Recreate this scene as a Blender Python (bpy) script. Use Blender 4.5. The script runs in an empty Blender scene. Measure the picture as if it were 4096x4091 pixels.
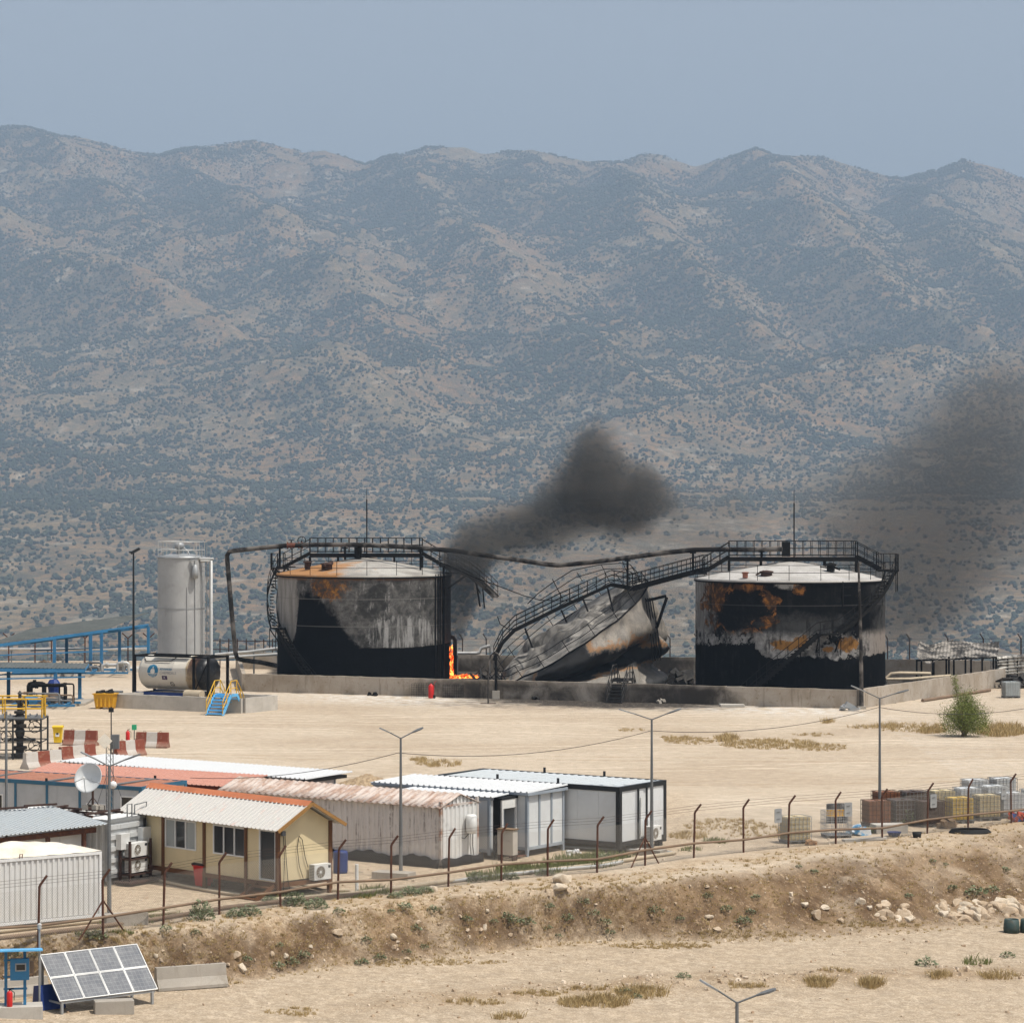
import bpy, bmesh, math, random
import numpy as np
from mathutils import Vector, Matrix, Euler

random.seed(7)
SC = bpy.context.scene
COL = SC.collection
R = math.radians
PI = math.pi

# ------------------------------------------------------------------ camera, sky, sun, exposure
CAMH = 16.0
FPX = 12000.0          # focal length in photograph pixels (105 mm on a 36 mm wide frame)
HZ = 1927.0            # row of the horizon
cam = bpy.data.cameras.new('camera')
cam.sensor_width = 36.0
cam.lens = 36.0 * FPX / 4096.0
cam.shift_y = -(2045.5 - HZ) / 4096.0
cam.clip_start = 1.0
cam.clip_end = 60000.0
camo = bpy.data.objects.new('camera', cam)
COL.objects.link(camo)
camo.location = (0, 0, CAMH)
camo.rotation_euler = (R(90), 0, 0)
SC.camera = camo

SUN = Vector((0.37, -0.21, 0.9)).normalized()
world = bpy.data.worlds.new('World')
SC.world = world
world.use_nodes = True
wn = world.node_tree.nodes
wl = world.node_tree.links
wbg = wn['Background']
sky = wn.new('ShaderNodeTexSky')
sky.sky_type = 'NISHITA'
sky.sun_disc = False
sky.sun_elevation = math.asin(SUN.z)
sky.sun_rotation = math.atan2(SUN.x, SUN.y)
sky.altitude = 900
sky.air_density = 1.0
sky.dust_density = 6.0
sky.ozone_density = 1.0
hs = wn.new('ShaderNodeHueSaturation')          # dust-laden, slightly grey sky
hs.inputs['Saturation'].default_value = 0.48
wl.new(sky.outputs[0], hs.inputs['Color'])
wl.new(hs.outputs[0], wbg.inputs[0])
wbg.inputs[1].default_value = 0.15
sl = bpy.data.lights.new('sun', 'SUN')
sl.energy = 4.7
sl.angle = R(0.55)
sl.color = (1.0, 0.95, 0.87)
so = bpy.data.objects.new('sun', sl)
COL.objects.link(so)
so.location = SUN * 300
so.rotation_euler = (-SUN).to_track_quat('-Z', 'Y').to_euler()

SC.view_settings.view_transform = 'Standard'
SC.view_settings.look = 'None'
SC.view_settings.exposure = 0.0
SC.view_settings.gamma = 1.0
SC.render.engine = 'CYCLES'
cy = SC.cycles
cy.use_denoising = True
cy.denoiser = 'OPENIMAGEDENOISE'
cy.use_adaptive_sampling = True
cy.adaptive_threshold = 0.02
cy.adaptive_min_samples = 16
cy.max_bounces = 4
cy.diffuse_bounces = 2
cy.glossy_bounces = 2
cy.transmission_bounces = 4
cy.transparent_max_bounces = 12
cy.volume_bounces = 0
cy.volume_step_rate = 1.0
cy.volume_max_steps = 128
cy.caustics_reflective = False
cy.caustics_refractive = False

# ------------------------------------------------------------------ photograph pixel -> place
def at(px, py, D):
    return Vector(((px - 2048) * D / FPX, D, CAMH - (py - HZ) * D / FPX))
def gd(py, z=0.0):
    return (CAMH - z) * FPX / (py - HZ)
def on(px, py, z=0.0):
    D = gd(py, z)
    return Vector(((px - 2048) * D / FPX, D, z))

# ------------------------------------------------------------------ node helpers
class NT:
    def __init__(s, nt):
        s.nt = nt; s.n = nt.nodes; s.l = nt.links
    def set(s, sock, v):
        if isinstance(v, bpy.types.NodeSocket): s.l.new(v, sock)
        elif v is not None:
            if isinstance(v, (tuple, list)) and len(v) == 3 and sock.type == 'RGBA': v = (*v, 1)
            sock.default_value = v
    def math(s, op, a, b=None, c=None, clamp=False):
        n = s.n.new('ShaderNodeMath'); n.operation = op; n.use_clamp = clamp
        s.set(n.inputs[0], a); s.set(n.inputs[1], b)
        if c is not None: s.set(n.inputs[2], c)
        return n.outputs[0]
    def vmath(s, op, a, b=None, scale=None):
        n = s.n.new('ShaderNodeVectorMath'); n.operation = op
        s.set(n.inputs[0], a); s.set(n.inputs[1], b)
        if scale is not None: s.set(n.inputs[3], scale)
        return n.outputs['Value'] if op in ('LENGTH', 'DISTANCE', 'DOT_PRODUCT') else n.outputs[0]
    def mix(s, f, a, b, blend='MIX'):
        n = s.n.new('ShaderNodeMix'); n.data_type = 'RGBA'; n.blend_type = blend
        s.set(n.inputs[0], f); s.set(n.inputs[6], a); s.set(n.inputs[7], b)
        return n.outputs[2]
    def mixf(s, f, a, b):
        n = s.n.new('ShaderNodeMix'); n.data_type = 'FLOAT'
        s.set(n.inputs[0], f); s.set(n.inputs[2], a); s.set(n.inputs[3], b)
        return n.outputs[0]
    def noise(s, vec, scale, detail=4, rough=0.55, dist=0.0, color=False):
        n = s.n.new('ShaderNodeTexNoise'); s.set(n.inputs['Vector'], vec)
        n.inputs['Scale'].default_value = scale; n.inputs['Detail'].default_value = detail
        n.inputs['Roughness'].default_value = rough; n.inputs['Distortion'].default_value = dist
        return n.outputs['Color'] if color else n.outputs['Fac']
    def voro(s, vec, scale, feature='F1', out='Distance', rnd=1.0):
        n = s.n.new('ShaderNodeTexVoronoi'); s.set(n.inputs['Vector'], vec); n.feature = feature
        n.inputs['Scale'].default_value = scale; n.inputs['Randomness'].default_value = rnd
        return n.outputs[out]
    def ss(s, v, lo, hi, a=0.0, b=1.0):
        n = s.n.new('ShaderNodeMapRange'); n.interpolation_type = 'SMOOTHSTEP'
        s.set(n.inputs[0], v); s.set(n.inputs[1], lo); s.set(n.inputs[2], hi)
        s.set(n.inputs[3], a); s.set(n.inputs[4], b)
        return n.outputs[0]
    def coord(s, which='Object'):
        n = s.n.new('ShaderNodeTexCoord'); return n.outputs[which]
    def geo(s, which='Position'):
        n = s.n.new('ShaderNodeNewGeometry'); return n.outputs[which]
    def attr(s, name):
        n = s.n.new('ShaderNodeAttribute'); n.attribute_name = name; return n.outputs['Fac']
    def sep(s, v):
        n = s.n.new('ShaderNodeSeparateXYZ'); s.set(n.inputs[0], v); return n.outputs
    def comb(s, x, y, z):
        n = s.n.new('ShaderNodeCombineXYZ'); s.set(n.inputs[0], x); s.set(n.inputs[1], y); s.set(n.inputs[2], z)
        return n.outputs[0]
    def scale(s, v, k):
        return s.vmath('MULTIPLY', v, k)
    def curve(s, v, pts):
        """piecewise linear: v -> pts [(x, y)] through a colour ramp; x and y in any range"""
        x0, x1 = pts[0][0], pts[-1][0]
        ys = [p[1] for p in pts]; y0, y1 = min(ys), max(ys) + 1e-6
        t = s.math('DIVIDE', s.math('SUBTRACT', v, x0), x1 - x0, clamp=True)
        n = s.n.new('ShaderNodeValToRGB'); s.set(n.inputs[0], t); cr = n.color_ramp; cr.interpolation = 'LINEAR'
        while len(cr.elements) < len(pts): cr.elements.new(0.5)
        for e, p in zip(cr.elements, pts): e.position = (p[0] - x0) / (x1 - x0)
        for e, p in zip(cr.elements, pts):
            g = (p[1] - y0) / (y1 - y0); e.color = (g, g, g, 1)
        sp = s.n.new('ShaderNodeSeparateColor'); s.l.new(n.outputs[0], sp.inputs[0])
        return s.math('MULTIPLY_ADD', sp.outputs[0], y1 - y0, y0)
    def bump(s, h, strength=0.3, dist=0.05):
        n = s.n.new('ShaderNodeBump'); n.inputs['Strength'].default_value = strength
        n.inputs['Distance'].default_value = dist; s.set(n.inputs['Height'], h)
        return n.outputs[0]

def newmat(name):
    m = bpy.data.materials.new(name); m.use_nodes = True
    t = NT(m.node_tree); b = t.n['Principled BSDF']
    b.inputs['Specular IOR Level'].default_value = 0.3
    return m, t, b

def weather(name, c, rough=0.6, metal=0.0, dirt=None, dscale=2.0, amt=0.35, lo=0.5, hi=0.75, bump=0.0, bscale=20.0,
            var=0.12, vscale=0.7, streak=0.0, streakc=None, spec=0.3):
    """painted / bare surface: uneven base colour, dirt patches, vertical streaks, fine relief"""
    m, t, b = newmat(name)
    oc = t.coord('Object')
    v = t.noise(oc, vscale, 5, 0.6)
    k = t.ss(v, 0.3, 0.7, 1 - var, 1 + var)
    base = t.mix(1.0, c, t.comb(k, k, k), 'MULTIPLY')
    if dirt is not None:
        d = t.ss(t.noise(oc, dscale, 7, 0.65, 0.4), lo, hi, 0, amt)
        base = t.mix(d, base, dirt)
    if streak:
        sv = t.noise(t.scale(oc, (5.0, 5.0, 0.35)), 1.6, 5, 0.6)
        base = t.mix(t.ss(sv, 0.55, 0.72, 0, streak), base, streakc or dirt)
    t.set(b.inputs['Base Color'], base)
    b.inputs['Roughness'].default_value = rough
    b.inputs['Metallic'].default_value = metal
    b.inputs['Specular IOR Level'].default_value = spec
    if bump:
        t.set(b.inputs['Normal'], t.bump(t.noise(oc, bscale, 5, 0.6), bump, 0.03))
    return m

M = {}
M['black'] = weather('burnt_steel', (0.009, 0.0085, 0.008), 0.85, 0.0, (0.035, 0.03, 0.026), 3.0, 0.5, spec=0.1)
M['char'] = weather('charred_pipe', (0.02, 0.018, 0.016), 0.7, 0.0, (0.16, 0.14, 0.12), 1.1, 0.55, 0.5, 0.7)
M['ashpipe'] = weather('ash_grey_pipe', (0.15, 0.135, 0.12), 0.8, 0.0, (0.012, 0.011, 0.01), 0.5, 0.95, 0.38, 0.56, spec=0.1)
M['concrete'] = weather('concrete', (0.36, 0.325, 0.275), 0.9, 0, (0.20, 0.165, 0.12), 1.2, 0.5, 0.5, 0.75, 0.35, 25, 0.12, 0.6, 0.3, (0.2, 0.17, 0.13))
M['concrete_l'] = weather('pale_concrete', (0.46, 0.43, 0.38), 0.9, 0, (0.30, 0.26, 0.2), 1.2, 0.45, 0.5, 0.75, 0.3, 25, 0.1, 0.8, 0.25, (0.27, 0.24, 0.2))
M['rust'] = weather('rusty_steel', (0.085, 0.036, 0.022), 0.85, 0, (0.20, 0.085, 0.04), 6.0, 0.6, 0.45, 0.7, 0.3, 40)
M['rust_d'] = weather('dark_rusty_steel', (0.05, 0.027, 0.02), 0.85, 0, (0.12, 0.055, 0.03), 6.0, 0.6)
M['galv'] = weather('galvanised_steel', (0.34, 0.35, 0.35), 0.5, 0.3, (0.22, 0.21, 0.19), 3.0, 0.4)
M['lampgrey'] = weather('grey_lamp_paint', (0.15, 0.155, 0.155), 0.55, 0.1, (0.25, 0.24, 0.22), 2, 0.4)
M['silvpaint'] = weather('silver_tank_paint', (0.37, 0.37, 0.36), 0.55, 0.0, (0.16, 0.15, 0.13), 0.8, 0.45, 0.5, 0.8, 0, 20, 0.1, 0.5, 0.35, (0.22, 0.21, 0.19))
M['blue'] = weather('blue_steel_paint', (0.035, 0.17, 0.33), 0.55, 0, (0.05, 0.09, 0.13), 2.0, 0.4)
M['bluefr'] = weather('blue_frame_paint', (0.035, 0.13, 0.21), 0.6, 0, (0.1, 0.1, 0.1), 3.0, 0.4)
M['skyblue'] = weather('light_blue_paint', (0.12, 0.42, 0.72), 0.5, 0, (0.3, 0.4, 0.5), 2.0, 0.3)
M['yellow'] = weather('yellow_paint', (0.62, 0.36, 0.025), 0.55, 0, (0.3, 0.16, 0.03), 4.0, 0.45)
M['binyellow'] = weather('yellow_plastic', (0.78, 0.52, 0.02), 0.45, 0, (0.5, 0.32, 0.05), 3.0, 0.3)
M['skip'] = weather('orange_yellow_plastic', (0.62, 0.32, 0.015), 0.5, 0, (0.3, 0.15, 0.02), 3.0, 0.4)
M['red'] = weather('red_paint', (0.55, 0.022, 0.02), 0.4, 0, (0.3, 0.03, 0.02), 3.0, 0.3)
M['green'] = weather('green_plastic', (0.03, 0.34, 0.16), 0.5, 0)
M['white'] = weather('white_paint', (0.72, 0.72, 0.70), 0.55, 0, (0.5, 0.45, 0.38), 1.5, 0.35, 0.5, 0.75, 0, 20, 0.06)
M['panel'] = weather('white_panel', (0.62, 0.635, 0.63), 0.55, 0, (0.5, 0.47, 0.42), 1.0, 0.3, 0.5, 0.75, 0, 20, 0.05)
M['cream'] = weather('cream_panel', (0.66, 0.55, 0.34), 0.6, 0, (0.5, 0.4, 0.25), 1.0, 0.35, 0.5, 0.75, 0, 20, 0.06)
M['brownfr'] = weather('brown_frame_paint', (0.13, 0.055, 0.02), 0.6, 0, (0.22, 0.11, 0.04), 4.0, 0.4)
M['greyfr'] = weather('blue_grey_frame', (0.30, 0.34, 0.38), 0.55, 0, (0.4, 0.4, 0.4), 3.0, 0.3)
M['blackfr'] = weather('black_frame', (0.018, 0.02, 0.021), 0.5, 0, (0.05, 0.04, 0.035), 3.0, 0.3)
M['whiteplastic'] = weather('white_plastic', (0.7, 0.7, 0.67), 0.4, 0, (0.55, 0.5, 0.42), 2.0, 0.3)
M['dark'] = weather('dark_interior', (0.008, 0.008, 0.008), 0.9)
M['rubber'] = weather('black_rubber', (0.015, 0.015, 0.015), 0.7, 0, (0.06, 0.055, 0.05), 2, 0.3)
M['navy'] = weather('navy_plastic', (0.012, 0.035, 0.16), 0.5, 0, (0.04, 0.07, 0.2), 3, 0.3)
M['tarp'] = weather('black_tarpaulin', (0.010, 0.010, 0.011), 0.7, 0, (0.035, 0.032, 0.03), 2, 0.4, spec=0.1, bump=0.4, bscale=6)
M['palepipe'] = weather('pale_pipe', (0.46, 0.38, 0.27), 0.7, 0, (0.25, 0.19, 0.12), 2.5, 0.5)
M['silverpipe'] = weather('silver_pipe', (0.5, 0.5, 0.48), 0.45, 0.3, (0.3, 0.27, 0.22), 1.5, 0.5)
M['brownpipe'] = weather('brown_pipe', (0.19, 0.13, 0.085), 0.8, 0, (0.3, 0.2, 0.12), 2.5, 0.5)
M['wood'] = weather('old_wood', (0.22, 0.15, 0.09), 0.85, 0, (0.1, 0.07, 0.045), 5, 0.5)

def glassmat(name, c=(0.02, 0.025, 0.028), rough=0.08):
    m, t, b = newmat(name)
    b.inputs['Base Color'].default_value = (*c, 1)
    b.inputs['Roughness'].default_value = rough
    b.inputs['Specular IOR Level'].default_value = 0.6
    return m
M['glass'] = glassmat('dark_window_glass', (0.008, 0.009, 0.01), 0.15)
M['curtainglass'] = glassmat('curtained_window_glass', (0.30, 0.32, 0.31), 0.2)

# ------------------------------------------------------------------ mesh helpers
class MB:
    def __init__(s):
        s.v = []; s.f = []; s.sm = []
    def add(s, vs, fs, smooth=False):
        o = len(s.v)
        s.v += [tuple(p) for p in vs]
        s.f += [tuple(i + o for i in f) for f in fs]
        s.sm += [smooth] * len(fs)
        return s
    def box(s, c, d, rz=0.0, rx=0.0, ry=0.0):
        x, y, z = d[0] / 2, d[1] / 2, d[2] / 2
        vs = [Vector(p) for p in ((-x, -y, -z), (x, -y, -z), (x, y, -z), (-x, y, -z), (-x, -y, z), (x, -y, z), (x, y, z), (-x, y, z))]
        if rz or rx or ry:
            e = Euler((rx, ry, rz)).to_matrix(); vs = [e @ p for p in vs]
        c = Vector(c)
        return s.add([p + c for p in vs], [(0, 3, 2, 1), (4, 5, 6, 7), (0, 1, 5, 4), (1, 2, 6, 5), (2, 3, 7, 6), (3, 0, 4, 7)])
    def bx(s, x0, x1, y0, y1, z0, z1):
        return s.box(((x0 + x1) / 2, (y0 + y1) / 2, (z0 + z1) / 2), (abs(x1 - x0), abs(y1 - y0), abs(z1 - z0)))
    def bar(s, p, q, w=0.05, h=None):
        """square bar from p to q"""
        h = h or w
        p = Vector(p); q = Vector(q); d = q - p
        if d.length < 1e-6: return s
        d.normalize()
        up = Vector((0, 0, 1)) if abs(d.z) < 0.95 else Vector((0, 1, 0))
        a = d.cross(up).normalized(); b = a.cross(d)
        a = a * (w / 2); b = b * (h / 2)
        vs = [p - a - b, p + a - b, p + a + b, p - a + b, q - a - b, q + a - b, q + a + b, q - a + b]
        return s.add(vs, [(0, 1, 2, 3), (4, 7, 6, 5), (0, 4, 5, 1), (1, 5, 6, 2), (2, 6, 7, 3), (3, 7, 4, 0)])
    def tube(s, pts, r, n=8, cap=True, closed=False):
        pts = [Vector(p) for p in pts]; N = len(pts)
        rr = r if isinstance(r, (list, tuple)) else [r] * N
        vs = []; fs = []
        pa = None
        for i, p in enumerate(pts):
            d = (pts[min(i + 1, N - 1)] - pts[max(i - 1, 0)])
            if closed: d = pts[(i + 1) % N] - pts[i - 1]
            d.normalize()
            if pa is None:
                up = Vector((0, 0, 1)) if abs(d.z) < 0.95 else Vector((0, 1, 0))
                pa = d.cross(up).normalized()
            else:
                pa = (pa - d * pa.dot(d)).normalized()
            b = d.cross(pa)
            for k in range(n):
                t = 2 * PI * k / n
                vs.append(p + pa * (rr[i] * math.cos(t)) + b * (rr[i] * math.sin(t)))
        for i in range(N if closed else N - 1):
            for k in range(n):
                j = (i + 1) % N
                fs.append((i * n + k, i * n + (k + 1) % n, j * n + (k + 1) % n, j * n + k))
        s.add(vs, fs, n > 4)
        if cap and not closed:
            s.add(vs[:n], [tuple(reversed(range(n)))]); s.add(vs[-n:], [tuple(range(n))])
        return s
    def cyl(s, p, q, r, n=12, r2=None):
        return s.tube([p, q], [r, r if r2 is None else r2], n)
    def lathe(s, prof, c=(0, 0, 0), n=24, smooth=True, a0=0.0, a1=2 * PI):
        """prof: [(r, z)]"""
        full = abs(a1 - a0) > 2 * PI - 1e-6
        m = n if full else n + 1
        vs = []; fs = []
        for r, z in prof:
            for k in range(m):
                t = a0 + (a1 - a0) * k / n
                vs.append((c[0] + r * math.cos(t), c[1] + r * math.sin(t), c[2] + z))
        for i in range(len(prof) - 1):
            for k in range(n):
                k2 = (k + 1) % m
                fs.append((i * m + k, i * m + k2, (i + 1) * m + k2, (i + 1) * m + k))
        return s.add(vs, fs, smooth)
    def prism(s, poly, axis, t0, t1):
        """extrude 2-D polygon along axis 0/1/2 between t0 and t1"""
        n = len(poly); vs = []
        for t in (t0, t1):
            for a, b in poly:
                vs.append((t, a, b) if axis == 0 else (a, t, b) if axis == 1 else (a, b, t))
        fs = [tuple(range(n)), tuple(reversed(range(n, 2 * n)))]
        fs += [(i, i + n, (i + 1) % n + n, (i + 1) % n) for i in range(n)]
        return s.add(vs, fs)
    def corr(s, x0, x1, z0, z1, y, pitch=0.28, depth=0.036, thick=0.03):
        """trapezoid-corrugated sheet in the xz plane, standing at y, profile toward -y, closed behind"""
        n = max(2, int(round((x1 - x0) / pitch))); w = (x1 - x0) / n
        prof = []
        for i in range(n):
            b = x0 + i * w
            prof += [(b, 0), (b + w * 0.36, 0), (b + w * 0.5, depth), (b + w * 0.86, depth)]
        prof.append((x1, 0))
        m = len(prof); vs = []
        for (px, dy) in prof: vs.append((px, y - depth + dy, z0)); vs.append((px, y - depth + dy, z1))
        for (px, dy) in prof: vs.append((px, y + thick, z0)); vs.append((px, y + thick, z1))
        fs = []
        for i in range(m - 1):
            a = 2 * i; fs.append((a, a + 2, a + 3, a + 1)); b = 2 * m + a
            fs.append((b, b + 1, b + 3, b + 2)); fs.append((a + 1, a + 3, b + 3, b + 1)); fs.append((a, b, b + 2, a + 2))
        fs.append((0, 1, 2 * m + 1, 2 * m)); fs.append((2 * m - 2, 4 * m - 2, 4 * m - 1, 2 * m - 1))
        return s.add(vs, fs)
    def sheet(s, A, B, C, D, pitch=0.25, h=0.035, thick=0.01, wav=False):
        """ribbed roof sheet: A->B along the eave, D->C along the ridge; ribs run from AB to DC"""
        A, B, C, D = map(Vector, (A, B, C, D))
        nrm = (B - A).cross(D - A).normalized()
        if nrm.z < 0: nrm = -nrm
        L = (B - A).length; n = max(2, int(round(L / pitch)))
        ts = []
        for i in range(n):
            if wav: ts += [((i + k / 6) / n, h * 0.5 * (1 - math.cos(2 * PI * k / 6))) for k in range(6)]
            else: ts += [(i / n, 0), ((i + .62) / n, 0), ((i + .72) / n, h), ((i + .9) / n, h)]
        ts.append((1, 0)); m = len(ts); vs = []
        for t, u in ts:
            vs.append(A.lerp(B, t) + nrm * u); vs.append(D.lerp(C, t) + nrm * u)
        for t, u in ts:
            vs.append(A.lerp(B, t) + nrm * (u - thick)); vs.append(D.lerp(C, t) + nrm * (u - thick))
        fs = []
        for i in range(m - 1):
            a = 2 * i; b = 2 * m + a
            fs += [(a, a + 2, a + 3, a + 1), (b, b + 1, b + 3, b + 2), (a, b, b + 2, a + 2), (a + 1, a + 3, b + 3, b + 1)]
        fs += [(0, 1, 2 * m + 1, 2 * m), (2 * m - 2, 4 * m - 2, 4 * m - 1, 2 * m - 1)]
        return s.add(vs, fs, wav)
    def mesh(s, name, mat):
        me = bpy.data.meshes.new(name)
        me.from_pydata(s.v, [], s.f)
        if any(s.sm): me.polygons.foreach_set('use_smooth', s.sm)
        if mat is not None:
            for m in (mat if isinstance(mat, (list, tuple)) else [mat]): me.materials.append(m)
        me.update()
        return me
    def build(s, name, mat, parent=None, loc=(0, 0, 0), rz=0.0, label=None):
        o = bpy.data.objects.new(name, s.mesh(name, mat))
        COL.objects.link(o)
        o.location = loc; o.rotation_euler = (0, 0, rz)
        if parent is not None: o.parent = parent
        if label: o['label'] = label
        return o

def inst(me, name, parent, loc=(0, 0, 0), rot=(0, 0, 0), sc=(1, 1, 1)):
    o = bpy.data.objects.new(name, me); COL.objects.link(o)
    o.parent = parent; o.location = loc; o.rotation_euler = rot; o.scale = sc
    return o
def tag(o, label, cat, group=None):
    o['label'] = label; o['category'] = cat; o['kind'] = 'thing'
    if group: o['group'] = group
    return o
def thing(name, label, cat, loc=(0, 0, 0), rz=0.0, group=None):
    o = bpy.data.objects.new(name, None); COL.objects.link(o)
    o.empty_display_size = 0.3
    o.location = loc; o.rotation_euler = (0, 0, rz); o['kind'] = 'thing'
    return tag(o, label, cat, group)
def kind(o, k, label=None):
    o['kind'] = k
    if label: o['label'] = label
    return o
def copy_tree(o, parent=None):
    c = o.copy(); COL.objects.link(c); c.parent = parent
    for ch in list(o.children): copy_tree(ch, c)
    return c

# ------------------------------------------------------------------ value noise for terrain
def _hash(ix, iy, seed):
    h = (ix * 374761393 + iy * 668265263 + seed * 1274126177) & 0xffffffff
    h = ((h ^ (h >> 13)) * 1274126177) & 0xffffffff
    return ((h ^ (h >> 16)) & 0xffff) / 65535.0
def vnoise(x, y, seed=0):
    x = np.asarray(x, float); y = np.asarray(y, float)
    x0 = np.floor(x).astype(np.int64); y0 = np.floor(y).astype(np.int64)
    fx = x - x0; fy = y - y0
    fx = fx * fx * fx * (fx * (fx * 6 - 15) + 10); fy = fy * fy * fy * (fy * (fy * 6 - 15) + 10)
    a = _hash(x0, y0, seed); b = _hash(x0 + 1, y0, seed); c = _hash(x0, y0 + 1, seed); d = _hash(x0 + 1, y0 + 1, seed)
    return (a * (1 - fx) + b * fx) * (1 - fy) + (c * (1 - fx) + d * fx) * fy
def fbm(x, y, oct=5, seed=0, gain=0.5, ridged=False):
    t = 0; a = 1; s = 0
    for i in range(oct):
        n = vnoise(x, y, seed + i * 17)
        if ridged: n = 1 - np.abs(2 * n - 1)
        t = t + a * n; s += a; a *= gain
        x, y = x * 1.97 * 0.8 + y * 1.97 * 0.6 + 13.1, -x * 1.97 * 0.6 + y * 1.97 * 0.8 + 7.7
    return t / s
def sstep(x, lo, hi):
    t = np.clip((x - lo) / (hi - lo), 0, 1)
    return t * t * (3 - 2 * t)
# ================================================================== MOUNTAIN
SKY = [(-900, 470), (-500, 520), (-200, 480), (0, 501), (117, 509), (244, 545), (350, 554), (509, 596), (573, 617), (636, 621), (710, 601), (785, 589), (880, 578),
       (1018, 564), (1145, 591), (1209, 609), (1294, 598), (1379, 628), (1458, 660), (1538, 628), (1654, 601), (1697, 586), (1856, 589),
       (1930, 612), (2047, 609), (2128, 599), (2239, 625), (2345, 646), (2493, 649), (2578, 609), (2642, 617), (2769, 665), (2896, 635),
       (3024, 594), (3108, 623), (3289, 625), (3405, 665), (3533, 707), (3617, 718), (3702, 686), (3851, 633), (4000, 676), (4096, 718),
       (4400, 690), (4700, 740), (5200, 700)]
RY = 7800.0            # distance of the main ridge
_sx = np.array([(p[0] - 2048) * RY / FPX for p in SKY]); _sz = np.array([CAMH - (p[1] - HZ) * RY / FPX for p in SKY])
_by = np.array([280, 500, 1100, 2000, 2640, 3520, 3900, 4300, 4700, 5200, 5800, 6500, 7200, 7800])  # foothill distances and heights below were scaled about the camera point, then baked in
_bz = np.array([-12, -45, -110, -150, -138, -19, -2, 58, 138, 240, 380, 560, 752, 930.])
def spur(X, Y, pts, k):
    """height of a ridge with crest polyline pts [(x, y, z)] and side slope k"""
    best = np.full(X.shape, -1e9)
    for (x0, y0, z0), (x1, y1, z1) in zip(pts[:-1], pts[1:]):
        dx, dy = x1 - x0, y1 - y0
        t = np.clip(((X - x0) * dx + (Y - y0) * dy) / (dx * dx + dy * dy), 0, 1)
        d = np.hypot(X - x0 - t * dx, Y - y0 - t * dy)
        best = np.maximum(best, z0 + t * (z1 - z0) - k * (np.sqrt(d * d + 400) - 20))
    return best
def smax(a, b, k=18.0):
    m = np.maximum(a, b); return m + k * np.log1p(np.exp(-np.abs(a - b) / k))
def sp(*pts): return [tuple(at(px, py, D)) for (px, py, D) in pts]
SPURS = [(sp((-300, 760, 6500), (0, 880, 6150), (560, 1130, 5480), (1100, 1400, 4880), (1600, 1630, 4430)), .66, 1.0),
         (sp((-300, 1700, 4300), (0, 1765, 4180), (500, 1840, 4050), (900, 1935, 3880)), .34, .3),
         (sp((4700, 1400, 4850), (4096, 1450, 4740), (3300, 1440, 4720), (2750, 1620, 4380), (2300, 1780, 4130)), .46, .6),
         (sp((1080, 1490, 4620), (1500, 1620, 4380), (2000, 1770, 4130)), .5, .6),
         (sp((2430, 620, 7780), (2560, 820, 6380), (2850, 1180, 5320), (3250, 1400, 4860)), .74, 1.0),
         (sp((1500, 600, 7780), (1850, 850, 6300), (2200, 1230, 5220), (2550, 1560, 4520)), .70, 1.0),
         (sp((700, 600, 7780), (1000, 800, 6430), (1350, 1120, 5480), (1700, 1420, 4820)), .70, 1.0),
         (sp((3600, 700, 7780), (3850, 900, 6150), (4250, 1200, 5300)), .70, 1.0),
         (sp((100, 520, 7780), (420, 720, 6750), (700, 950, 6050)), .74, 1.0),
         (sp((3050, 600, 7780), (3200, 820, 6380), (3550, 1130, 5460), (3900, 1330, 5020)), .72, 1.0)]
def mz(X, Y):
    """height of the land beyond the site"""
    X = np.asarray(X, float); Y = np.asarray(Y, float)
    ridge = np.interp(X * RY / np.maximum(Y, 6800), _sx, _sz)
    z = np.interp(Y, _by, _bz) + (ridge - 930.0) * sstep(Y, 6200, 7740)
    z = np.where(Y > RY, ridge - (Y - RY) * 0.45, z)
    u = X * 0.80 + Y * 0.60; v = -X * 0.60 + Y * 0.80
    am = np.clip((Y - 3900) / 1500, 0, 1) * (1 - sstep(Y, 7300, 7780))
    z = z + am * 210 * (fbm(u / 620, v / 1250, 5, 3, 0.5, True) - 0.66)
    rough = np.clip((Y - 3400) / 1500, 0, 1) * (1 - 0.55 * sstep(Y, 7400, 7800))
    wig = 125 * (fbm(X / 330, Y / 330, 4, 31) - 0.5)
    for pts, k, ww in SPURS:
        zs = spur(X, Y, pts, k) + wig * ww
        z = np.where(Y < 7795, smax(z, zs, 15 if k < .4 else 24), z)
    z = z + rough * (46 * (fbm(X / 190, Y / 200, 5, 11, 0.5) - 0.5) + 9 * (fbm(X / 36, Y / 40, 3, 23) - 0.5))
    z = z + 8 * (fbm(X / 70, Y / 70, 3, 21) - 0.5) * np.clip((Y - 1500) / 1000, 0.1, 1)
    lim = CAMH + (np.interp(X * RY / Y, _sx, _sz) - CAMH) * Y / RY      # the far ridge stays the skyline
    return np.where((Y > 6300) & (Y < RY), np.minimum(z, lim - (RY - Y) * .02), z)
def veg(X, Y):
    """how thickly scrub grows: broad thickets, more on slopes turned from the sun"""
    gx = (mz(X + 60, Y) - mz(X - 60, Y)) / 120.0
    big = fbm(X / 760 + Y / 1900, Y / 1000 - X / 1600, 4, 41)
    return 0.85 * (big - 0.5) + np.clip(gx * .75, -.24, .24) * np.clip((Y - 3600) / 1500, .3, 1)

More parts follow.
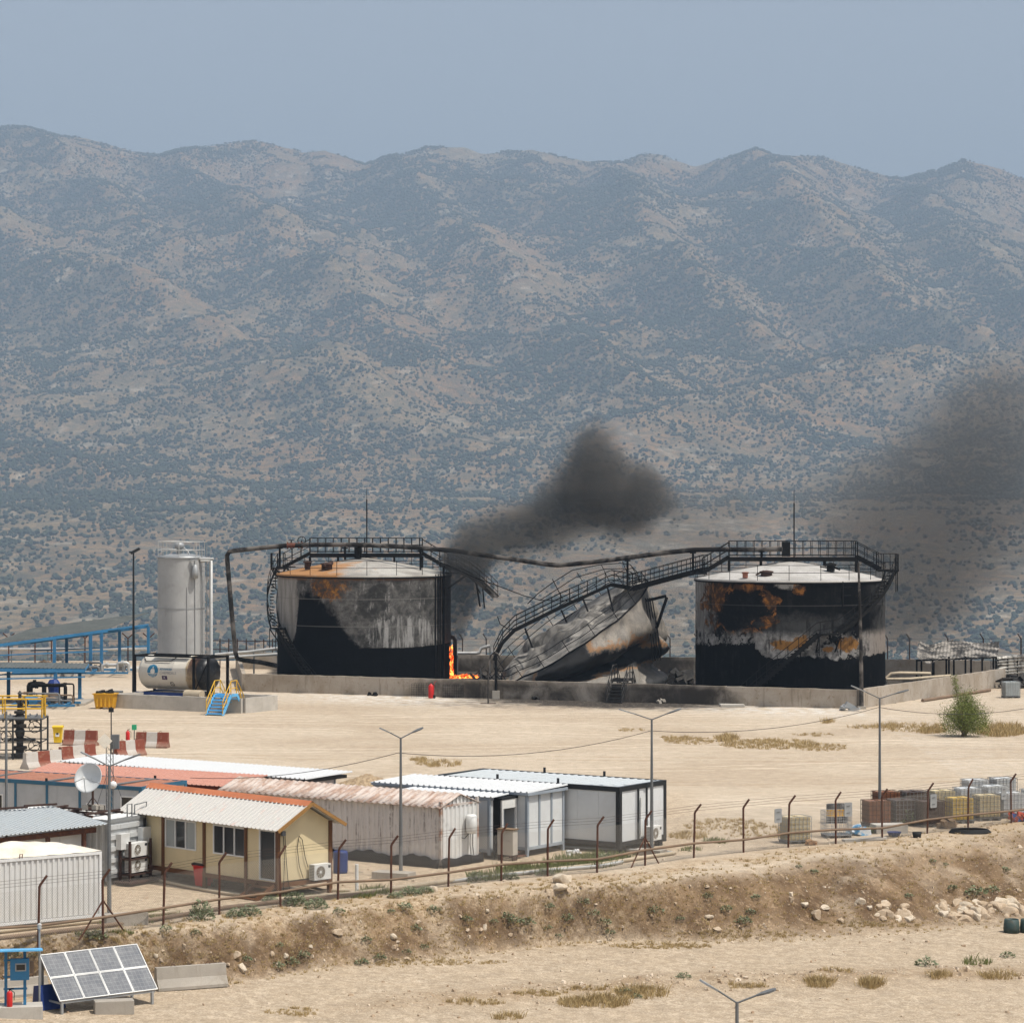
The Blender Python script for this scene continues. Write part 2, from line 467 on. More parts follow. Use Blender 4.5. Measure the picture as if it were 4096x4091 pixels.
def build_mountain():
    rows = np.concatenate([np.linspace(280, 2200, 36), np.linspace(2230, 4000, 90), np.linspace(4014, 7840, 310), np.linspace(7880, 10000, 14)])
    a = np.linspace(-0.30, 0.30, 420)
    A, Y = np.meshgrid(a, rows); X = A * (Y + 420)
    Z = mz(X, Y)
    nr, nc = X.shape
    v = np.stack([X, Y, Z], -1).reshape(-1, 3)
    i = np.arange(nr * nc).reshape(nr, nc)
    f = np.stack([i[:-1, :-1], i[:-1, 1:], i[1:, 1:], i[1:, :-1]], -1).reshape(-1, 4)
    me = bpy.data.meshes.new('mountain')
    me.vertices.add(len(v)); me.vertices.foreach_set('co', v.ravel())
    me.loops.add(f.size); me.loops.foreach_set('vertex_index', f.ravel().astype(np.int32))
    me.polygons.add(len(f)); me.polygons.foreach_set('loop_start', np.arange(0, f.size, 4, dtype=np.int32))
    me.polygons.foreach_set('use_smooth', np.ones(len(f), bool))
    me.update(calc_edges=True); me.validate()
    a_ = me.attributes.new('veg', 'FLOAT', 'POINT'); a_.data.foreach_set('value', veg(X, Y).astype(np.float32).ravel())
    m, t, b = newmat('mountain_soil')
    P = t.geo('Position')
    n1 = t.noise(P, 0.0028, 6, 0.6); n2 = t.noise(P, 0.014, 6, 0.65, 0.5); n3 = t.noise(P, 0.065, 5, 0.6)
    c = t.mix(t.ss(n1, 0.35, 0.65), (0.33, 0.19, 0.083), (0.31, 0.222, 0.12))
    c = t.mix(t.ss(n2, 0.52, 0.68), c, (0.46, 0.39, 0.29))          # pale rock
    n4 = t.noise(P, 0.009, 6, 0.72, 0.8)
    c = t.mix(t.ss(n3, 0.40, 0.58, 0.0, 0.75), c, (0.13, 0.115, 0.07))  # low dry scrub
    n4 = t.math('ADD', n4, t.math('MULTIPLY_ADD', t.attr('veg'), 0.32, -0.02))
    c = t.mix(t.ss(n4, 0.48, 0.64, 0.0, 0.6), c, (0.07, 0.07, 0.045))  # low green scrub
    t.set(b.inputs['Base Color'], c); b.inputs['Roughness'].default_value = 0.95
    b.inputs['Specular IOR Level'].default_value = 0.05
    t.set(b.inputs['Normal'], t.bump(t.noise(P, 0.05, 7, 0.7), 0.9, 13.0))
    me.materials.append(m)
    o = bpy.data.objects.new('mountain', me); COL.objects.link(o)
    kind(o, 'structure', 'hazy scrub-covered mountain range behind the tank farm')

def leafmat(name, c1, c2, sc=0.3, trans=0.0):
    m, t, b = newmat(name)
    n = t.n.new('ShaderNodeObjectInfo')
    P = t.geo('Position')
    f = t.math('ADD', t.math('MULTIPLY', n.outputs['Random'], 0.5), t.math('MULTIPLY', t.noise(P, sc, 3), 0.6), clamp=True)
    t.set(b.inputs['Base Color'], t.mix(f, c1, c2)); b.inputs['Roughness'].default_value = 0.8
    b.inputs['Specular IOR Level'].default_value = 0.15
    return m

def scatter(name, pts, scl, mat, sub=2, disp=0.38, nscale=1.7, squash=0.85, label=None, lift=0.35, nvar=5):
    """one object: points that carry rough lumpy crowns by geometry nodes"""
    me = bpy.data.meshes.new(name)
    me.vertices.add(len(pts)); me.vertices.foreach_set('co', np.asarray(pts, np.float32).ravel())
    at_ = me.attributes.new('scl', 'FLOAT', 'POINT'); at_.data.foreach_set('value', np.asarray(scl, np.float32))
    me.materials.append(mat)
    o = bpy.data.objects.new(name, me); COL.objects.link(o)
    ng = bpy.data.node_groups.new(name, 'GeometryNodeTree')
    ng.interface.new_socket('Geometry', in_out='INPUT', socket_type='NodeSocketGeometry')
    ng.interface.new_socket('Geometry', in_out='OUTPUT', socket_type='NodeSocketGeometry')
    N = ng.nodes; L = ng.links
    gi = N.new('NodeGroupInput'); go = N.new('NodeGroupOutput')
    join = N.new('GeometryNodeJoinGeometry')
    for k in range(nvar):
        ico = N.new('GeometryNodeMeshIcoSphere'); ico.inputs['Subdivisions'].default_value = sub; ico.inputs['Radius'].default_value = 0.5
        sp = N.new('GeometryNodeSetPosition')
        pos = N.new('GeometryNodeInputPosition')
        off = N.new('ShaderNodeVectorMath'); off.operation = 'ADD'; L.new(pos.outputs[0], off.inputs[0]); off.inputs[1].default_value = (k * 7.3, k * 3.1, k * 5.7)
        nz = N.new('ShaderNodeTexNoise'); nz.inputs['Scale'].default_value = nscale; nz.inputs['Detail'].default_value = 3; L.new(off.outputs[0], nz.inputs['Vector'])
        mr = N.new('ShaderNodeMapRange'); mr.inputs[1].default_value = 0.25; mr.inputs[2].default_value = 0.75
        mr.inputs[3].default_value = 1 - disp * 1.6; mr.inputs[4].default_value = 1 + disp; L.new(nz.outputs['Fac'], mr.inputs[0])
        mu = N.new('ShaderNodeVectorMath'); mu.operation = 'SCALE'; L.new(pos.outputs[0], mu.inputs[0]); L.new(mr.outputs[0], mu.inputs['Scale'])
        m2 = N.new('ShaderNodeVectorMath'); m2.operation = 'MULTIPLY_ADD'; L.new(mu.outputs[0], m2.inputs[0])
        m2.inputs[1].default_value = (1, 1, squash); m2.inputs[2].default_value = (0, 0, lift)
        L.new(m2.outputs[0], sp.inputs['Position']); L.new(ico.outputs[0], sp.inputs['Geometry'])
        g2 = N.new('GeometryNodeGeometryToInstance'); L.new(sp.outputs[0], g2.inputs[0]); L.new(g2.outputs[0], join.inputs[0])
    iop = N.new('GeometryNodeInstanceOnPoints'); iop.inputs['Pick Instance'].default_value = True
    L.new(gi.outputs[0], iop.inputs['Points']); L.new(join.outputs[0], iop.inputs['Instance'])
    na = N.new('GeometryNodeInputNamedAttribute'); na.data_type = 'FLOAT'; na.inputs[0].default_value = 'scl'
    L.new(na.outputs[0], iop.inputs['Scale'])
    rv = N.new('FunctionNodeRandomValue'); rv.data_type = 'FLOAT_VECTOR'; rv.inputs[0].default_value = (-.15, -.15, 0); rv.inputs[1].default_value = (.15, .15, 6.28)
    L.new(rv.outputs[0], iop.inputs['Rotation'])
    ri = N.new('FunctionNodeRandomValue'); ri.data_type = 'INT'; ri.inputs[4].default_value = 0; ri.inputs[5].default_value = nvar - 1
    L.new(ri.outputs[2], iop.inputs['Instance Index'])
    smn = N.new('GeometryNodeSetMaterial'); smn.inputs['Material'].default_value = mat
    L.new(iop.outputs[0], smn.inputs[0]); L.new(smn.outputs[0], go.inputs[0])
    mod = o.modifiers.new('scatter', 'NODES'); mod.node_group = ng
    return kind(o, 'stuff', label)

M['scrub'] = leafmat('oak_scrub_leaves', (0.026, 0.036, 0.019), (0.062, 0.070, 0.036), 0.05)
def build_scrub():
    rng = np.random.default_rng(5)
    out = []; sc = []
    for (y0, y1, n, s0, s1, off) in ((2380, 3850, 30000, 3.2, 8.6, 0.05), (3850, 4700, 36000, 3.0, 8.0, 0.12), (4700, 5700, 64000, 3.0, 8.2, 0.12),
                                     (5700, 6700, 72000, 3.2, 8.8, 0.10), (6700, 7830, 90000, 3.4, 9.4, 0.10)):
        Y = np.sqrt(rng.uniform(y0 * y0, y1 * y1, n)); X = rng.uniform(-0.195, 0.195, n) * Y
        mid = fbm(X / 190, Y / 250, 3, 51); sm = fbm(X / 48, Y / 56, 2, 61)
        d = 0.75 * veg(X, Y) + 0.5 * (mid - 0.5) + 1.0 * (sm - 0.5) + off + .06
        d = d - 0.10 * sstep(Y, 7500, 7780)
        keep = rng.uniform(-0.25, 0.42, n) < d
        X, Y = X[keep], Y[keep]; d = d[keep]
        Z = mz(X, Y)
        out.append(np.stack([X, Y, Z], -1))
        sc.append((s0 + (s1 - s0) * rng.uniform(0, 1, len(X)) ** 1.9) * 0.94 * (0.85 + 0.5 * np.clip(d, 0, .6)))
    pts = np.concatenate(out); scl = np.concatenate(sc)
    scatter('hillside_scrub', pts, scl, M['scrub'], 2, 0.36, 2.6, 0.8, 'dark green oak scrub dotted over the mountainside')
    print('scrub', len(pts))

# ================================================================== GROUND of the site
FENCE = [(-260, 3815), (-60, 3792), (153, 3766), (412, 3735), (653, 3705), (877, 3658), (1122, 3628), (1351, 3597), (1564, 3579), (1793, 3546), (2005, 3523), (2190, 3504), (2388, 3490),
         (2580, 3462), (2775, 3431), (2974, 3409), (3153, 3390), (3343, 3375), (3529, 3361), (3709, 3333), (3872, 3316), (4045, 3290), (4230, 3272)]
FPOS = [on(*p) for p in FENCE]
CREST = [(-900, 3870), (-300, 3830), (0, 3800), (165, 3778), (512, 3736), (740, 3712), (1000, 3678), (1419, 3628), (1660, 3593), (2048, 3568), (2400, 3536), (2558, 3530), (2892, 3484), (3234, 3426),
         (3629, 3378), (4096, 3312), (4600, 3260), (5200, 3200)]
TOE = [(-900, 3990), (-300, 3960), (0, 3935), (114, 3930), (364, 3925), (620, 3922), (911, 3937), (1000, 3918), (1194, 3890), (1419, 3860), (1606, 3862), (1738, 3842), (1893, 3822), (2242, 3776), (2498, 3762),
       (2795, 3765), (3190, 3757), (3454, 3741), (3761, 3715), (4096, 3702), (4600, 3670), (5200, 3640)]
def toez(px): return -1.5 - 1.15 * min(max(px, -900), 5200) / 4096.0
_cp = [on(*p) for p in CREST]; _tp = [on(p[0], p[1], toez(p[0])) for p in TOE]
_cx = np.array([p.x for p in _cp]); _cy = np.array([p.y for p in _cp])
_tx = np.array([p.x for p in _tp]); _ty = np.array([p.y for p in _tp]); _tz = np.array([p.z for p in _tp])
RUB = [(1000, 4160), (1400, 4080), (1800, 4040), (2100, 4003), (2600, 3945), (3000, 3925), (3400, 3900), (4096, 3862), (4600, 3830)]
_rp = [on(p[0], p[1], -2.6) for p in RUB]; _rx = np.array([p.x for p in _rp]); _ry = np.array([p.y for p in _rp])
def gparts(X, Y):
    X = np.asarray(X, float); Y = np.asarray(Y, float)
    cy_ = np.interp(X, _cx, _cy); ty_ = np.interp(X, _tx, _ty); tz_ = np.interp(X, _tx, _tz)
    wob = 1.1 * (fbm(X / 3.2, Y / 9 + 5, 3, 71) - 0.5)
    t = np.clip((Y - ty_) / np.maximum(cy_ - ty_, 0.6) + wob * 0.25, 0, 1)          # 0 toe .. 1 crest
    rb = np.exp(-((Y - np.interp(X, _rx, _ry)) / 1.5) ** 2) * sstep(X, -8, -2)
    return cy_, ty_, tz_, t, rb
def gz(X, Y):
    X = np.asarray(X, float); Y = np.asarray(Y, float)
    cy_, ty_, tz_, t, rb = gparts(X, Y)
    low = tz_ - 0.03 * np.maximum(ty_ - Y, 0)
    e = t * t * (3 - 2 * t)
    z = low * (1 - e)
    onsl = np.clip(t * (1 - t) * 4, 0, 1)
    z = z + onsl * (0.85 * (fbm(X / 1.8, Y / 1.8, 4, 81) - 0.5) + 0.34 * (fbm(X / 0.5, Y / 0.5, 3, 91) - 0.5))
    z = z + rb * (0.12 + 0.25 * (fbm(X / 0.8, Y / 0.8, 3, 93) - 0.45))
    lowm = (1 - e)
    z = z + lowm * 0.10 * (fbm(X / 2.5, Y / 2.5, 3, 97) - 0.5)
    z = z + 0.05 * (fbm(X / 6, Y / 6, 3, 101) - 0.5) * e
    z = z - 9.0 * sstep(Y, 268, 300)
    return z
def g1(x, y): return float(gz(np.array([x]), np.array([y]))[0])
def onz(px, py):
    """where the sight line through a photograph pixel meets the site's ground"""
    D = np.arange(94.0, 150.0, 0.12)
    X = (px - 2048) * D / FPX; Z = CAMH - (py - HZ) * D / FPX; G = gz(X, D)
    i = int(np.argmax(Z <= G)) if (Z <= G).any() else len(D) - 1
    return Vector((float(X[i]), float(D[i]), float(G[i])))

def build_ground():
    rows = np.concatenate([np.arange(40, 96, 2.0), np.arange(96, 131, 0.22), np.arange(131, 150, 0.5), np.arange(150, 304, 1.5)])
    cols = np.concatenate([np.arange(-110, -26, 3.0), np.arange(-26, 30, 0.25), np.arange(30, 130, 3.0)])
    X, Y = np.meshgrid(cols, rows)
    Z = gz(X, Y)
    nr, nc = X.shape
    v = np.stack([X, Y, Z], -1).reshape(-1, 3)
    i = np.arange(nr * nc).reshape(nr, nc)
    f = np.stack([i[:-1, :-1], i[:-1, 1:], i[1:, 1:], i[1:, :-1]], -1).reshape(-1, 4)
    me = bpy.data.meshes.new('ground')
    me.vertices.add(len(v)); me.vertices.foreach_set('co', v.ravel())
    me.loops.add(f.size); me.loops.foreach_set('vertex_index', f.ravel().astype(np.int32))
    me.polygons.add(len(f)); me.polygons.foreach_set('loop_start', np.arange(0, f.size, 4, dtype=np.int32))
    me.polygons.foreach_set('use_smooth', np.ones(len(f), bool))
    me.update(calc_edges=True); me.validate()
    cy_, ty_, tz_, t, rb = gparts(X, Y)
    slope = np.clip(t * (1 - t) * 5, 0, 1)
    fy = np.interp(X, [p.x for p in FPOS], [p.y for p in FPOS])
    edge = np.exp(-((Y - (cy_ + fy) / 2) / 2.2) ** 2)
    # bund foot: distance in front of the bund wall
    d1 = (BUND_A.y + (X - BUND_A.x) * (BUND_B.y - BUND_A.y) / (BUND_B.x - BUND_A.x)) - Y
    inside = sstep(-d1, -0.2, 0.3) * sstep(X, -22, -19) * (X < BUND_B.x + (Y - BUND_B.y) * (BUND_C.x - BUND_B.x) / (BUND_C.y - BUND_B.y))
    d1 = np.where(X > BUND_B.x, 9.0, d1)
    soot = np.maximum(inside, np.exp(-(np.maximum(d1, 0) / 8.5) ** 2) * (1.0 * np.exp(-((X - 6) / 12.0) ** 2)) * (d1 > -0.5))
    soot = np.maximum(soot, 0.5 * np.exp(-((d1 - 7) / 6) ** 2) * np.exp(-((X + 2) / 11.0) ** 2))
    pale = np.exp(-((d1 - 3.0) / 6.0) ** 2) * (d1 > -0.5) * (np.exp(-((X + 9) / 6.0) ** 2) + 0.8 * np.exp(-((X - 19) / 6.0) ** 2) + .3)
    yard = sstep(Y - fy, 0.5, 3.0) * (1 - sstep(X, 7, 11)) * (1 - sstep(Y - fy, 24, 30))
    for nm, a in (('slope', slope), ('edge', edge), ('soot', soot), ('pale', pale), ('rubble', rb), ('low', 1 - t), ('yard', yard)):
        at_ = me.attributes.new(nm, 'FLOAT', 'POINT'); at_.data.foreach_set('value', np.clip(a, 0, 1).astype(np.float32).ravel())
    m, tt, b = newmat('site_ground')
    P = tt.geo('Position')
    nA = tt.noise(P, 0.055, 6, 0.6, 0.6); nB = tt.noise(P, 0.5, 6, 0.65); nC = tt.noise(P, 3.5, 6, 0.7); nD = tt.noise(P, 14, 4, 0.7)
    sand = tt.mix(tt.ss(nA, 0.36, 0.64), (0.42, 0.335, 0.243), (0.505, 0.42, 0.318))
    # wheel tracks: long bands across the yard
    sx = tt.sep(P)
    tv = tt.comb(tt.math('MULTIPLY', sx[0], 0.045), tt.math('MULTIPLY_ADD', sx[0], 0.20, tt.math('MULTIPLY', sx[1], 0.85)), 0)
    trk = tt.noise(tv, 0.9, 5, 0.65, 0.7)
    sand = tt.mix(tt.ss(trk, 0.54, 0.70, 0, 0.2), sand, (0.60, 0.49, 0.35))
    sand = tt.mix(tt.ss(trk, 0.46, 0.32, 0, 0.15), sand, (0.36, 0.26, 0.16))
    sand = tt.mix(tt.ss(nB, 0.55, 0.75, 0, 0.4), sand, (0.36, 0.265, 0.165))
    for (y0, a_, c_, up) in ((196, -.10, .0006, 1), (188, -.22, -.001, 1), (178, .16, .0012, 1), (171, -.05, .0008, 0), (163, .28, -.002, 1), (156, .10, .001, 0), (203, .05, -.0012, 1), (150, -.3, .001, 1)):
        ln = tt.math('ADD', tt.math('MULTIPLY_ADD', sx[0], a_, y0), tt.math('MULTIPLY', tt.math('MULTIPLY', sx[0], sx[0]), c_))
        dd = tt.math('ABSOLUTE', tt.math('SUBTRACT', tt.math('ABSOLUTE', tt.math('SUBTRACT', sx[1], tt.math('MULTIPLY_ADD', nA, 5.0, ln))), 1.0))
        sand = tt.mix(tt.math('MULTIPLY', tt.ss(dd, .34, .12, 0, .6), tt.ss(nB, .38, .58)), sand, (0.66, 0.56, 0.43) if up else (0.36, 0.27, 0.175))
    grav = tt.mix(tt.ss(nC, 0.4, 0.62), (0.30, 0.235, 0.165), (0.56, 0.47, 0.36))
    low = tt.mix(tt.ss(nB, 0.3, 0.7, 0.2, 0.5), (0.40, 0.315, 0.22), grav)
    c = tt.mix(tt.attr('low'), sand, low)
    yard = tt.mix(tt.ss(nC, 0.35, 0.65), (0.33, 0.25, 0.17), (0.52, 0.41, 0.285))
    c = tt.mix(tt.math('MULTIPLY', tt.attr('yard'), 0.8), c, yard)
    soil = tt.mix(tt.ss(nB, 0.35, 0.65), (0.105, 0.066, 0.037), (0.215, 0.145, 0.084))
    soil = tt.mix(tt.ss(nC, 0.54, 0.7, 0, 0.7), soil, (0.40, 0.29, 0.185))
    soil = tt.mix(tt.ss(tt.voro(P, 5.0), 0.14, 0.06, 0, 0.8), soil, (0.52, 0.43, 0.33))
    sl_ = tt.math('MULTIPLY', tt.attr('slope'), tt.ss(tt.noise(P, 0.28, 5, 0.6), 0.32, 0.52, 0.45, 1.0))
    c = tt.mix(sl_, c, soil)
    eg = tt.math('MULTIPLY', tt.attr('edge'), tt.ss(nB, 0.35, 0.6, 0.1, 0.85))
    c = tt.mix(eg, c, tt.mix(tt.ss(nC, 0.4, 0.6), (0.27, 0.175, 0.09), (0.46, 0.36, 0.24)))
    rbl = tt.mix(tt.ss(tt.voro(P, 4.0), 0.1, 0.3), (0.56, 0.46, 0.34), (0.30, 0.22, 0.14))
    c = tt.mix(tt.math('MULTIPLY', tt.attr('rubble'), tt.ss(nB, 0.35, 0.6, 0.2, 1)), c, rbl)
    pl = tt.math('MULTIPLY', tt.attr('pale'), tt.ss(tt.noise(P, 1.1, 6, 0.7), 0.42, 0.6))
    c = tt.mix(pl, c, (0.60, 0.56, 0.50))
    so_ = tt.ss(tt.math('ADD', tt.attr('soot'), tt.math('MULTIPLY_ADD', tt.noise(P, 0.7, 6, 0.7), 0.9, -0.45)), 0.3, 0.75, 0, 0.95)
    c = tt.mix(so_, c, tt.mix(tt.ss(nC, 0.5, 0.65), (0.022, 0.019, 0.017), (0.16, 0.135, 0.11)))
    fl = tt.math('MULTIPLY', tt.ss(nD, 0.3, 0.7, 0.76, 1.2), tt.ss(tt.noise(P, 1.6, 6, 0.72), 0.3, 0.7, 0.86, 1.12))
    c = tt.mix(1.0, c, tt.comb(fl, fl, fl), 'MULTIPLY')
    tt.set(b.inputs['Base Color'], c); b.inputs['Roughness'].default_value = 0.95; b.inputs['Specular IOR Level'].default_value = 0.1
    h = tt.math('ADD', tt.math('MULTIPLY', nC, 0.6), tt.math('MULTIPLY', nD, 0.4))
    tt.set(b.inputs['Normal'], tt.bump(h, 0.5, 0.07))
    me.materials.append(m)
    o = bpy.data.objects.new('ground', me); COL.objects.link(o)
    kind(o, 'structure', 'pale sandy site ground with a brown bank down to a gravel road')

# bund wall corner points (front wall A-B, side wall B-C)
BUND_A = on(985, 2764); BUND_B = on(3425, 2834); BUND_C = on(4015, 2742)

build_mountain()
build_scrub()
build_ground()

# ================================================================== AIR
def build_haze():
    b = MB(); b.bx(-8000, 8000, -400, 10600, -190, 1180)
    m = bpy.data.materials.new('haze_air'); m.use_nodes = True
    n = m.node_tree.nodes; n.remove(n['Principled BSDF'])
    pv = n.new('ShaderNodeVolumePrincipled')
    pv.inputs['Color'].default_value = (0.52, 0.68, 0.88, 1)
    pv.inputs['Density'].default_value = HAZE
    pv.inputs['Anisotropy'].default_value = 0.0
    m.node_tree.links.new(pv.outputs[0], n['Material Output'].inputs['Volume'])
    o = b.build('haze', m)
    kind(o, 'stuff', 'thin blue-grey haze filling the valley air')
HAZE = 0.00016
build_haze()
# ================================================================== TANK FARM
def wb(mb, name, mat, parent, root=None, label=None):
    """build a mesh given in world coordinates under a thing (root) that is not rotated"""
    root = root or parent
    o = Vector(root.location)
    mb.v = [(p[0] - o.x, p[1] - o.y, p[2] - o.z) for p in mb.v]
    return mb.build(name, mat, parent, label=label)

def resample(pts, step):
    pts = [Vector(p) for p in pts]; out = [pts[0].copy()]; rest = step
    for a, b in zip(pts[:-1], pts[1:]):
        L = (b - a).length; d = rest
        while d < L:
            out.append(a.lerp(b, d / L)); d += step
        rest = d - L
    if (out[-1] - pts[-1]).length > step * 0.3: out.append(pts[-1].copy())
    return out

def railing(root, pts, h=1.1, mat=None, step=1.1, r=0.028, mids=(0.55,), closed=False, name='railing', toe=False, skip_posts=False, up=None):
    """rail tubes along pts (feet of the posts) as one part; every post is a sub-part"""
    mat = mat or M['black']; pts = [Vector(p) for p in pts]
    up = up or Vector((0, 0, 1))
    m = MB()
    for k in (1.0,) + tuple(x / h for x in mids):
        m.tube([p + up * (h * k) for p in pts], r, 6, closed=closed)
    if toe: m.tube([p + up * 0.08 for p in pts], 0.03, 4, closed=closed)
    o = wb(m, name, mat, root)
    if not skip_posts:
        off = Vector(root.location)
        me = MB().cyl((0, 0, 0), up * h, r * 0.95, 6).mesh('post', mat)
        for p in resample(pts + ([pts[0]] if closed else []), step):
            inst(me, 'post', o, p - off)
    return o

def tread_mesh(w, d, mat):
    return MB().box((0, 0, 0), (w, d, 0.05)).box((0, -d / 2 + 0.012, 0.045), (w, 0.02, 0.05)).mesh('tread', mat)

def helix_stair(root, c, R0, segs, w=0.75, mat=None, treadmat=None, lands=(), step=0.23, label=None):
    """stair wound round a tank; phi = 0 faces the camera, positive toward +x; segs (phi0, z0, phi1, z1) in degrees, metres"""
    mat = mat or M['black']; treadmat = treadmat or M['black']
    P = lambda ph, r, z: Vector((c[0] + r * math.sin(R(ph)), c[1] - r * math.cos(R(ph)), z))
    st = MB()
    tm = tread_mesh(w, 0.27, treadmat)
    rail_pts = []
    off = Vector(root.location)
    hold = []
    for (p0, z0, p1, z1) in segs:
        n = max(2, int(abs(p1 - p0) / 2.2))
        for r in (R0 + 0.08, R0 + 0.08 + w):
            pts = [P(p0 + (p1 - p0) * k / n, r, z0 + (z1 - z0) * k / n) for k in range(n + 1)]
            for a, b in zip(pts[:-1], pts[1:]): st.bar(a, b, 0.05, 0.24)
            if r > R0 + 0.3: rail_pts += pts if not rail_pts else pts[1:]
        k = int(abs(z1 - z0) / step)
        for i in range(k):
            t = (i + 0.5) / k; ph = p0 + (p1 - p0) * t
            hold.append((P(ph, R0 + 0.08 + w / 2, z0 + (z1 - z0) * t), R(ph)))
        for t in (0.25, 0.75):
            ph = p0 + (p1 - p0) * t; z = z0 + (z1 - z0) * t
            st.bar(P(ph, R0 - 0.02, z - 0.9), P(ph, R0 + 0.1 + w, z - 0.12), 0.07)
    for (p0, p1, z) in lands:
        n = 4
        for k in range(n):
            a = p0 + (p1 - p0) * k / n; b = p0 + (p1 - p0) * (k + 1) / n
            q = [P(a, R0 + .05, z), P(b, R0 + .05, z), P(b, R0 + .15 + w, z), P(a, R0 + .15 + w, z)]
            vs = q + [p - Vector((0, 0, .1)) for p in q]
            st.add(vs, [(0, 1, 2, 3), (7, 6, 5, 4), (0, 4, 5, 1), (1, 5, 6, 2), (2, 6, 7, 3), (3, 7, 4, 0)])
        for ph in (p0, p1):
            st.bar(P(ph, R0, z - 1.4), P(ph, R0 + .15 + w, z - .1), 0.08)
            st.bar(P(ph, R0 + .15 + w, z - .1), P(ph, R0 + .15 + w, max(z - 1.6, 0)), 0.06)
    s = wb(st, 'staircase', mat, root)
    for p, ph in hold:
        inst(tm, 'tread', s, p - off, (0, 0, ph))
    railing(root, rail_pts, 1.05, mat, 1.0, 0.026, (0.5,), name='stair_railing')
    return s

def tankmat(name, cols, build):
    m, t, b = newmat(name)
    oc = t.coord('Object'); x, y, z = t.sep(oc)
    rr = t.math('SQRT', t.math('ADD', t.math('MULTIPLY', x, x), t.math('MULTIPLY', y, y)))
    u = t.math('DIVIDE', x, rr)                     # -1 .. 1 across the front of the shell
    c, rough, h = build(t, oc, u, z)
    t.set(b.inputs['Base Color'], c); t.set(b.inputs['Roughness'], rough)
    b.inputs['Specular IOR Level'].default_value = 0.02
    t.set(b.inputs['Normal'], t.bump(h, 0.5, 0.15))
    return m

def blob(t, oc, u, z, u0, z0, ru, rz, wob=0.5, sc=0.8, soft=0.25):
    """soft patch on the shell centred at (u0, z0) with a ragged border"""
    a = t.math('DIVIDE', t.math('SUBTRACT', u, u0), ru); b = t.math('DIVIDE', t.math('SUBTRACT', z, z0), rz)
    d = t.math('SQRT', t.math('ADD', t.math('MULTIPLY', a, a), t.math('MULTIPLY', b, b)))
    d = t.math('ADD', d, t.math('MULTIPLY_ADD', t.noise(oc, sc, 9, 0.72, 0.6), wob * 2.4, -wob * 1.2))
    d = t.math('ADD', d, t.math('MULTIPLY_ADD', t.noise(oc, sc * 4.5, 6, 0.7), wob * 1.6, -wob * 0.8))
    return t.ss(d, 1.0 + soft * 0.5, 1.0 - soft)

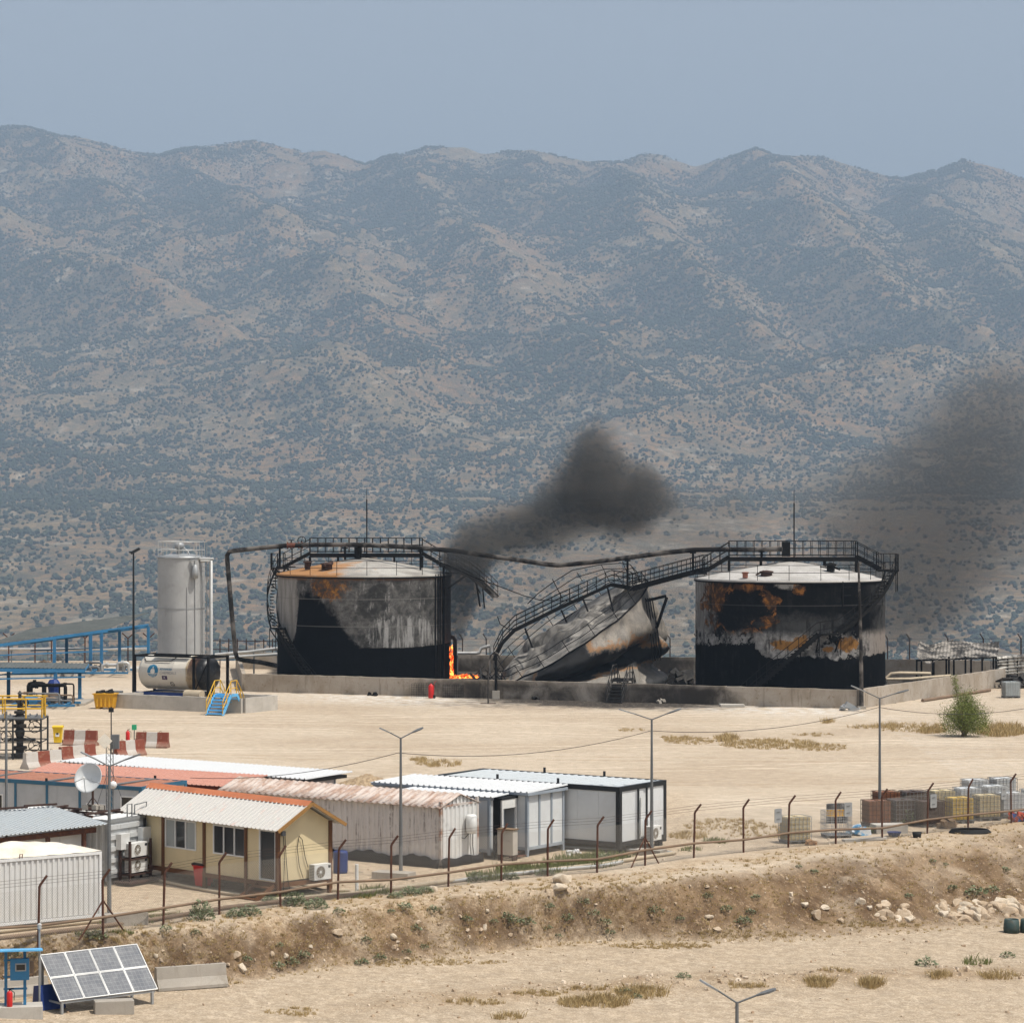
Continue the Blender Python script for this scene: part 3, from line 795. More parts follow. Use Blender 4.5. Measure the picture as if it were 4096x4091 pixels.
def burn1(t, oc, u, z):
    n1 = t.noise(oc, 0.45, 7, 0.65, 0.4); n2 = t.noise(oc, 1.9, 8, 0.7, 0.3); n3 = t.noise(t.scale(oc, (3, 3, 0.35)), 1.0, 6, 0.65)
    base = t.mix(t.ss(n2, 0.3, 0.7), (0.05, 0.048, 0.044), (0.155, 0.147, 0.137))
    base = t.mix(t.ss(n1, 0.46, 0.62, 0, 0.85), base, (0.03, 0.029, 0.027))
    base = t.mix(t.math('MULTIPLY', t.ss(n3, 0.56, 0.66), t.ss(n2, 0.45, 0.62, 0, 0.8)), base, (0.30, 0.29, 0.275))
    # right-hand lower zone streaked pale
    base = t.mix(t.math('MULTIPLY', blob(t, oc, u, z, 0.5, 4.3, 0.42, 1.3, 0.7), t.ss(n3, 0.45, 0.6, 0, 0.75)), base, (0.36, 0.35, 0.33))
    # pale strip on the far left
    left = t.ss(t.math('ADD', u, t.math('MULTIPLY_ADD', n2, 0.2, -0.1)), -0.70, -0.74)
    base = t.mix(left, base, t.mix(t.ss(n3, 0.35, 0.65), (0.20, 0.185, 0.165), (0.33, 0.31, 0.285)))
    # brown scorch toward the right edge
    base = t.mix(t.ss(u, 0.80, 0.97, 0, 0.65), base, (0.12, 0.09, 0.065))
    # rust near the top
    rust = t.math('MULTIPLY', blob(t, oc, u, z, -0.36, 7.9, 0.22, 1.0, 0.8, 1.2), t.ss(n2, 0.35, 0.55))
    base = t.mix(rust, base, t.mix(t.ss(n2, 0.45, 0.65), (0.13, 0.055, 0.02), (0.36, 0.17, 0.045)))
    base = t.mix(t.math('MULTIPLY', t.ss(z, 8.25, 8.6), t.ss(n1, 0.42, 0.55, 0.2, 0.9)), base, (0.20, 0.10, 0.05))
    # soot that climbs from the ground
    hb = t.curve(u, [(-1, 4.7), (-0.9, 3.9), (-0.79, 3.4), (-0.745, 4.2), (-0.70, 7.0), (-0.6, 7.4), (-0.5, 7.1), (-0.4, 6.7), (-0.3, 5.8), (-0.2, 4.85), (-0.1, 3.9), (0, 3.25), (0.5, 3.2), (1, 3.35)])
    sideways = t.math('MULTIPLY', t.ss(u, -0.85, -0.7), t.ss(u, 0.05, -0.05))
    rag = t.math('MULTIPLY', t.math('SUBTRACT', t.noise(oc, 1.2, 8, 0.7), 0.5), t.math('MULTIPLY_ADD', sideways, 2.2, 0.22))
    soot = t.ss(t.math('SUBTRACT', z, t.math('ADD', hb, rag)), t.math('MULTIPLY_ADD', sideways, 0.35, 0.04), t.math('MULTIPLY_ADD', sideways, -0.35, -0.04))
    c = t.mix(soot, base, t.mix(t.ss(n2, 0.55, 0.75, 0, 0.5), (0.003, 0.003, 0.003), (0.010, 0.0095, 0.009)))
    seams = t.math('MAXIMUM', t.ss(t.math('ABSOLUTE', t.math('SUBTRACT', z, 6.95)), 0.05, 0.02), t.ss(t.math('ABSOLUTE', t.math('SUBTRACT', z, 4.85)), 0.05, 0.02))
    c = t.mix(t.math('MULTIPLY', seams, 0.5), c, (0.2, 0.19, 0.175))
    return c, 0.7, t.math('ADD', t.math('MULTIPLY', n1, 0.7), t.math('MULTIPLY', n2, 0.25))

def burn3(t, oc, u, z):
    n1 = t.noise(oc, 0.4, 7, 0.65, 0.6); n2 = t.noise(oc, 1.7, 8, 0.7, 0.4); n3 = t.noise(t.scale(oc, (2.5, 2.5, 0.4)), 1.0, 6, 0.65)
    dark = t.mix(t.ss(n2, 0.5, 0.7, 0, 0.6), (0.004, 0.004, 0.004), (0.020, 0.019, 0.018))
    grey = t.mix(t.ss(n3, 0.35, 0.65), (0.13, 0.12, 0.11), (0.34, 0.325, 0.30))
    orange = t.mix(t.ss(n2, 0.45, 0.68), (0.055, 0.028, 0.014), (0.36, 0.145, 0.032))
    # upper shell: dark, grey at both edges
    up = t.mix(t.ss(t.math('ADD', u, t.math('MULTIPLY_ADD', n1, 0.3, -0.15)), -0.82, -0.93), dark, grey)
    up = t.mix(t.ss(t.math('ADD', u, t.math('MULTIPLY_ADD', n1, 0.5, -0.25)), 0.72, 1.0, 0, 0.7), up, (0.10, 0.098, 0.095))
    up = t.mix(blob(t, oc, u, z, -0.12, 8.55, 0.13, 0.42, 0.6, 1.2), up, (0.30, 0.29, 0.27))
    # smoky grey veils in the middle
    up = t.mix(t.math('MULTIPLY', blob(t, oc, u, z, 0.05, 5.5, 0.5, 0.9, 0.8, 0.5, 0.8), 0.4), up, (0.12, 0.118, 0.115))
    # scorched orange: the thin edge of a ragged patch plus flakes
    a = t.math('DIVIDE', t.math('ADD', u, 0.60), 0.33); bz = t.math('DIVIDE', t.math('SUBTRACT', z, 6.6), 1.75)
    d = t.math('ADD', t.math('SQRT', t.math('ADD', t.math('MULTIPLY', a, a), t.math('MULTIPLY', bz, bz))), t.math('MULTIPLY_ADD', t.noise(oc, 0.75, 8, 0.68, 0.8), 1.7, -0.85))
    ring = t.math('MULTIPLY', t.ss(d, 0.82, 0.93), t.ss(d, 1.06, 0.98))
    up = t.mix(ring, up, orange)
    for (u0, z0, ru, rz) in ((-0.83, 7.6, 0.1, 1.2), (-0.28, 7.3, 0.10, 0.35), (0.0, 8.15, 0.07, 0.4), (-0.80, 7.2, 0.06, 0.3), (-0.5, 8.3, 0.14, 0.25)):
        up = t.mix(t.math('MULTIPLY', blob(t, oc, u, z, u0, z0, ru, rz, 0.9, 1.4), 0.9), up, orange)
    # flaky pale band
    band = t.mix(t.ss(n2, 0.3, 0.7), (0.15, 0.145, 0.135), (0.33, 0.32, 0.305))
    band = t.mix(t.ss(n1, 0.48, 0.62, 0, 0.7), band, (0.06, 0.057, 0.053))
    band = t.mix(t.ss(u, 0.55, 0.95), band, (0.22, 0.19, 0.165))
    fl = t.ss(t.noise(oc, 1.5, 9, 0.72, 0.3), 0.52, 0.55)
    band = t.mix(t.math('MULTIPLY', fl, t.math('MAXIMUM', t.ss(u, -0.42, -0.5), t.math('MULTIPLY', t.ss(u, 0.1, 0.22), t.ss(u, 0.75, 0.6)))), band, dark)
    for (u0, z0, ru, rz) in ((-0.14, 4.1, 0.16, 0.36), (0.03, 4.4, 0.09, 0.4), (0.52, 4.1, 0.11, 0.5), (0.3, 3.75, 0.05, 0.2), (0.37, 5.0, 0.04, 0.12)):
        band = t.mix(blob(t, oc, u, z, u0, z0, ru, rz, 0.95, 1.9, 0.15), band, (0.24, 0.12, 0.036))
    zb = t.math('ADD', z, t.math('MULTIPLY_ADD', t.noise(oc, 0.9, 8, 0.7), 1.1, -0.55))
    c = t.mix(t.ss(zb, 5.3, 4.5), up, band)
    # black foot
    hb = t.curve(u, [(-1, 3.5), (-0.75, 3.7), (-0.6, 3.75), (-0.45, 3.75), (-0.36, 3.2), (-0.2, 3.1), (0.1, 3.3), (0.4, 3.0), (0.6, 3.15), (1, 3.35)])
    rag = t.math('MULTIPLY_ADD', t.noise(oc, 1.6, 9, 0.75, 0.5), t.math('MULTIPLY_ADD', t.ss(u, -0.3, -0.5), 0.7, 1.0), -0.5)
    c = t.mix(t.ss(t.math('SUBTRACT', z, t.math('ADD', hb, rag)), 0.04, -0.04), c, (0.003, 0.003, 0.003))
    # soot drifting over everything in ragged, upward streaks
    c = t.mix(t.math('MULTIPLY', t.ss(n3, 0.46, 0.62), t.ss(t.noise(oc, 0.7, 7, 0.7, 0.8), 0.42, 0.6, 0, 0.85)), c, (0.012, 0.0115, 0.011))
    s1 = t.ss(t.math('ABSOLUTE', t.math('SUBTRACT', z, 6.95)), 0.05, 0.02)
    c = t.mix(t.math('MULTIPLY', s1, 0.3), c, (0.12, 0.115, 0.11))
    return c, 0.72, t.math('ADD', t.math('MULTIPLY', n1, 0.7), t.math('MULTIPLY', n2, 0.25))

def roofmat(name, pale, mid, rusty, x0):
    m, t, b = newmat(name)
    oc = t.coord('Object'); x, y, z = t.sep(oc)
    n1 = t.noise(oc, 0.5, 7, 0.65, 0.5); n2 = t.noise(oc, 2.0, 7, 0.7)
    c = t.mix(t.ss(n1, 0.35, 0.65), pale, mid)
    side = t.math('ADD', t.math('DIVIDE', x, 6.0), t.math('MULTIPLY_ADD', n1, 2.2, -1.1))
    c = t.mix(t.ss(side, x0 + 0.25, x0 - 0.25), c, rusty)
    c = t.mix(t.ss(n2, 0.6, 0.75, 0, 0.7), c, (0.05, 0.045, 0.04))
    t.set(b.inputs['Base Color'], c); b.inputs['Roughness'].default_value = 0.8
    t.set(b.inputs['Normal'], t.bump(n1, 0.3, 0.1))
    return m

def build_tank(cx, cy, Rt, shellmat, rfmat, label, deck_x, deckz=10.4, top=8.75, apex=10.05, stairs=None, lands=()):
    T = thing('storage_tank', label, 'storage tank', (cx, cy, 0))
    n = 96
    m = MB(); prof = [(Rt, -0.3)] + [(Rt + (0.015 if k % 2 else 0), top * k / 12) for k in range(0, 12)] + [(Rt, top)]
    # slightly dented plates
    vs = []; fs = []
    for i, (r, z) in enumerate(prof):
        for k in range(n):
            a = 2 * PI * k / n
            d = 0.05 * (float(fbm(np.array([a * 3 + cx]), np.array([z * 0.5]), 3, 5)[0]) - 0.5)
            vs.append(((r + d) * math.cos(a), (r + d) * math.sin(a), z))
    for i in range(len(prof) - 1):
        for k in range(n):
            fs.append((i * n + k, i * n + (k + 1) % n, (i + 1) * n + (k + 1) % n, (i + 1) * n + k))
    m.add(vs, fs, True); m.build('shell', shellmat, T)
    m = MB(); m.lathe([(Rt + 0.09, top - 0.1), (Rt + 0.1, top + 0.02), (Rt - 0.02, top + 0.05), (Rt * 0.5, top + (apex - top) * 0.56), (0.4, apex - .02), (0.02, apex)], n=72)
    m.build('roof', rfmat, T)
    m = MB(); m.lathe([(Rt + 0.012, top - 0.22), (Rt + 0.11, top - 0.2), (Rt + 0.11, top - 0.105), (Rt + 0.012, top - 0.1)], n=72)
    m.build('rim_ring', M['black'], T)
    ring = [Vector((cx + (Rt + 0.02) * math.cos(2 * PI * k / 64), cy + (Rt + 0.02) * math.sin(2 * PI * k / 64), top)) for k in range(64)]
    railing(T, ring, 1.15, M['black'], 2.35, 0.024, (0.6,), closed=True, name='roof_railing')
    # crossing bridge over the roof
    x0, x1 = deck_x
    m = MB(); m.box((0.5 * (x0 + x1) - cx, 0, deckz - 0.16), (x1 - x0, 1.1, 0.10))
    for y in (-0.55, 0.55): m.box((0.5 * (x0 + x1) - cx, y, deckz - 0.22), (x1 - x0, 0.08, 0.30))
    for k in range(5):
        xx = x0 - cx + (x1 - x0) * k / 4
        zz = top + (apex - top) * (1 - abs(xx) / Rt)
        for y in (-0.5, 0.5): m.bar((xx, y, zz - 0.05), (xx, y, deckz - 0.3), 0.12)
    m.build('bridge_deck', M['black'], T)
    for y in (-0.55, 0.55):
        railing(T, [(x0, cy + y, deckz), (x1, cy + y, deckz)], 1.15, M['black'], 0.62, 0.026, (0.6,), name='bridge_railing', toe=True)
    return T

def flight(T, a, b, w=0.9, h=1.1, mat=None, n=None, rails=True):
    """straight stair flight between two world points, part of thing T"""
    mat = mat or M['black']; a = Vector(a); b = Vector(b); off = Vector(T.location)
    d = b - a; hd = Vector((d.x, d.y, 0)).normalized(); side = Vector((-hd.y, hd.x, 0))
    m = MB()
    for s in (-1, 1): m.bar(a + side * (s * w / 2), b + side * (s * w / 2), 0.05, 0.26)
    st = wb(m, 'stair_flight', mat, T)
    n = n or max(2, int(abs(d.z) / 0.22))
    tm = tread_mesh(w, 0.28, mat)
    for i in range(n):
        inst(tm, 'tread', st, a + d * ((i + .5) / n) - off, (0, 0, math.atan2(hd.y, hd.x) + PI / 2))
    if rails:
        for s in (-1, 1):
            railing(T, [a + side * (s * w / 2), b + side * (s * w / 2)], h, mat, 0.8, 0.026, (0.55,), name='stair_railing')

C1 = Vector((-11.7, 237.6, 0)); R1 = 6.85
C2 = Vector((4.8, 231.0, 0)); R2 = 6.7
C3 = Vector((20.95, 226.0, 0)); R3 = 7.12
T1 = build_tank(C1.x, C1.y, R1, tankmat('scorched_shell_grey', None, burn1), roofmat('scorched_roof_rusty', (0.42, 0.40, 0.36), (0.27, 0.25, 0.22), (0.34, 0.17, 0.065), -0.25),
                'tall burnt tank with grey shell, black wedge of soot and rust-tinted roof, beside the flames', (C1.x - 4.3, C1.x + 4.6))
helix_stair(T1, C1, R1, [(-112, 9.15, -69, 4.6), (-61, 4.6, -26, 0.2)], 0.75, lands=[(-70, -60, 4.6), (-124, -111, 9.2)])
flight(T1, (C1.x - 4.3, C1.y, 10.35), (C1.x - 6.4, C1.y, 9.25))
flight(T1, (C1.x + 4.6, C1.y, 10.35), (C1.x + 6.9, C1.y, 9.0))
m = MB(); m.box((-6.7, 0, 9.15), (1.3, 1.6, 0.1)); m.bar((-6.6, -.7, 8.2), (-7.3, -.7, 9.1), .08); m.bar((-6.6, .7, 8.2), (-7.3, .7, 9.1), .08)
m.build('landing', M['black'], T1)
railing(T1, [C1 + Vector((-6.2, -.8, 9.2)), C1 + Vector((-7.35, -.8, 9.2)), C1 + Vector((-7.35, .8, 9.2))], 1.15, name='landing_railing', step=0.6)
m = MB(); m.cyl((0.2, 0, 10.2), (0.2, 0, 14.6), 0.05, 6).cyl((0.2, 0, 14.5), (0.2, 0, 15.5), 0.02, 5); m.build('lightning_rod', M['black'], T1)
m = MB(); m.lathe([(0.42, 0), (0.42, .35), (0.5, .36), (0.5, .45), (0.3, .5), (0.02, .55)], (-2.7, -4.2, 9.2), 14).cyl((-2.9, -4.7, 9.5), (-2.3, -3.9, 9.75), .12, 8)
m.build('roof_hatch', M['rust_d'], T1)
m = MB(); m.lathe([(0.2, 0), (0.2, .5), (0.35, .52), (0.35, .62), (0.02, .66)], (-4.3, -3.0, 9.15), 12); m.build('vent', M['rust_d'], T1)
m = MB(); m.lathe([(0.3, 0), (0.3, .9), (0.4, .92), (0.4, 1.1), (0.02, 1.2)], (-.45, -.8, 10.0), 12); m.build('vent', M['black'], T1)
m = MB()
for k, ph in enumerate((56, 59, 61.5)):
    x, y = (R1 + .08) * math.sin(R(ph)), -(R1 + .08) * math.cos(R(ph)); m.cyl((x, y, 0), (x, y, 8.8), 0.05, 6)
x, y = (R1 + .1) * math.sin(R(66)), -(R1 + .1) * math.cos(R(66)); m.cyl((x, y, 0), (x, y, 9.5), 0.09, 8)
m.build('riser_pipe', M['black'], T1)
m = MB()
for s in (-1, 1): m.bar((R1 * .97, s * .5 - 1.2, 7.6), (R1 + 1.4, s * .5 - 1.2, 8.75), 0.14)
m.box((R1 + .55, -1.2, 8.82), (2.1, 1.2, .12)); m.build('walkway_bracket', M['black'], T1)

T3 = build_tank(C3.x, C3.y, R3, tankmat('scorched_shell_black', None, burn3), roofmat('ash_white_roof', (0.46, 0.44, 0.41), (0.35, 0.33, 0.30), (0.30, 0.27, 0.23), -1.3),
                'burnt tank with blackened shell, orange scorch marks and ash-white roof behind the tall bare pole', (C3.x - 4.6, C3.x + 5.0))
helix_stair(T3, C3, R3, [(74, 9.35, 21, 4.95), (11, 4.95, -32, 0.1)], 0.75, lands=[(10, 22, 4.95), (73, 84, 9.4)])
flight(T3, (C3.x - 4.6, C3.y, 10.35), (C3.x - 6.6, C3.y, 9.15))
flight(T3, (C3.x + 5.0, C3.y, 10.35), (C3.x + 6.7, C3.y - .6, 9.45))
m = MB(); m.box((7.15, -1.4, 9.38), (1.5, 2.2, 0.12)); m.bar((6.9, -.8, 7.9), (7.8, -.8, 9.3), .1); m.bar((6.8, -2.2, 7.9), (7.7, -2.2, 9.3), .1)
m.box((-6.9, 0, 9.1), (1.2, 1.6, 0.1)); m.build('landing', M['black'], T3)
railing(T3, [C3 + Vector((6.5, -.3, 9.4)), C3 + Vector((7.85, -.3, 9.4)), C3 + Vector((7.85, -2.4, 9.4))], 1.2, name='landing_railing', step=0.5)
m = MB(); m.cyl((0.3, 0, 10.2), (0.3, 0, 14.4), 0.05, 6).cyl((0.3, 0, 14.3), (0.3, 0, 15.4), 0.02, 5); m.build('lightning_rod', M['black'], T3)
m = MB(); m.lathe([(0.42, 0), (0.42, .3), (0.52, .32), (0.52, .42), (0.02, .5)], (-2.2, -5.0, 9.0), 14).cyl((-3.0, -5.2, 9.15), (-2.4, -5.0, 9.45), .07, 6); m.build('roof_hatch', M['rust_d'], T3)
m = MB(); m.lathe([(0.2, 0), (0.2, .3), (0.26, .32), (0.26, .42), (0.02, .44)], (-3.8, -5.4, 8.95), 12); m.build('vent', weather('brick_red_vent', (.3, .12, .08)), T3)
m = MB(); m.lathe([(0.3, 0), (0.3, .4), (0.42, .42), (0.42, .55), (0.02, .7)], (2.7, -3.4, 9.35), 12).cyl((1.9, -3.5, 9.7), (2.6, -3.4, 9.6), .06, 6).cyl((2.8, -3.4, 9.7), (3.4, -3.3, 9.5), .09, 6); m.build('vent', M['black'], T3)
m = MB(); m.box((-.35, -.45, 10.95), (.6, .5, 1.1)); m.build('valve_box', M['black'], T3)
m = MB()
for (px, y0, y1) in ((3347, 2300, 2450),):
    pass
x, y = (R3 + .06) * math.sin(R(27)), -(R3 + .06) * math.cos(R(27)); m.cyl((x, y, 6.9), (x, y, 8.7), 0.06, 6); m.box((x + .35, y + .05, 8.3), (.7, .12, .06)); m.box((x + .3, y + .05, 7.7), (.6, .12, .08))
m.build('gauge_bracket', M['black'], T3)

# ---------------- collapsed tank
def build_collapsed():
    T = thing('collapsed_tank', 'crumpled collapsed tank with its grey roof folded down to the ground between two standing tanks', 'storage tank', (C2.x, C2.y, 0))
    n = 168; nt = 40
    Cc = np.array([0.05, -0.3, 4.55]); u = np.array([math.cos(R(33)), 0, math.sin(R(33))]) * 6.75; v = np.array([0, math.cos(R(9)), math.sin(R(9))]) * 6.55
    th = np.linspace(0, 2 * PI, n, endpoint=False)
    rim = Cc[None] + np.cos(th)[:, None] * u[None] + np.sin(th)[:, None] * v[None]
    rim[:, 2] += 0.35 * (fbm(th * 3, th * 0, 3, 8) - 0.5)
    base = np.stack([R2 * np.cos(th), R2 * np.sin(th), np.zeros(n)], -1)
    tt_ = np.linspace(0, 1, nt + 1)
    wr = (th + PI) % (2 * PI) - PI
    def ang(c, w): 
        d = (wr - R(c) + PI) % (2 * PI) - PI
        return np.exp(-(d / R(w)) ** 2)
    V = np.zeros((nt + 1, n, 3)); soot = np.zeros((nt + 1, n))
    for i, t in enumerate(tt_):
        P = base * (1 - t) + rim * t
        hgt = (rim[:, 2]) / 8.0
        rad = np.stack([np.cos(th), np.sin(th), 0 * th], -1)
        f = ang(-60, 42) * (-2.6 * math.exp(-((t - .47) / .15) ** 2) + 0.9 * math.exp(-((t - .74) / .13) ** 2))
        f += ang(-5, 30) * (1.0 * math.exp(-((t - .46) / .16) ** 2) - 1.1 * math.exp(-((t - .25) / .08) ** 2) + .5 * math.exp(-((t - .12) / .07) ** 2))
        cre = fbm(th * 2.6 + 3, np.full(n, t * 1.2), 3, 44, 0.55, True) - 0.6
        f += 1.9 * cre * hgt * math.sin(PI * min(t * 1.05, 1))
        f += 0.55 * (np.abs(np.sin(th * 5.5 + 5 * t + 2.5 * fbm(th * 2, np.full(n, t * 2), 2, 91))) - .6) * math.sin(PI * t) * hgt * 1.3
        f += 0.7 * (fbm(th * 9, np.full(n, t * 5), 3, 45) - 0.5) * math.sin(PI * t)
        P = P + rad * f[:, None]
        # upper shell sags over the fold
        P[:, 2] -= ang(-62, 40) * 0.85 * math.exp(-((t - .62) / .16) ** 2)
        P[:, 2] = np.maximum(P[:, 2], -0.1 if i == 0 else 0.02)
        V[i] = P
        soot[i] = np.clip(ang(-70, 36) * math.exp(-((t - .56) / .17) ** 2) * 1.2 + ang(-100, 22) * (t > .3) * .8 + ang(-30, 26) * math.exp(-((t - .38) / .10) ** 2) * .8, 0, 1)  # soot tone also painted dark where the fold's hollow lies in shade
    idx = np.arange((nt + 1) * n).reshape(nt + 1, n)
    m = MB(); fs = []
    for i in range(nt):
        for k in range(n): fs.append((idx[i, k], idx[i, (k + 1) % n], idx[i + 1, (k + 1) % n], idx[i + 1, k]))
    m.add(V.reshape(-1, 3).tolist(), [tuple(int(a) for a in f) for f in fs], True)
    mt, t, b = newmat('crumpled_shell')
    oc = t.coord('Object'); x, y, z = t.sep(oc)
    n1 = t.noise(oc, 0.5, 7, 0.65, 0.5); n2 = t.noise(oc, 2.2, 8, 0.7); n3 = t.noise(t.scale(oc, (3, 3, .5)), 1.0, 5, .6)
    c = t.mix(t.ss(n1, 0.35, 0.65), (0.30, 0.265, 0.22), (0.15, 0.137, 0.12))
    c = t.mix(t.ss(n3, .54, .68, 0, .6), c, (0.12, 0.11, 0.095))
    c = t.mix(t.math('MULTIPLY', t.ss(z, 1.4, .6), t.ss(n2, .3, .6, .5, 1)), c, (0.50, 0.46, 0.40))
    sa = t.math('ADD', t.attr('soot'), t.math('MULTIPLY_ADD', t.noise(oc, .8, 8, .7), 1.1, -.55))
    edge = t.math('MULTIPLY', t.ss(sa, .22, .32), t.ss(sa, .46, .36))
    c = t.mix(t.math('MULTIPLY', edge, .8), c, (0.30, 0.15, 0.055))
    c = t.mix(t.ss(sa, .32, .52), c, (0.016, 0.015, 0.014))  # near-black for burnt steel and for the shade inside the fold
    t.set(b.inputs['Base Color'], c); b.inputs['Roughness'].default_value = 0.7
    t.set(b.inputs['Normal'], t.bump(t.math('ADD', n1, t.math('MULTIPLY', n2, .3)), .5, .18))
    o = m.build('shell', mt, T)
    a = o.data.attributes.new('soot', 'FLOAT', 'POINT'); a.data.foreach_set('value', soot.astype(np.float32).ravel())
    # roof: folded sheet inside the rim
    nr = 40; m = MB(); Vr = []
    nrm = np.cross(u, v); nrm /= np.linalg.norm(nrm)
    for i in range(nr + 1):
        r = max(i / nr, 0.004)
        P = Cc[None] + (rim - Cc[None]) * r
        q = np.sin(th) * r; p = np.cos(th) * r            # q across, p up the slope
        wob = fbm(p * 1.6 + 7, q * 3.0, 3, 61) * 5
        wr_ = (0.60 * np.sin(q * 11 + p * 2.5 + wob * 1.4) * sstep(-p, -0.45, 0.5) + 0.34 * np.sin(q * 7 + wob) + 1.5 * (fbm(p * 2.2 + 3, q * 2.2, 3, 77, .5, True) - .62)) * (1 - r ** 8)
        dome = 0.75 * (1 - r * r) * sstep(p, -0.9, 0.5) - 0.55 * np.exp(-((p + 0.35) / .3) ** 2 - ((q) / .5) ** 2)
        P = P + nrm[None] * (wr_ + dome)[:, None]
        P[:, 2] = np.maximum(P[:, 2], 0.15)
        Vr.append(P)
    Vr = np.stack(Vr); Vr[-1] = Vr[-1] + np.array([0, 0, 0.03])
    m.add(Vr.reshape(-1, 3).tolist(), [(int(i * n + k), int(i * n + (k + 1) % n), int((i + 1) * n + (k + 1) % n), int((i + 1) * n + k)) for i in range(nr) for k in range(n)], True)
    mt, t, b = newmat('folded_roof')
    oc = t.coord('Object'); n1 = t.noise(oc, .45, 7, .65, .6); n2 = t.noise(oc, 2.0, 8, .7); x, y, z = t.sep(oc)
    c = t.mix(t.ss(n1, .35, .65), (0.30, 0.28, 0.25), (0.15, 0.14, 0.125))
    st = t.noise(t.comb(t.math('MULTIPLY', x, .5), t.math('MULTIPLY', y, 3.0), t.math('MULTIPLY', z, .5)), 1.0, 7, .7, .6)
    c = t.mix(t.ss(st, .46, .62, 0, .8), c, (0.05, 0.046, 0.042))  # dark streaks down the slope, painted in to deepen the wrinkles' shadows
    c = t.mix(t.ss(n2, .56, .72, 0, .75), c, (0.06, 0.055, 0.05))
    c = t.mix(t.math('MULTIPLY', t.ss(z, 1.9, .5), t.ss(n1, .45, .6)), c, (0.34, 0.22, 0.12))
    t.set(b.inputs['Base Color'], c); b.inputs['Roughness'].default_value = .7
    t.set(b.inputs['Normal'], t.bump(n1, .4, .15))
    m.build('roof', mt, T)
    m = MB(); pts = [Vector(rim[k]) + Vector((0, 0, .02)) for k in range(0, n, 3)]
    m.tube(pts, 0.07, 6, closed=True); m.build('rim_ring', M['black'], T)
    # bent roof rail
    off = Vector((C2.x, C2.y, 0)); up = Vector(nrm) 
    if up.z < 0: up = -up
    fr = [Vector(rim[k]) + off for k in range(0, n, 3)]
    railing(T, fr[4:] + fr[:1], 1.1, M['black'], 2.3, 0.03, (0.6,), name='roof_railing', up=up)
    # brackets at the high corner
    m = MB(); m.bar((6.2, -3.0, 4.9), (7.0, -2.3, 7.2), .22, .12); m.bar((5.4, -3.6, 7.0), (6.9, -2.4, 7.3), .2); m.build('walkway_bracket', M['black'], T)
    m = MB()
    for k in range(4):
        m.tube([(5.3 + k * .18, -3.7 + k * .25, 7.2), (5.7 + k * .2, -3.6 + k * .3, 4.5), (5.9 + k * .2, -3.5 + k * .3, 2.4)], .04, 6)
    m.build('hanging_cable', M['black'], T)
    # torn edge debris at the low end
    m = MB(); rg = random.Random(3)
    for k in range(46):
        a = Vector((-6.9 + rg.uniform(-.9, 1.3), -2.2 + rg.uniform(-1.8, 1.4), rg.uniform(.05, 1.2)))
        m.bar(a, a + Vector((rg.uniform(-.9, .9), rg.uniform(-.7, .7), rg.uniform(-.5, .9))), rg.uniform(.04, .12), rg.uniform(.02, .2))
    m.build('torn_plate', M['char'], T)
build_collapsed()

# ---------------- walkways between the tanks
def walkway(label, path, w=0.95, h=1.1, mat=None, name='walkway', post=0.75, rails=(-1, 1), thick=0.24, extra=None):
    path = [Vector(p) for p in path]; mat = mat or M['black']
    T = thing(name, label, 'walkway', path[0])
    m = MB(); sides = {}
    side = []
    for i, p in enumerate(path):
        d = path[min(i + 1, len(path) - 1)] - path[max(i - 1, 0)]
        hd = Vector((d.x, d.y, 0)).normalized(); side.append(Vector((-hd.y, hd.x, 0)))
    for a, b, sa, sb in zip(path[:-1], path[1:], side[:-1], side[1:]):
        for s in (-1, 1): m.bar(a + sa * (s * w / 2), b + sb * (s * w / 2), 0.07, thick)
        q = [a - sa * w / 2, a + sa * w / 2, b + sb * w / 2, b - sb * w / 2]
        vs = [p + Vector((0, 0, .03)) for p in q] + [p - Vector((0, 0, .03)) for p in q]
        m.add(vs, [(0, 1, 2, 3), (7, 6, 5, 4), (0, 4, 5, 1), (1, 5, 6, 2), (2, 6, 7, 3), (3, 7, 4, 0)])
    wb(m, 'deck', mat, T)
    for s in rails:
        railing(T, [p + sd * (s * w / 2) for p, sd in zip(path, side)], h, mat, post, 0.027, (0.38, 0.74), toe=True)
    return T
W2 = walkway('collapsed walkway sloping steeply over the folded roof of the crumpled tank',
             [at(1975, 2640, 229.5), at(2010, 2570, 229.5), at(2058, 2520, 229.5), at(2240, 2430, 229.5), at(2444, 2338, 229.5), at(2530, 2352, 228.8)], 1.1)
m = MB()
for (a, b) in (((2100, 2512), (2130, 2590)), ((2245, 2440), (2268, 2490)), ((2430, 2350), (2455, 2450)), ((2330, 2390), (2352, 2445))):
    m.bar(at(a[0], a[1], 229.2), at(b[0], b[1], 228.6), .1)
wb(m, 'support', M['black'], W2)
m = MB()
m.tube([at(x, y, 229.0) for x, y in ((2110, 2415), (2150, 2375), (2210, 2330), (2290, 2280), (2400, 2258), (2480, 2252), (2520, 2258), (2550, 2290), (2558, 2330))], .04, 6)
m.tube([at(x, y, 230.4) for x, y in ((2160, 2400), (2300, 2310), (2420, 2275), (2500, 2274), (2545, 2300))], .035, 6)
m.tube([at(x, y, 229.0) for x, y in ((1990, 2465), (2000, 2495), (2040, 2520), (2090, 2500))], .04, 6)
m.bar(at(2209, 2315, 229.2), at(2250, 2395, 229.2), .07); m.bar(at(2307, 2288, 229.2), at(2330, 2325, 229.2), .05); m.bar(at(2405, 2258, 229.2), at(2440, 2330, 229.2), .05)
m.bar(at(2490, 2245, 229.2), at(2520, 2320, 229.2), .05)
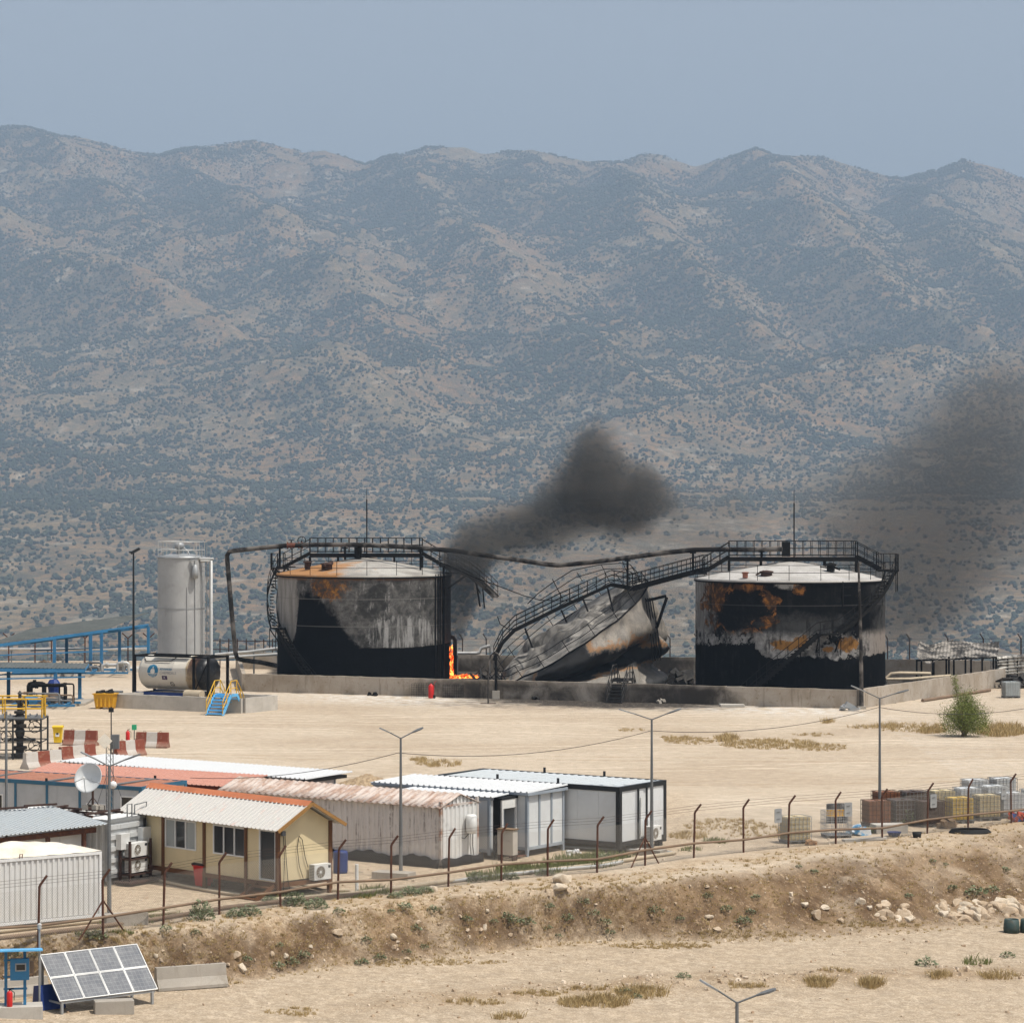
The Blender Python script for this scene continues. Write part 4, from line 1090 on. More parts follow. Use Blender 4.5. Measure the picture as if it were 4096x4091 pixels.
wb(m, 'bent_rail', M['black'], W2)
W3 = walkway('black walkway climbing from the crumpled tank to the rim of the ash-white roof tank',
             [at(2520, 2356, 228.5), at(2680, 2313, 227.2), at(2822, 2276, 226.2)], 1.1, thick=.34)
W1 = walkway('broken walkway bent downward off the tank with the soot wedge',
             [at(1768, 2258, 236.0), at(1840, 2280, 235.4), at(1890, 2306, 235.0), at(1940, 2345, 234.6), at(1984, 2388, 234.3)], 1.0, mat=M['ashpipe'])
m = MB(); m.bar(at(1905, 2330, 235), at(1920, 2425, 235), .14, .1); m.bar(at(1930, 2345, 235), at(1938, 2432, 235), .1); m.bar(at(1900, 2330, 235), at(1922, 2375, 235), .08)
wb(m, 'dangling_strut', M['black'], W1)

# ---------------- overhead pipe
def pd(px): return 237.2 - (px - 1457) * 11.6 / 1702.0
PP = [(1117, 2664), (1040, 2648), (975, 2640), (950, 2634), (942, 2612), (925, 2430), (910, 2250), (908, 2222), (917, 2206), (940, 2202), (1071, 2188), (1145, 2182), (1219, 2179), (1356, 2178), (1480, 2180), (1584, 2185), (1698, 2193),
      (1812, 2202), (1971, 2225), (2056, 2237), (2188, 2257), (2230, 2260), (2290, 2256), (2370, 2248), (2512, 2230), (2655, 2211), (2775, 2199), (2883, 2197), (2974, 2198), (3128, 2196)]
OP = thing('overhead_pipe', 'long sagging burnt pipe running over all three tanks', 'pipe', at(*PP[3], pd(1100)))
m = MB(); m.tube([at(x, y, pd(max(x, 1100)) - 0.9) for x, y in PP], 0.185, 12)
wb(m, 'pipe', M['ashpipe'], OP)
for (x, y0, y1) in ((1119, 2186, 2268), (1380, 2186, 2238), (1682, 2198, 2290), (2510, 2236, 2352), (2772, 2205, 2300), (3046, 2200, 2228)):
    m = MB(); d = pd(x) - .9; m.bar(at(x, y0, d), at(x, y1, d), .16); m.box(at(x, y0 + 6, d), (.45, .45, .1)); wb(m, 'support', M['black'], OP)
m = MB(); D = pd(1180) - .9
for x in (1150, 1164, 1196, 1209): m.cyl(at(x, 2181, D) - Vector((.05, 0, 0)), at(x, 2181, D) + Vector((.05, 0, 0)), .27, 12)
m.tube([at(1150, 2181, D), at(1209, 2180, D)], .2, 10); wb(m, 'valve_body', weather('rusty_red_valve', (.17, .06, .035), .7, 0, (.05, .03, .02), 4, .6), OP)
m = MB(); m.cyl(at(1165, 2180, D), at(1165, 2160, D), .05, 6); m.box(at(1165, 2160, D), (.4, .4, .05)); m.cyl(at(1200, 2180, D), at(1207, 2162, D), .05, 6)
ring = [at(1207, 2162, D) + Vector((.32 * math.cos(a), 0, .32 * math.sin(a))) for a in np.linspace(0, 2 * PI, 14, endpoint=False)]
m.tube(ring, .035, 5, closed=True); m.bar(ring[0], ring[7], .03); m.bar(ring[3], ring[10], .03); wb(m, 'hand_wheel', M['black'], OP)
tag(OP, 'long sagging burnt pipe running over all three tanks', 'pipe')
cb = MB(); cb.tube([at(x, y, 234.0 - (x - 1700) * .004) for x, y in ((1700, 2230), (1790, 2260), (1900, 2310), (1990, 2342), (2090, 2380), (2160, 2400), (2260, 2402), (2370, 2398))], .035, 6)
tag(cb.build('slack_cable', M['black']), 'slack black cable hanging from the broken walkway to the collapsed one', 'cable')
# ================================================================== BUND AND LEFT-HAND PLANT
def bundmat():
    m, t, b = newmat('bund_concrete')
    P = t.geo('Position'); x, y, z = t.sep(P)
    n1 = t.noise(P, .5, 7, .65, .4); n2 = t.noise(P, 2.5, 7, .7); n3 = t.noise(t.scale(P, (4, 4, .5)), .9, 5, .6)
    c = t.mix(t.ss(n1, .35, .65), (0.40, 0.35, 0.29), (0.31, 0.26, 0.20))
    c = t.mix(t.ss(n2, .56, .68, 0, .7), c, (0.22, 0.16, 0.10))
    c = t.mix(t.ss(n3, .55, .7, 0, .5), c, (0.17, 0.13, 0.09))
    so = t.curve(x, [(-20, .10), (-13, .12), (-8.5, .25), (-6, .75), (-1, .70), (6, .62), (10, .85), (13, 1.1), (15, .75), (17.5, .2), (24, .08), (40, .1)])
    so = t.math('ADD', so, t.math('MULTIPLY_ADD', n1, 1.2, -.6))
    so = t.math('SUBTRACT', so, t.math('MULTIPLY', t.ss(z, .9, 1.4), .3))
    c = t.mix(t.ss(so, .25, .95, 0, .93), c, (0.022, 0.018, 0.015))
    t.set(b.inputs['Base Color'], c); b.inputs['Roughness'].default_value = .92
    t.set(b.inputs['Normal'], t.bump(t.math('ADD', n1, t.math('MULTIPLY', n2, .5)), .4, .06))
    return m
M['bund'] = bundmat()
def wallseg(root, a, b, h, th=0.3, n=1, mat=None, name='wall_section', gap=0.012, cope=False):
    a = Vector(a); b = Vector(b); d = (b - a) / n; ang = math.atan2(d.y, d.x); u = d.normalized()
    for k in range(n):
        p = a + d * k; q = a + d * (k + 1); c = (p + q) / 2
        L = d.length - gap; dz = random.uniform(-.012, .012)
        m = MB()
        nn = max(2, int(L / .5)); side = Vector((-u.y, u.x, 0)) * (th / 2)
        vs = []; 
        for i in range(nn + 1):
            e = p + u * (gap / 2 + L * i / nn); top = h + dz + random.uniform(-.018, .018)
            vs += [e - side + Vector((0, 0, -.25)), e + side + Vector((0, 0, -.25)), e + side + Vector((0, 0, top)), e - side + Vector((0, 0, top))]
        fs = [(0, 1, 2, 3)] + [(4 * nn, 4 * nn + 3, 4 * nn + 2, 4 * nn + 1)]
        for i in range(nn):
            o = 4 * i
            fs += [(o, o + 4, o + 5, o + 1), (o + 1, o + 5, o + 6, o + 2), (o + 2, o + 6, o + 7, o + 3), (o + 3, o + 7, o + 4, o)]
        m.add(vs, fs); wb(m, name, mat or M['bund'], root)
BW = thing('bund_wall', 'long low scorched concrete wall around the burnt tanks', 'wall', BUND_A)
wallseg(BW, BUND_A, BUND_B, 1.35, .3, 5)
wallseg(BW, BUND_B + Vector((.16, .2, 0)), BUND_C, 1.35, .3, 3)
BD = Vector((-23.5, 257, 0)); BE = Vector((39, 245, 0))
wallseg(BW, BD, BE, 1.4, .3, 6)
wallseg(BW, BUND_A + Vector((-.2, .3, 0)), BD + Vector((0, -.3, 0)), 1.3, .3, 3)

# concrete pit for the tank container
PA = on(460, 2831); PB = on(968, 2852); PC = on(1105, 2838)
PW = thing('pit_wall', 'clean pale concrete pit wall around the striped chemical tank container', 'wall', PA)
wallseg(PW, PA, PB, 1.02, .25, 3, M['concrete_l'])
wallseg(PW, PB + Vector((.13, .13, 0)), PC, 1.02, .25, 1, M['concrete_l'])
d_ = (PC - PB); wallseg(PW, PC + Vector((-.15, .15, 0)), PC + Vector((-8.5, 4.6, 0)), 1.02, .25, 3, M['concrete_l'])
wallseg(PW, PA + Vector((0, .2, 0)), PC + Vector((-8.6, 4.6, 0)), 1.02, .25, 1, M['concrete_l'])

# ---------------- tank container
def text_on(root, body, x, z, size, r, zc, mat, name='lettering', bold=0.0):
    cu = bpy.data.curves.new('txt', 'FONT'); cu.body = body; cu.size = size; cu.resolution_u = 2; cu.offset = bold
    ob = bpy.data.objects.new('txt', cu); COL.objects.link(ob)
    dg = bpy.context.evaluated_depsgraph_get(); dg.update()
    me = bpy.data.meshes.new_from_object(ob.evaluated_get(dg))
    bpy.data.objects.remove(ob); bpy.data.curves.remove(cu)
    vs = [Vector((x + v.co.x, 0, z + v.co.y)) for v in me.vertices]; fs = [tuple(p.vertices) for p in me.polygons]
    bpy.data.meshes.remove(me)
    mb = MB()
    for p in vs:
        p.y = -math.sqrt(max(r * r - (p.z - zc) ** 2, .01)) - .012 if r else 0
    mb.add(vs, fs)
    return mb.build(name, mat, root)
def build_isotank():
    L, Wd, H, zb = 6.4, 2.6, 2.85, .82
    rz = math.atan2(-.47, .88)
    p0 = at(533, 2700, 214.5); p0.z = 0
    T = thing('tank_container', 'cream chemical tank container with burnt black end inside the concrete pit', 'tank container', p0, rz)
    m = MB()
    for x in (0.08, 5.15): 
        for y in (0.08, Wd - .08): m.bx(x - .08, x + .08, y - .08, y + .08, zb, zb + H)
        for z in (zb + .08, zb + H - .08): m.bx(x - .07, x + .07, .16, Wd - .16, z - .07, z + .07)
    for y in (.08, Wd - .08):
        for z in (zb + H - .08,): m.bx(.16, L, y - .05, y + .05, z - .05, z + .05)
        m.bx(L - .1, L + .06, y - .08, y + .08, zb, zb + H)
    for z in (zb + .08, zb + H - .08): m.bx(L - .09, L + .05, .16, Wd - .16, z - .07, z + .07)
    m.bar((5.2, .06, zb + .3), (L, .06, zb + H - .3), .06); m.bx(1.5, 4.5, .4, .7, zb + H - .05, zb + H)
    m.build('frame', M['black'], T)
    m = MB(); m.bx(.16, 5.07, .03, .2, zb, zb + .22); m.bx(.16, 5.07, Wd - .2, Wd - .03, zb, zb + .22); m.bx(.1, 5.07, .2, .35, zb - .22, zb + .02)
    m.build('base_beam', M['navy'], T)
    zc, r = zb + 1.58, 1.22
    m = MB(); prof = [(0.02, .12), (.7, .16), (1.08, .3), (r, .55), (r, 1.9), (r + .004, 1.91), (r, 1.93), (r, 3.3), (r + .004, 3.31), (r, 3.33), (r, 4.55), (r - .01, 4.58), (r - .01, 5.55), (1.12, 5.85), (.8, 6.05), (.02, 6.15)]
    vs = []; n = 40
    for rr, x in prof:
        for k in range(n):
            a = 2 * PI * k / n; vs.append((x, Wd / 2 + rr * math.cos(a), zc + rr * math.sin(a)))
    m.add(vs, [(i * n + k, (i + 1) * n + k, (i + 1) * n + (k + 1) % n, i * n + (k + 1) % n) for i in range(len(prof) - 1) for k in range(n)], True)
    mt, t, b = newmat('tank_container_shell')
    oc = t.coord('Object'); x, y, z = t.sep(oc); n1 = t.noise(oc, 1.2, 7, .65, .4); n2 = t.noise(oc, 5, 6, .7)
    c = t.mix(t.ss(n1, .4, .7, 0, .3), (0.64, 0.60, 0.52), (0.52, 0.47, 0.39))
    xx = t.math('ADD', x, t.math('MULTIPLY_ADD', n1, .5, -.25))
    bare = t.mix(t.ss(z, zb + 1.0, zb + 2.6), (0.34, 0.25, 0.15), (0.10, 0.05, 0.032))
    bare = t.mix(t.ss(n2, .45, .65, 0, .5), bare, (.05, .035, .03))
    c = t.mix(t.ss(x, 4.53, 4.58), c, bare)
    c = t.mix(t.math('MULTIPLY', t.ss(xx, 4.3, 4.55), t.ss(x, 4.6, 4.5)), c, (.28, .19, .08))
    c = t.mix(t.ss(xx, 5.1, 5.4), c, t.mix(t.ss(n2, .55, .7), (.012, .012, .012), (.07, .07, .07)))
    t.set(b.inputs['Base Color'], c); b.inputs['Roughness'].default_value = .38
    m.build('tank', mt, T)
    m = MB(); m.cyl((4.7, -.25, .95), (6.1, -.25, .95), .38, 16); m.build('drum', M['palepipe'], T)
    m = MB(); m.tube([(.6, Wd / 2 - .75, zc + 1.06), (.9, Wd / 2 - 1.0, zc + .8), (3.0, Wd / 2 - 1.0, zc + .85), (3.3, Wd / 2 - .7, zc + 1.1)], .03, 6); m.build('hose', M['black'], T)
    # emblem: blue ring with white drop and waves, projected on the shell
    lb = weather('emblem_blue', (.03, .19, .33), .5); lw = weather('emblem_white', (.72, .70, .64), .5); lg = weather('emblem_grey', (.20, .20, .22), .5)
    def flat(poly, mat, name, lift):
        mb = MB(); vs = []
        for (a, c_) in poly: vs.append((a, Wd / 2 - math.sqrt(r * r - (c_ - zc) ** 2) - lift, c_))
        mb.add(vs, [tuple(range(len(vs)))]); return mb.build(name, mat, T)
    lx, lz = 1.62, zb + 1.72
    for k in range(6):   # disc in horizontal strips so it follows the curve
        za, zb_ = lz - .46 + k * .92 / 6, lz - .46 + (k + 1) * .92 / 6
        if k == 1: zb_ -= .05
        wa = math.sqrt(max(.46 ** 2 - (za - lz) ** 2, 0)); wb_ = math.sqrt(max(.46 ** 2 - (zb_ - lz) ** 2, 0)); zm = (za + zb_) / 2; wm = math.sqrt(.46 ** 2 - (zm - lz) ** 2)
        flat([(lx - wa, za), (lx + wa, za), (lx + wm, zm), (lx + wb_, zb_), (lx - wb_, zb_), (lx - wm, zm)], lb, 'emblem', .012)
    dr = [(lx + .02, lz + .32)] + [(lx + .19 * math.cos(R(a)), lz - .04 + .2 * math.sin(R(a))) for a in (25, 0, -30, -60, -90, -120, -150, 180, 155)]
    flat(dr, lw, 'emblem_drop', .02)
    for k in range(3):
        flat([(lx - .3 + k * .03, lz - .2 - k * .08), (lx + .3 - k * .03, lz - .2 - k * .08), (lx + .3 - k * .03, lz - .225 - k * .08), (lx - .3 + k * .03, lz - .225 - k * .08)], lw, 'emblem_wave', .02)
    class O: pass
    for (s, x_, z_, sz, mm, bo) in (('ADVANCED', 2.22, zb + 1.80, .19, lb, .004), ('CHEMICALS', 2.22, zb + 1.52, .27, lg, 0.0)):
        o = text_on(T, s, x_, z_, sz, r, zc, mm, bold=bo)
        for v in o.data.vertices: v.co.y += Wd / 2
    pl = weather('dark_plate', (.06, .03, .09), .5)
    flat([(2.4, zb + 1.12), (2.85, zb + 1.12), (2.85, zb + 1.40), (2.4, zb + 1.40)], pl, 'plate', .014)
    o = text_on(T, 'K', 2.54, zb + 1.18, .24, r, zc, lw)
    for v in o.data.vertices: v.co.y += Wd / 2 - .008
    # small round prohibition mark
    cx_, cz_ = 3.15, zb + .82
    ringp = []
    mb = MB(); pts = [(cx_ + .15 * math.cos(a), 0, cz_ + .15 * math.sin(a)) for a in np.linspace(0, 2 * PI, 16, endpoint=False)]
    pts = [(p[0], Wd / 2 - math.sqrt(r * r - (p[2] - zc) ** 2) - .01, p[2]) for p in pts]
    mb.tube(pts, .018, 4, closed=True); mb.bar(pts[6], pts[14], .03, .02); mb.build('warning_mark', M['black'], T)
build_isotank()

# blue and yellow steps over the pit wall
def crossover(name, label, pts, w, matr, matt, h=1.0):
    """steps over a wall: pts foot, top, top, foot as world points along the run"""
    pts = [Vector(p) for p in pts]
    T = thing(name, label, 'stairs', pts[0])
    d = pts[-1] - pts[0]; hd = Vector((d.x, d.y, 0)).normalized(); side = Vector((-hd.y, hd.x, 0)) * (w / 2)
    m = MB()
    for s in (-1, 1):
        for a, b in zip(pts[:-1], pts[1:]): m.bar(a + side * s, b + side * s, .07, .2)
    st = wb(m, 'stringer', matt, T)
    off = Vector(T.location); tm = tread_mesh(w, .26, matt)
    for a, b in zip(pts[:-1], pts[1:]):
        n = max(2, int((b - a).length / .3))
        for i in range(n): inst(tm, 'tread', T, a.lerp(b, (i + .5) / n) - off, (0, 0, math.atan2(hd.y, hd.x) + PI / 2))
    for s in (-1, 1):
        railing(T, [p + side * s for p in pts], h, matr, .9, .035, (h * .5,), name='handrail')
    return T
a = on(845, 2858); b = on(905, 2812)
q0 = on(858, 2862); hdv = Vector((.35, .94, 0))
crossover('steps_over_wall', 'blue steps with yellow handrails over the pale pit wall', [q0, q0 + hdv * 1.3 + Vector((0, 0, 1.3)), q0 + hdv * 2.2 + Vector((0, 0, 1.3)), q0 + hdv * 3.3 + Vector((0, 0, .2))], 1.25, M['yellow'], M['skyblue'])
q0 = on(2455, 2812)
crossover('burnt_steps_over_wall', 'burnt bent steps over the scorched wall in front of the crumpled tank', [q0, q0 + Vector((.55, 1.5, 1.6)), q0 + Vector((.85, 2.4, 1.6)), q0 + Vector((1.2, 3.6, .2))], 1.15, M['char'], M['char'], 1.05)

# ---------------- grey silo
def build_silo():
    D = 222.0; Rs = 1.74; c = at(725, 2300, D); H = 10.45
    T = thing('silo_tank', 'tall grey vertical silo with a railed top behind the tank container', 'silo', (c.x, D, 0))
    m = MB(); m.lathe([(Rs, 0), (Rs, H)], n=48); m.build('shell', M['silvpaint'], T)
    for zz in (3.0, 6.65): m = MB(); m.lathe([(Rs - .01, zz), (Rs + .03, zz), (Rs + .03, zz + .07), (Rs - .01, zz + .07)], n=48, smooth=False); m.build('band', M['galv'], T)
    m = MB(); m.lathe([(Rs + .08, H - .05), (Rs + .08, H + .02), (.9, H + .2), (.02, H + .28)], n=40); m.build('roof', M['galv'], T)
    ring = [Vector((c.x + (Rs - .02) * math.cos(a), D + (Rs - .02) * math.sin(a), H + .02)) for a in np.linspace(0, 2 * PI, 24, endpoint=False)]
    railing(T, ring, 1.1, M['silverpipe'], 1.35, .03, (.5,), closed=True, name='top_railing')
    m = MB(); m.lathe([(.2, .2), (.2, .6), (.36, .62), (.36, .95), (.18, 1.1), (.02, 1.1)], (-.1, -.4, H), 14).tube([(.2, -.5, H + .7), (.5, -.6, H + .5), (.7, -.7, H + .15)], .05, 6); m.build('vent', M['galv'], T)
    m = MB()
    for x in (1.62, 1.98): m.cyl((x, -.9, .1), (x, -.9, H + .9), .03, 6)
    for k in range(30): m.cyl((1.62, -.9, .5 + k * .33), (1.98, -.9, .5 + k * .33), .016, 5)
    m.build('ladder', M['galv'], T)
    m = MB(); m.tube([(1.55, -1.0, H - .3), (2.3, -1.0, H - .25), (2.32, -1.0, .2)], .13, 10); m.cyl((1.3, -1.0, H - .12), (2.5, -1.0, H - .12), .1, 8); m.build('downpipe', M['silverpipe'], T)
    m = MB(); m.tube([(.6, -1.66, H - 2.2), (.62, -1.68, .4)], .03, 6).tube([(1.15, -1.35, H - .2), (1.18, -1.34, .4)], .03, 6); m.build('sight_pipe', M['galv'], T)
    m = MB(); m.lathe([(.02, 0), (.22, .1), (.26, .5), (.16, 1.0), (.05, 1.1)], (1.2, -1.62, H - 1.6), 10).box((1.1, -1.65, H - .2), (.5, .2, .12)); m.build('lifting_gear', M['galv'], T)
    m = MB(); m.box((-1.0, -1.55, 1.0), (.6, .3, .8)).box((-1.1, -1.6, 2.6), (.25, .2, .35)).cyl((-.7, -1.6, 2.5), (-.7, -1.8, 2.5), .1, 10); m.build('control_box', M['lampgrey'], T)
build_silo()
def floodlight():
    p = at(534, 2300, 224); T = thing('floodlight_pole', 'thin black floodlight pole standing beside the grey silo', 'lamp post', (p.x, 224, 0))
    m = MB(); m.tube([(0, 0, 0), (0, 0, 10.7)], [.11, .06], 8); m.build('pole', M['blackfr'], T)
    m = MB(); m.box((.15, -.1, 10.85), (.75, .45, .2), 0, 0, -.5).box((-.15, 0, 10.75), (.3, .3, .12)); m.build('lamp_head', M['blackfr'], T)
floodlight()

# ---------------- blue canopies
M['canopyroof'] = weather('dull_green_grey_roof', (.09, .10, .095), .7, 0, (.2, .19, .18), 1.5, .5)
def canopy(label, corners, zl, zh, posts, beam=.2, name='canopy', back=.1):
    """corners: world ground points A (front a), B (front b), C (back b), D (back a); zl at the a side, zh at the b side"""
    A, B, C, D_ = [Vector(p) for p in corners]
    T = thing(name, label, 'canopy', (A.x, A.y, 0))
    Z = lambda p, z: Vector((p.x, p.y, z))
    m = MB(); m.sheet(Z(A, zl), Z(B, zh), Z(C, zh + back), Z(D_, zl + back), .3, .035)
    wb(m, 'roof_sheet', M['canopyroof'], T)
    m = MB()
    for (p, q) in ((A, B), (D_, C), (A.lerp(D_, .5), B.lerp(C, .5))): m.bar(Z(p, zl - .16), Z(q, zh - .16), .1, .24)
    for k in range(5):
        p = A.lerp(B, k / 4); q = D_.lerp(C, k / 4); z = zl + (zh - zl) * k / 4; m.bar(Z(p, z - .1), Z(q, z - .0), .07, .12)
    wb(m, 'roof_beam', M['blue'], T)
    for (t, s) in posts:
        p = A.lerp(B, t).lerp(D_.lerp(C, t), s); z = zl + (zh - zl) * t
        m = MB(); m.box((p.x, p.y, (z - .2) / 2), (.24, .24, z - .2)).box((p.x, p.y, .03), (.5, .5, .06))
        wb(m, 'post', M['blue'], T)
    m = MB()
    for s in (0, 1):
        p = A.lerp(D_, s); q = B.lerp(C, s); m.bar(Z(p, 1.9), Z(q, 1.9), .07, .1)
    wb(m, 'tie_rail', M['blue'], T)
    return T
cA = on(-60, 2716); cB = on(430, 2694); dv = Vector((2.5, 7.5, 0))
canopy('long blue steel canopy with a sloping roof over the pipe skid', [cA, cB, cB + dv, cA + dv], 2.75, 3.75, [(.05, 0), (.56, 0), (.86, 0), (.95, 0), (.3, 1), (.5, 1), (.75, 1), (1, 1)], back=1.0)
cA = on(-260, 2828); cB = on(340, 2812); dv = Vector((-.4, 4.8, 0))
canopy('small low blue canopy beside the wellhead platform', [cA, cB, cB + dv, cA + dv], 2.85, 2.5, [(.8, .02), (.94, .9), (.45, .95), (.2, 0)])
sl_ = MB(); p0 = on(-80, 2722); p1 = on(540, 2690)
sl_.add([p0, p1, p1 + Vector((1.5, 6, 0)), p0 + Vector((1.5, 6, 0))] + [p + Vector((0, 0, .28)) for p in (p0, p1, p1 + Vector((1.5, 6, 0)), p0 + Vector((1.5, 6, 0)))], [(4, 5, 6, 7), (0, 1, 5, 4), (1, 2, 6, 5), (2, 3, 7, 6), (3, 0, 4, 7)])
tag(sl_.build('concrete_slab', M['concrete_l']), 'raised concrete slab under the long blue canopy', 'slab')
sl_ = MB(); p0 = on(-80, 2850); p1 = on(340, 2822)
sl_.add([p0, p1, p1 + Vector((0, 5, 0)), p0 + Vector((0, 5, 0))] + [p + Vector((0, 0, .18)) for p in (p0, p1, p1 + Vector((0, 5, 0)), p0 + Vector((0, 5, 0)))], [(4, 5, 6, 7), (0, 1, 5, 4), (1, 2, 6, 5), (2, 3, 7, 6), (3, 0, 4, 7)])
tag(sl_.build('concrete_slab', M['concrete']), 'low concrete slab under the small blue canopy', 'slab')

def skid(label, origin, n, seed, w, dd, mats, name='pipe_skid', hmax=1.2):
    """process skid: frame, pumps, vessels and pipework"""
    rg = random.Random(seed); T = thing(name, label, 'pipework', origin)
    m = MB(); m.bx(0, w, 0, .12, 0, .16).bx(0, w, dd - .12, dd, 0, .16)
    for k in range(6): m.bx(w * k / 6, w * k / 6 + .1, .12, dd - .12, .02, .14)
    m.build('skid_frame', M['blue'], T)
    for k in range(n):
        x = rg.uniform(.3, w - .4); y = rg.uniform(.2, dd - .3); z = rg.uniform(.3, hmax); r = rg.choice((.06, .09, .13, .17)); m = MB()
        L = rg.uniform(.8, 2.6); x2 = min(x + L, w)
        m.tube([(x, y, .1), (x, y, z - .15), (x + .05, y, z - .04), (x + .15, y, z), (x2 - .15, y, z), (x2 - .04, y, z - .04), (x2, y, z - .15), (x2, y, .1)], r, 8)
        m.cyl((x + .3, y, z), (x + .38, y, z), r * 1.8, 10).cyl((x + .42, y, z), (x + .5, y, z), r * 1.8, 10)
        m.build('pipe', mats[k % len(mats)], T)
    for k in range(max(2, n // 3)):
        x = rg.uniform(.4, w - .6); y = rg.uniform(.2, dd - .3); m = MB()
        m.cyl((x, y, .45), (x + .8, y, .45), .26, 12).box((x + .4, y, .18), (.7, .4, .2)).cyl((x + .8, y, .45), (x + 1.1, y, .45), .12, 8)
        m.build('pump', M['blue'] if k % 2 else M['lampgrey'], T)
    return T
skid('grey pipework and pumps under the long blue canopy', on(40, 2712) + Vector((0, 1.0, .28)), 11, 4, 9.5, 4.5, [M['silverpipe'], M['brownpipe'], M['lampgrey']])
skid('dark pipe manifold under the small blue canopy', on(30, 2840) + Vector((0, .8, .18)), 9, 9, 4.6, 3.0, [M['lampgrey'], M['brownpipe'], M['black']], hmax=1.5)
m = MB(); o_ = on(205, 2826); m.lathe([(.1, 0), (.42, .05), (.40, .9), (.46, 1.4), (.3, 1.65), (.02, 1.7)], (o_.x, o_.y + 1.2, .2), 9, smooth=False); m.build('x', None)
bpy.data.objects['x'].name = 'covered_pump'; tag(bpy.data.objects['covered_pump'], 'blue tarpaulin bundle tied round a pump under the small canopy', 'tarpaulin'); bpy.data.objects['covered_pump'].data.materials.append(M['navy'])
def longpipe(label, pts, r, mat, name='ground_pipe', feet=True):
    T = thing(name, label, 'pipe', Vector(pts[0]))
    m = MB(); m.tube(pts, r, 10); wb(m, 'pipe', mat, T)
    if feet:
        for p in resample(pts, 3.2):
            if p.z > .35:
                m = MB(); m.bar((p.x, p.y, 0), (p.x, p.y, p.z - r), .1); m.box((p.x, p.y, p.z - r - .03), (.1, .5, .06)); wb(m, 'support', M['lampgrey'], T)
    return T
longpipe('long pale pipe running behind the long blue canopy', [on(-100, 2655) + Vector((0, 0, 1.3)), on(600, 2655) + Vector((0, 0, 1.3))], .14, M['silverpipe'])
longpipe('upper white pipe behind the tank with the soot wedge', [at(860, 2618, 247), at(1000, 2606, 247), at(1110, 2592, 247)], .13, M['silverpipe'])
longpipe('lower white pipe behind the tank with the soot wedge', [at(860, 2632, 245), at(1110, 2616, 245)], .12, M['silverpipe'])
longpipe('white pipe elbow behind the flames', [at(1830, 2612, 250), at(1900, 2612, 250), at(1918, 2610, 250), at(1925, 2592, 250), at(1960, 2582, 250)], .14, M['silverpipe'])
longpipe('black vent pipe standing beside the flames', [at(1820, 2700, 238), at(1820, 2560, 238), at(1814, 2550, 238), at(1803, 2548, 238)], .16, M['black'], 'vent_pipe', False)
longpipe('rusty pipe loop near the burnt shed', [at(3545, 2712, 232), at(3565, 2694, 232), at(3600, 2691, 232), at(3720, 2693, 234)], .13, M['palepipe'])
longpipe('straight pale pipe lying inside the side bund', [at(3545, 2716, 231), at(3640, 2715, 231), at(3800, 2702, 236)], .12, M['palepipe'])
longpipe('brown pipe lying on gravel outside the side bund', [on(3690, 2808) + Vector((0, 0, .12)), on(3960, 2765) + Vector((0, 0, .12))], .12, M['brownpipe'], feet=False)

# ---------------- rail fence behind the silo, and the far boundary fence
F = thing('rail_fence', 'dark rusty rail fence behind the silo', 'fence', at(850, 2650, 258))
p0 = at(845, 2540, 258); p1 = at(1125, 2544, 258)
m = MB()
for dz in (0, -.75, -1.5): m.bar(p0 + Vector((0, 0, dz)), p1 + Vector((0, 0, dz)), .07)
wb(m, 'rail', M['rust_d'], F)
me = MB().box((0, 0, 1.5), (.09, .09, 3.0)).mesh('post', M['rust_d'])
for k in range(9): inst(me, 'post', F, p0.lerp(p1, k / 8) - Vector(F.location) - Vector((0, 0, p0.z)) + Vector((0, 0, F.location.z - F.location.z)))
F.location.z = 0
for ch in F.children:
    if ch.name.startswith('rail'): ch.location.z += 0
BF = thing('boundary_fence', 'row of thin dark fence posts with wires beyond the burnt tanks', 'fence', (-6, 262, 0))
m = MB()
for z in (.5, 1.1, 1.7, 2.3): m.tube([(-6, 262.0, z), (20, 262.0, z), (54, 262.0, z)], .012, 3)
m.v = [(v[0] + 6, v[1] - 262, v[2]) for v in m.v]
m.build('wire', M['rust_d'], BF)
me = MB().bar((0, 0, 0), (0, 0, 2.35), .1).bar((0, 0, 2.3), (-.3, 0, 2.75), .09).mesh('post', M['rust_d'])
for px in (1850, 1945, 2680, 2790, 3550, 3638, 3791, 3933, 4084, 4200): inst(me, 'post', BF, (at(px, 2600, 262).x + 6, 0, 0))
BF2 = thing('boundary_fence', 'rusty fence posts beyond the blue canopies', 'fence', (-46, 258, 0))
me2 = MB().bar((0, 0, 0), (0, 0, 2.6), .1).bar((0, 0, 2.55), (-.5, 0, 3.0), .09).bar((0, 0, 2.55), (.5, 0, 3.0), .09).mesh('post', M['rust'])
for px in (35, 140, 206, 340, 512, 595): inst(me2, 'post', BF2, (at(px, 2600, 258).x + 46, 0, 0))
m = MB()
for z in (.5, 1.1, 1.7, 2.3): m.tube([(0, 0, z), (16, 0, z)], .012, 3)
m.build('wire', M['rust_d'], BF2)

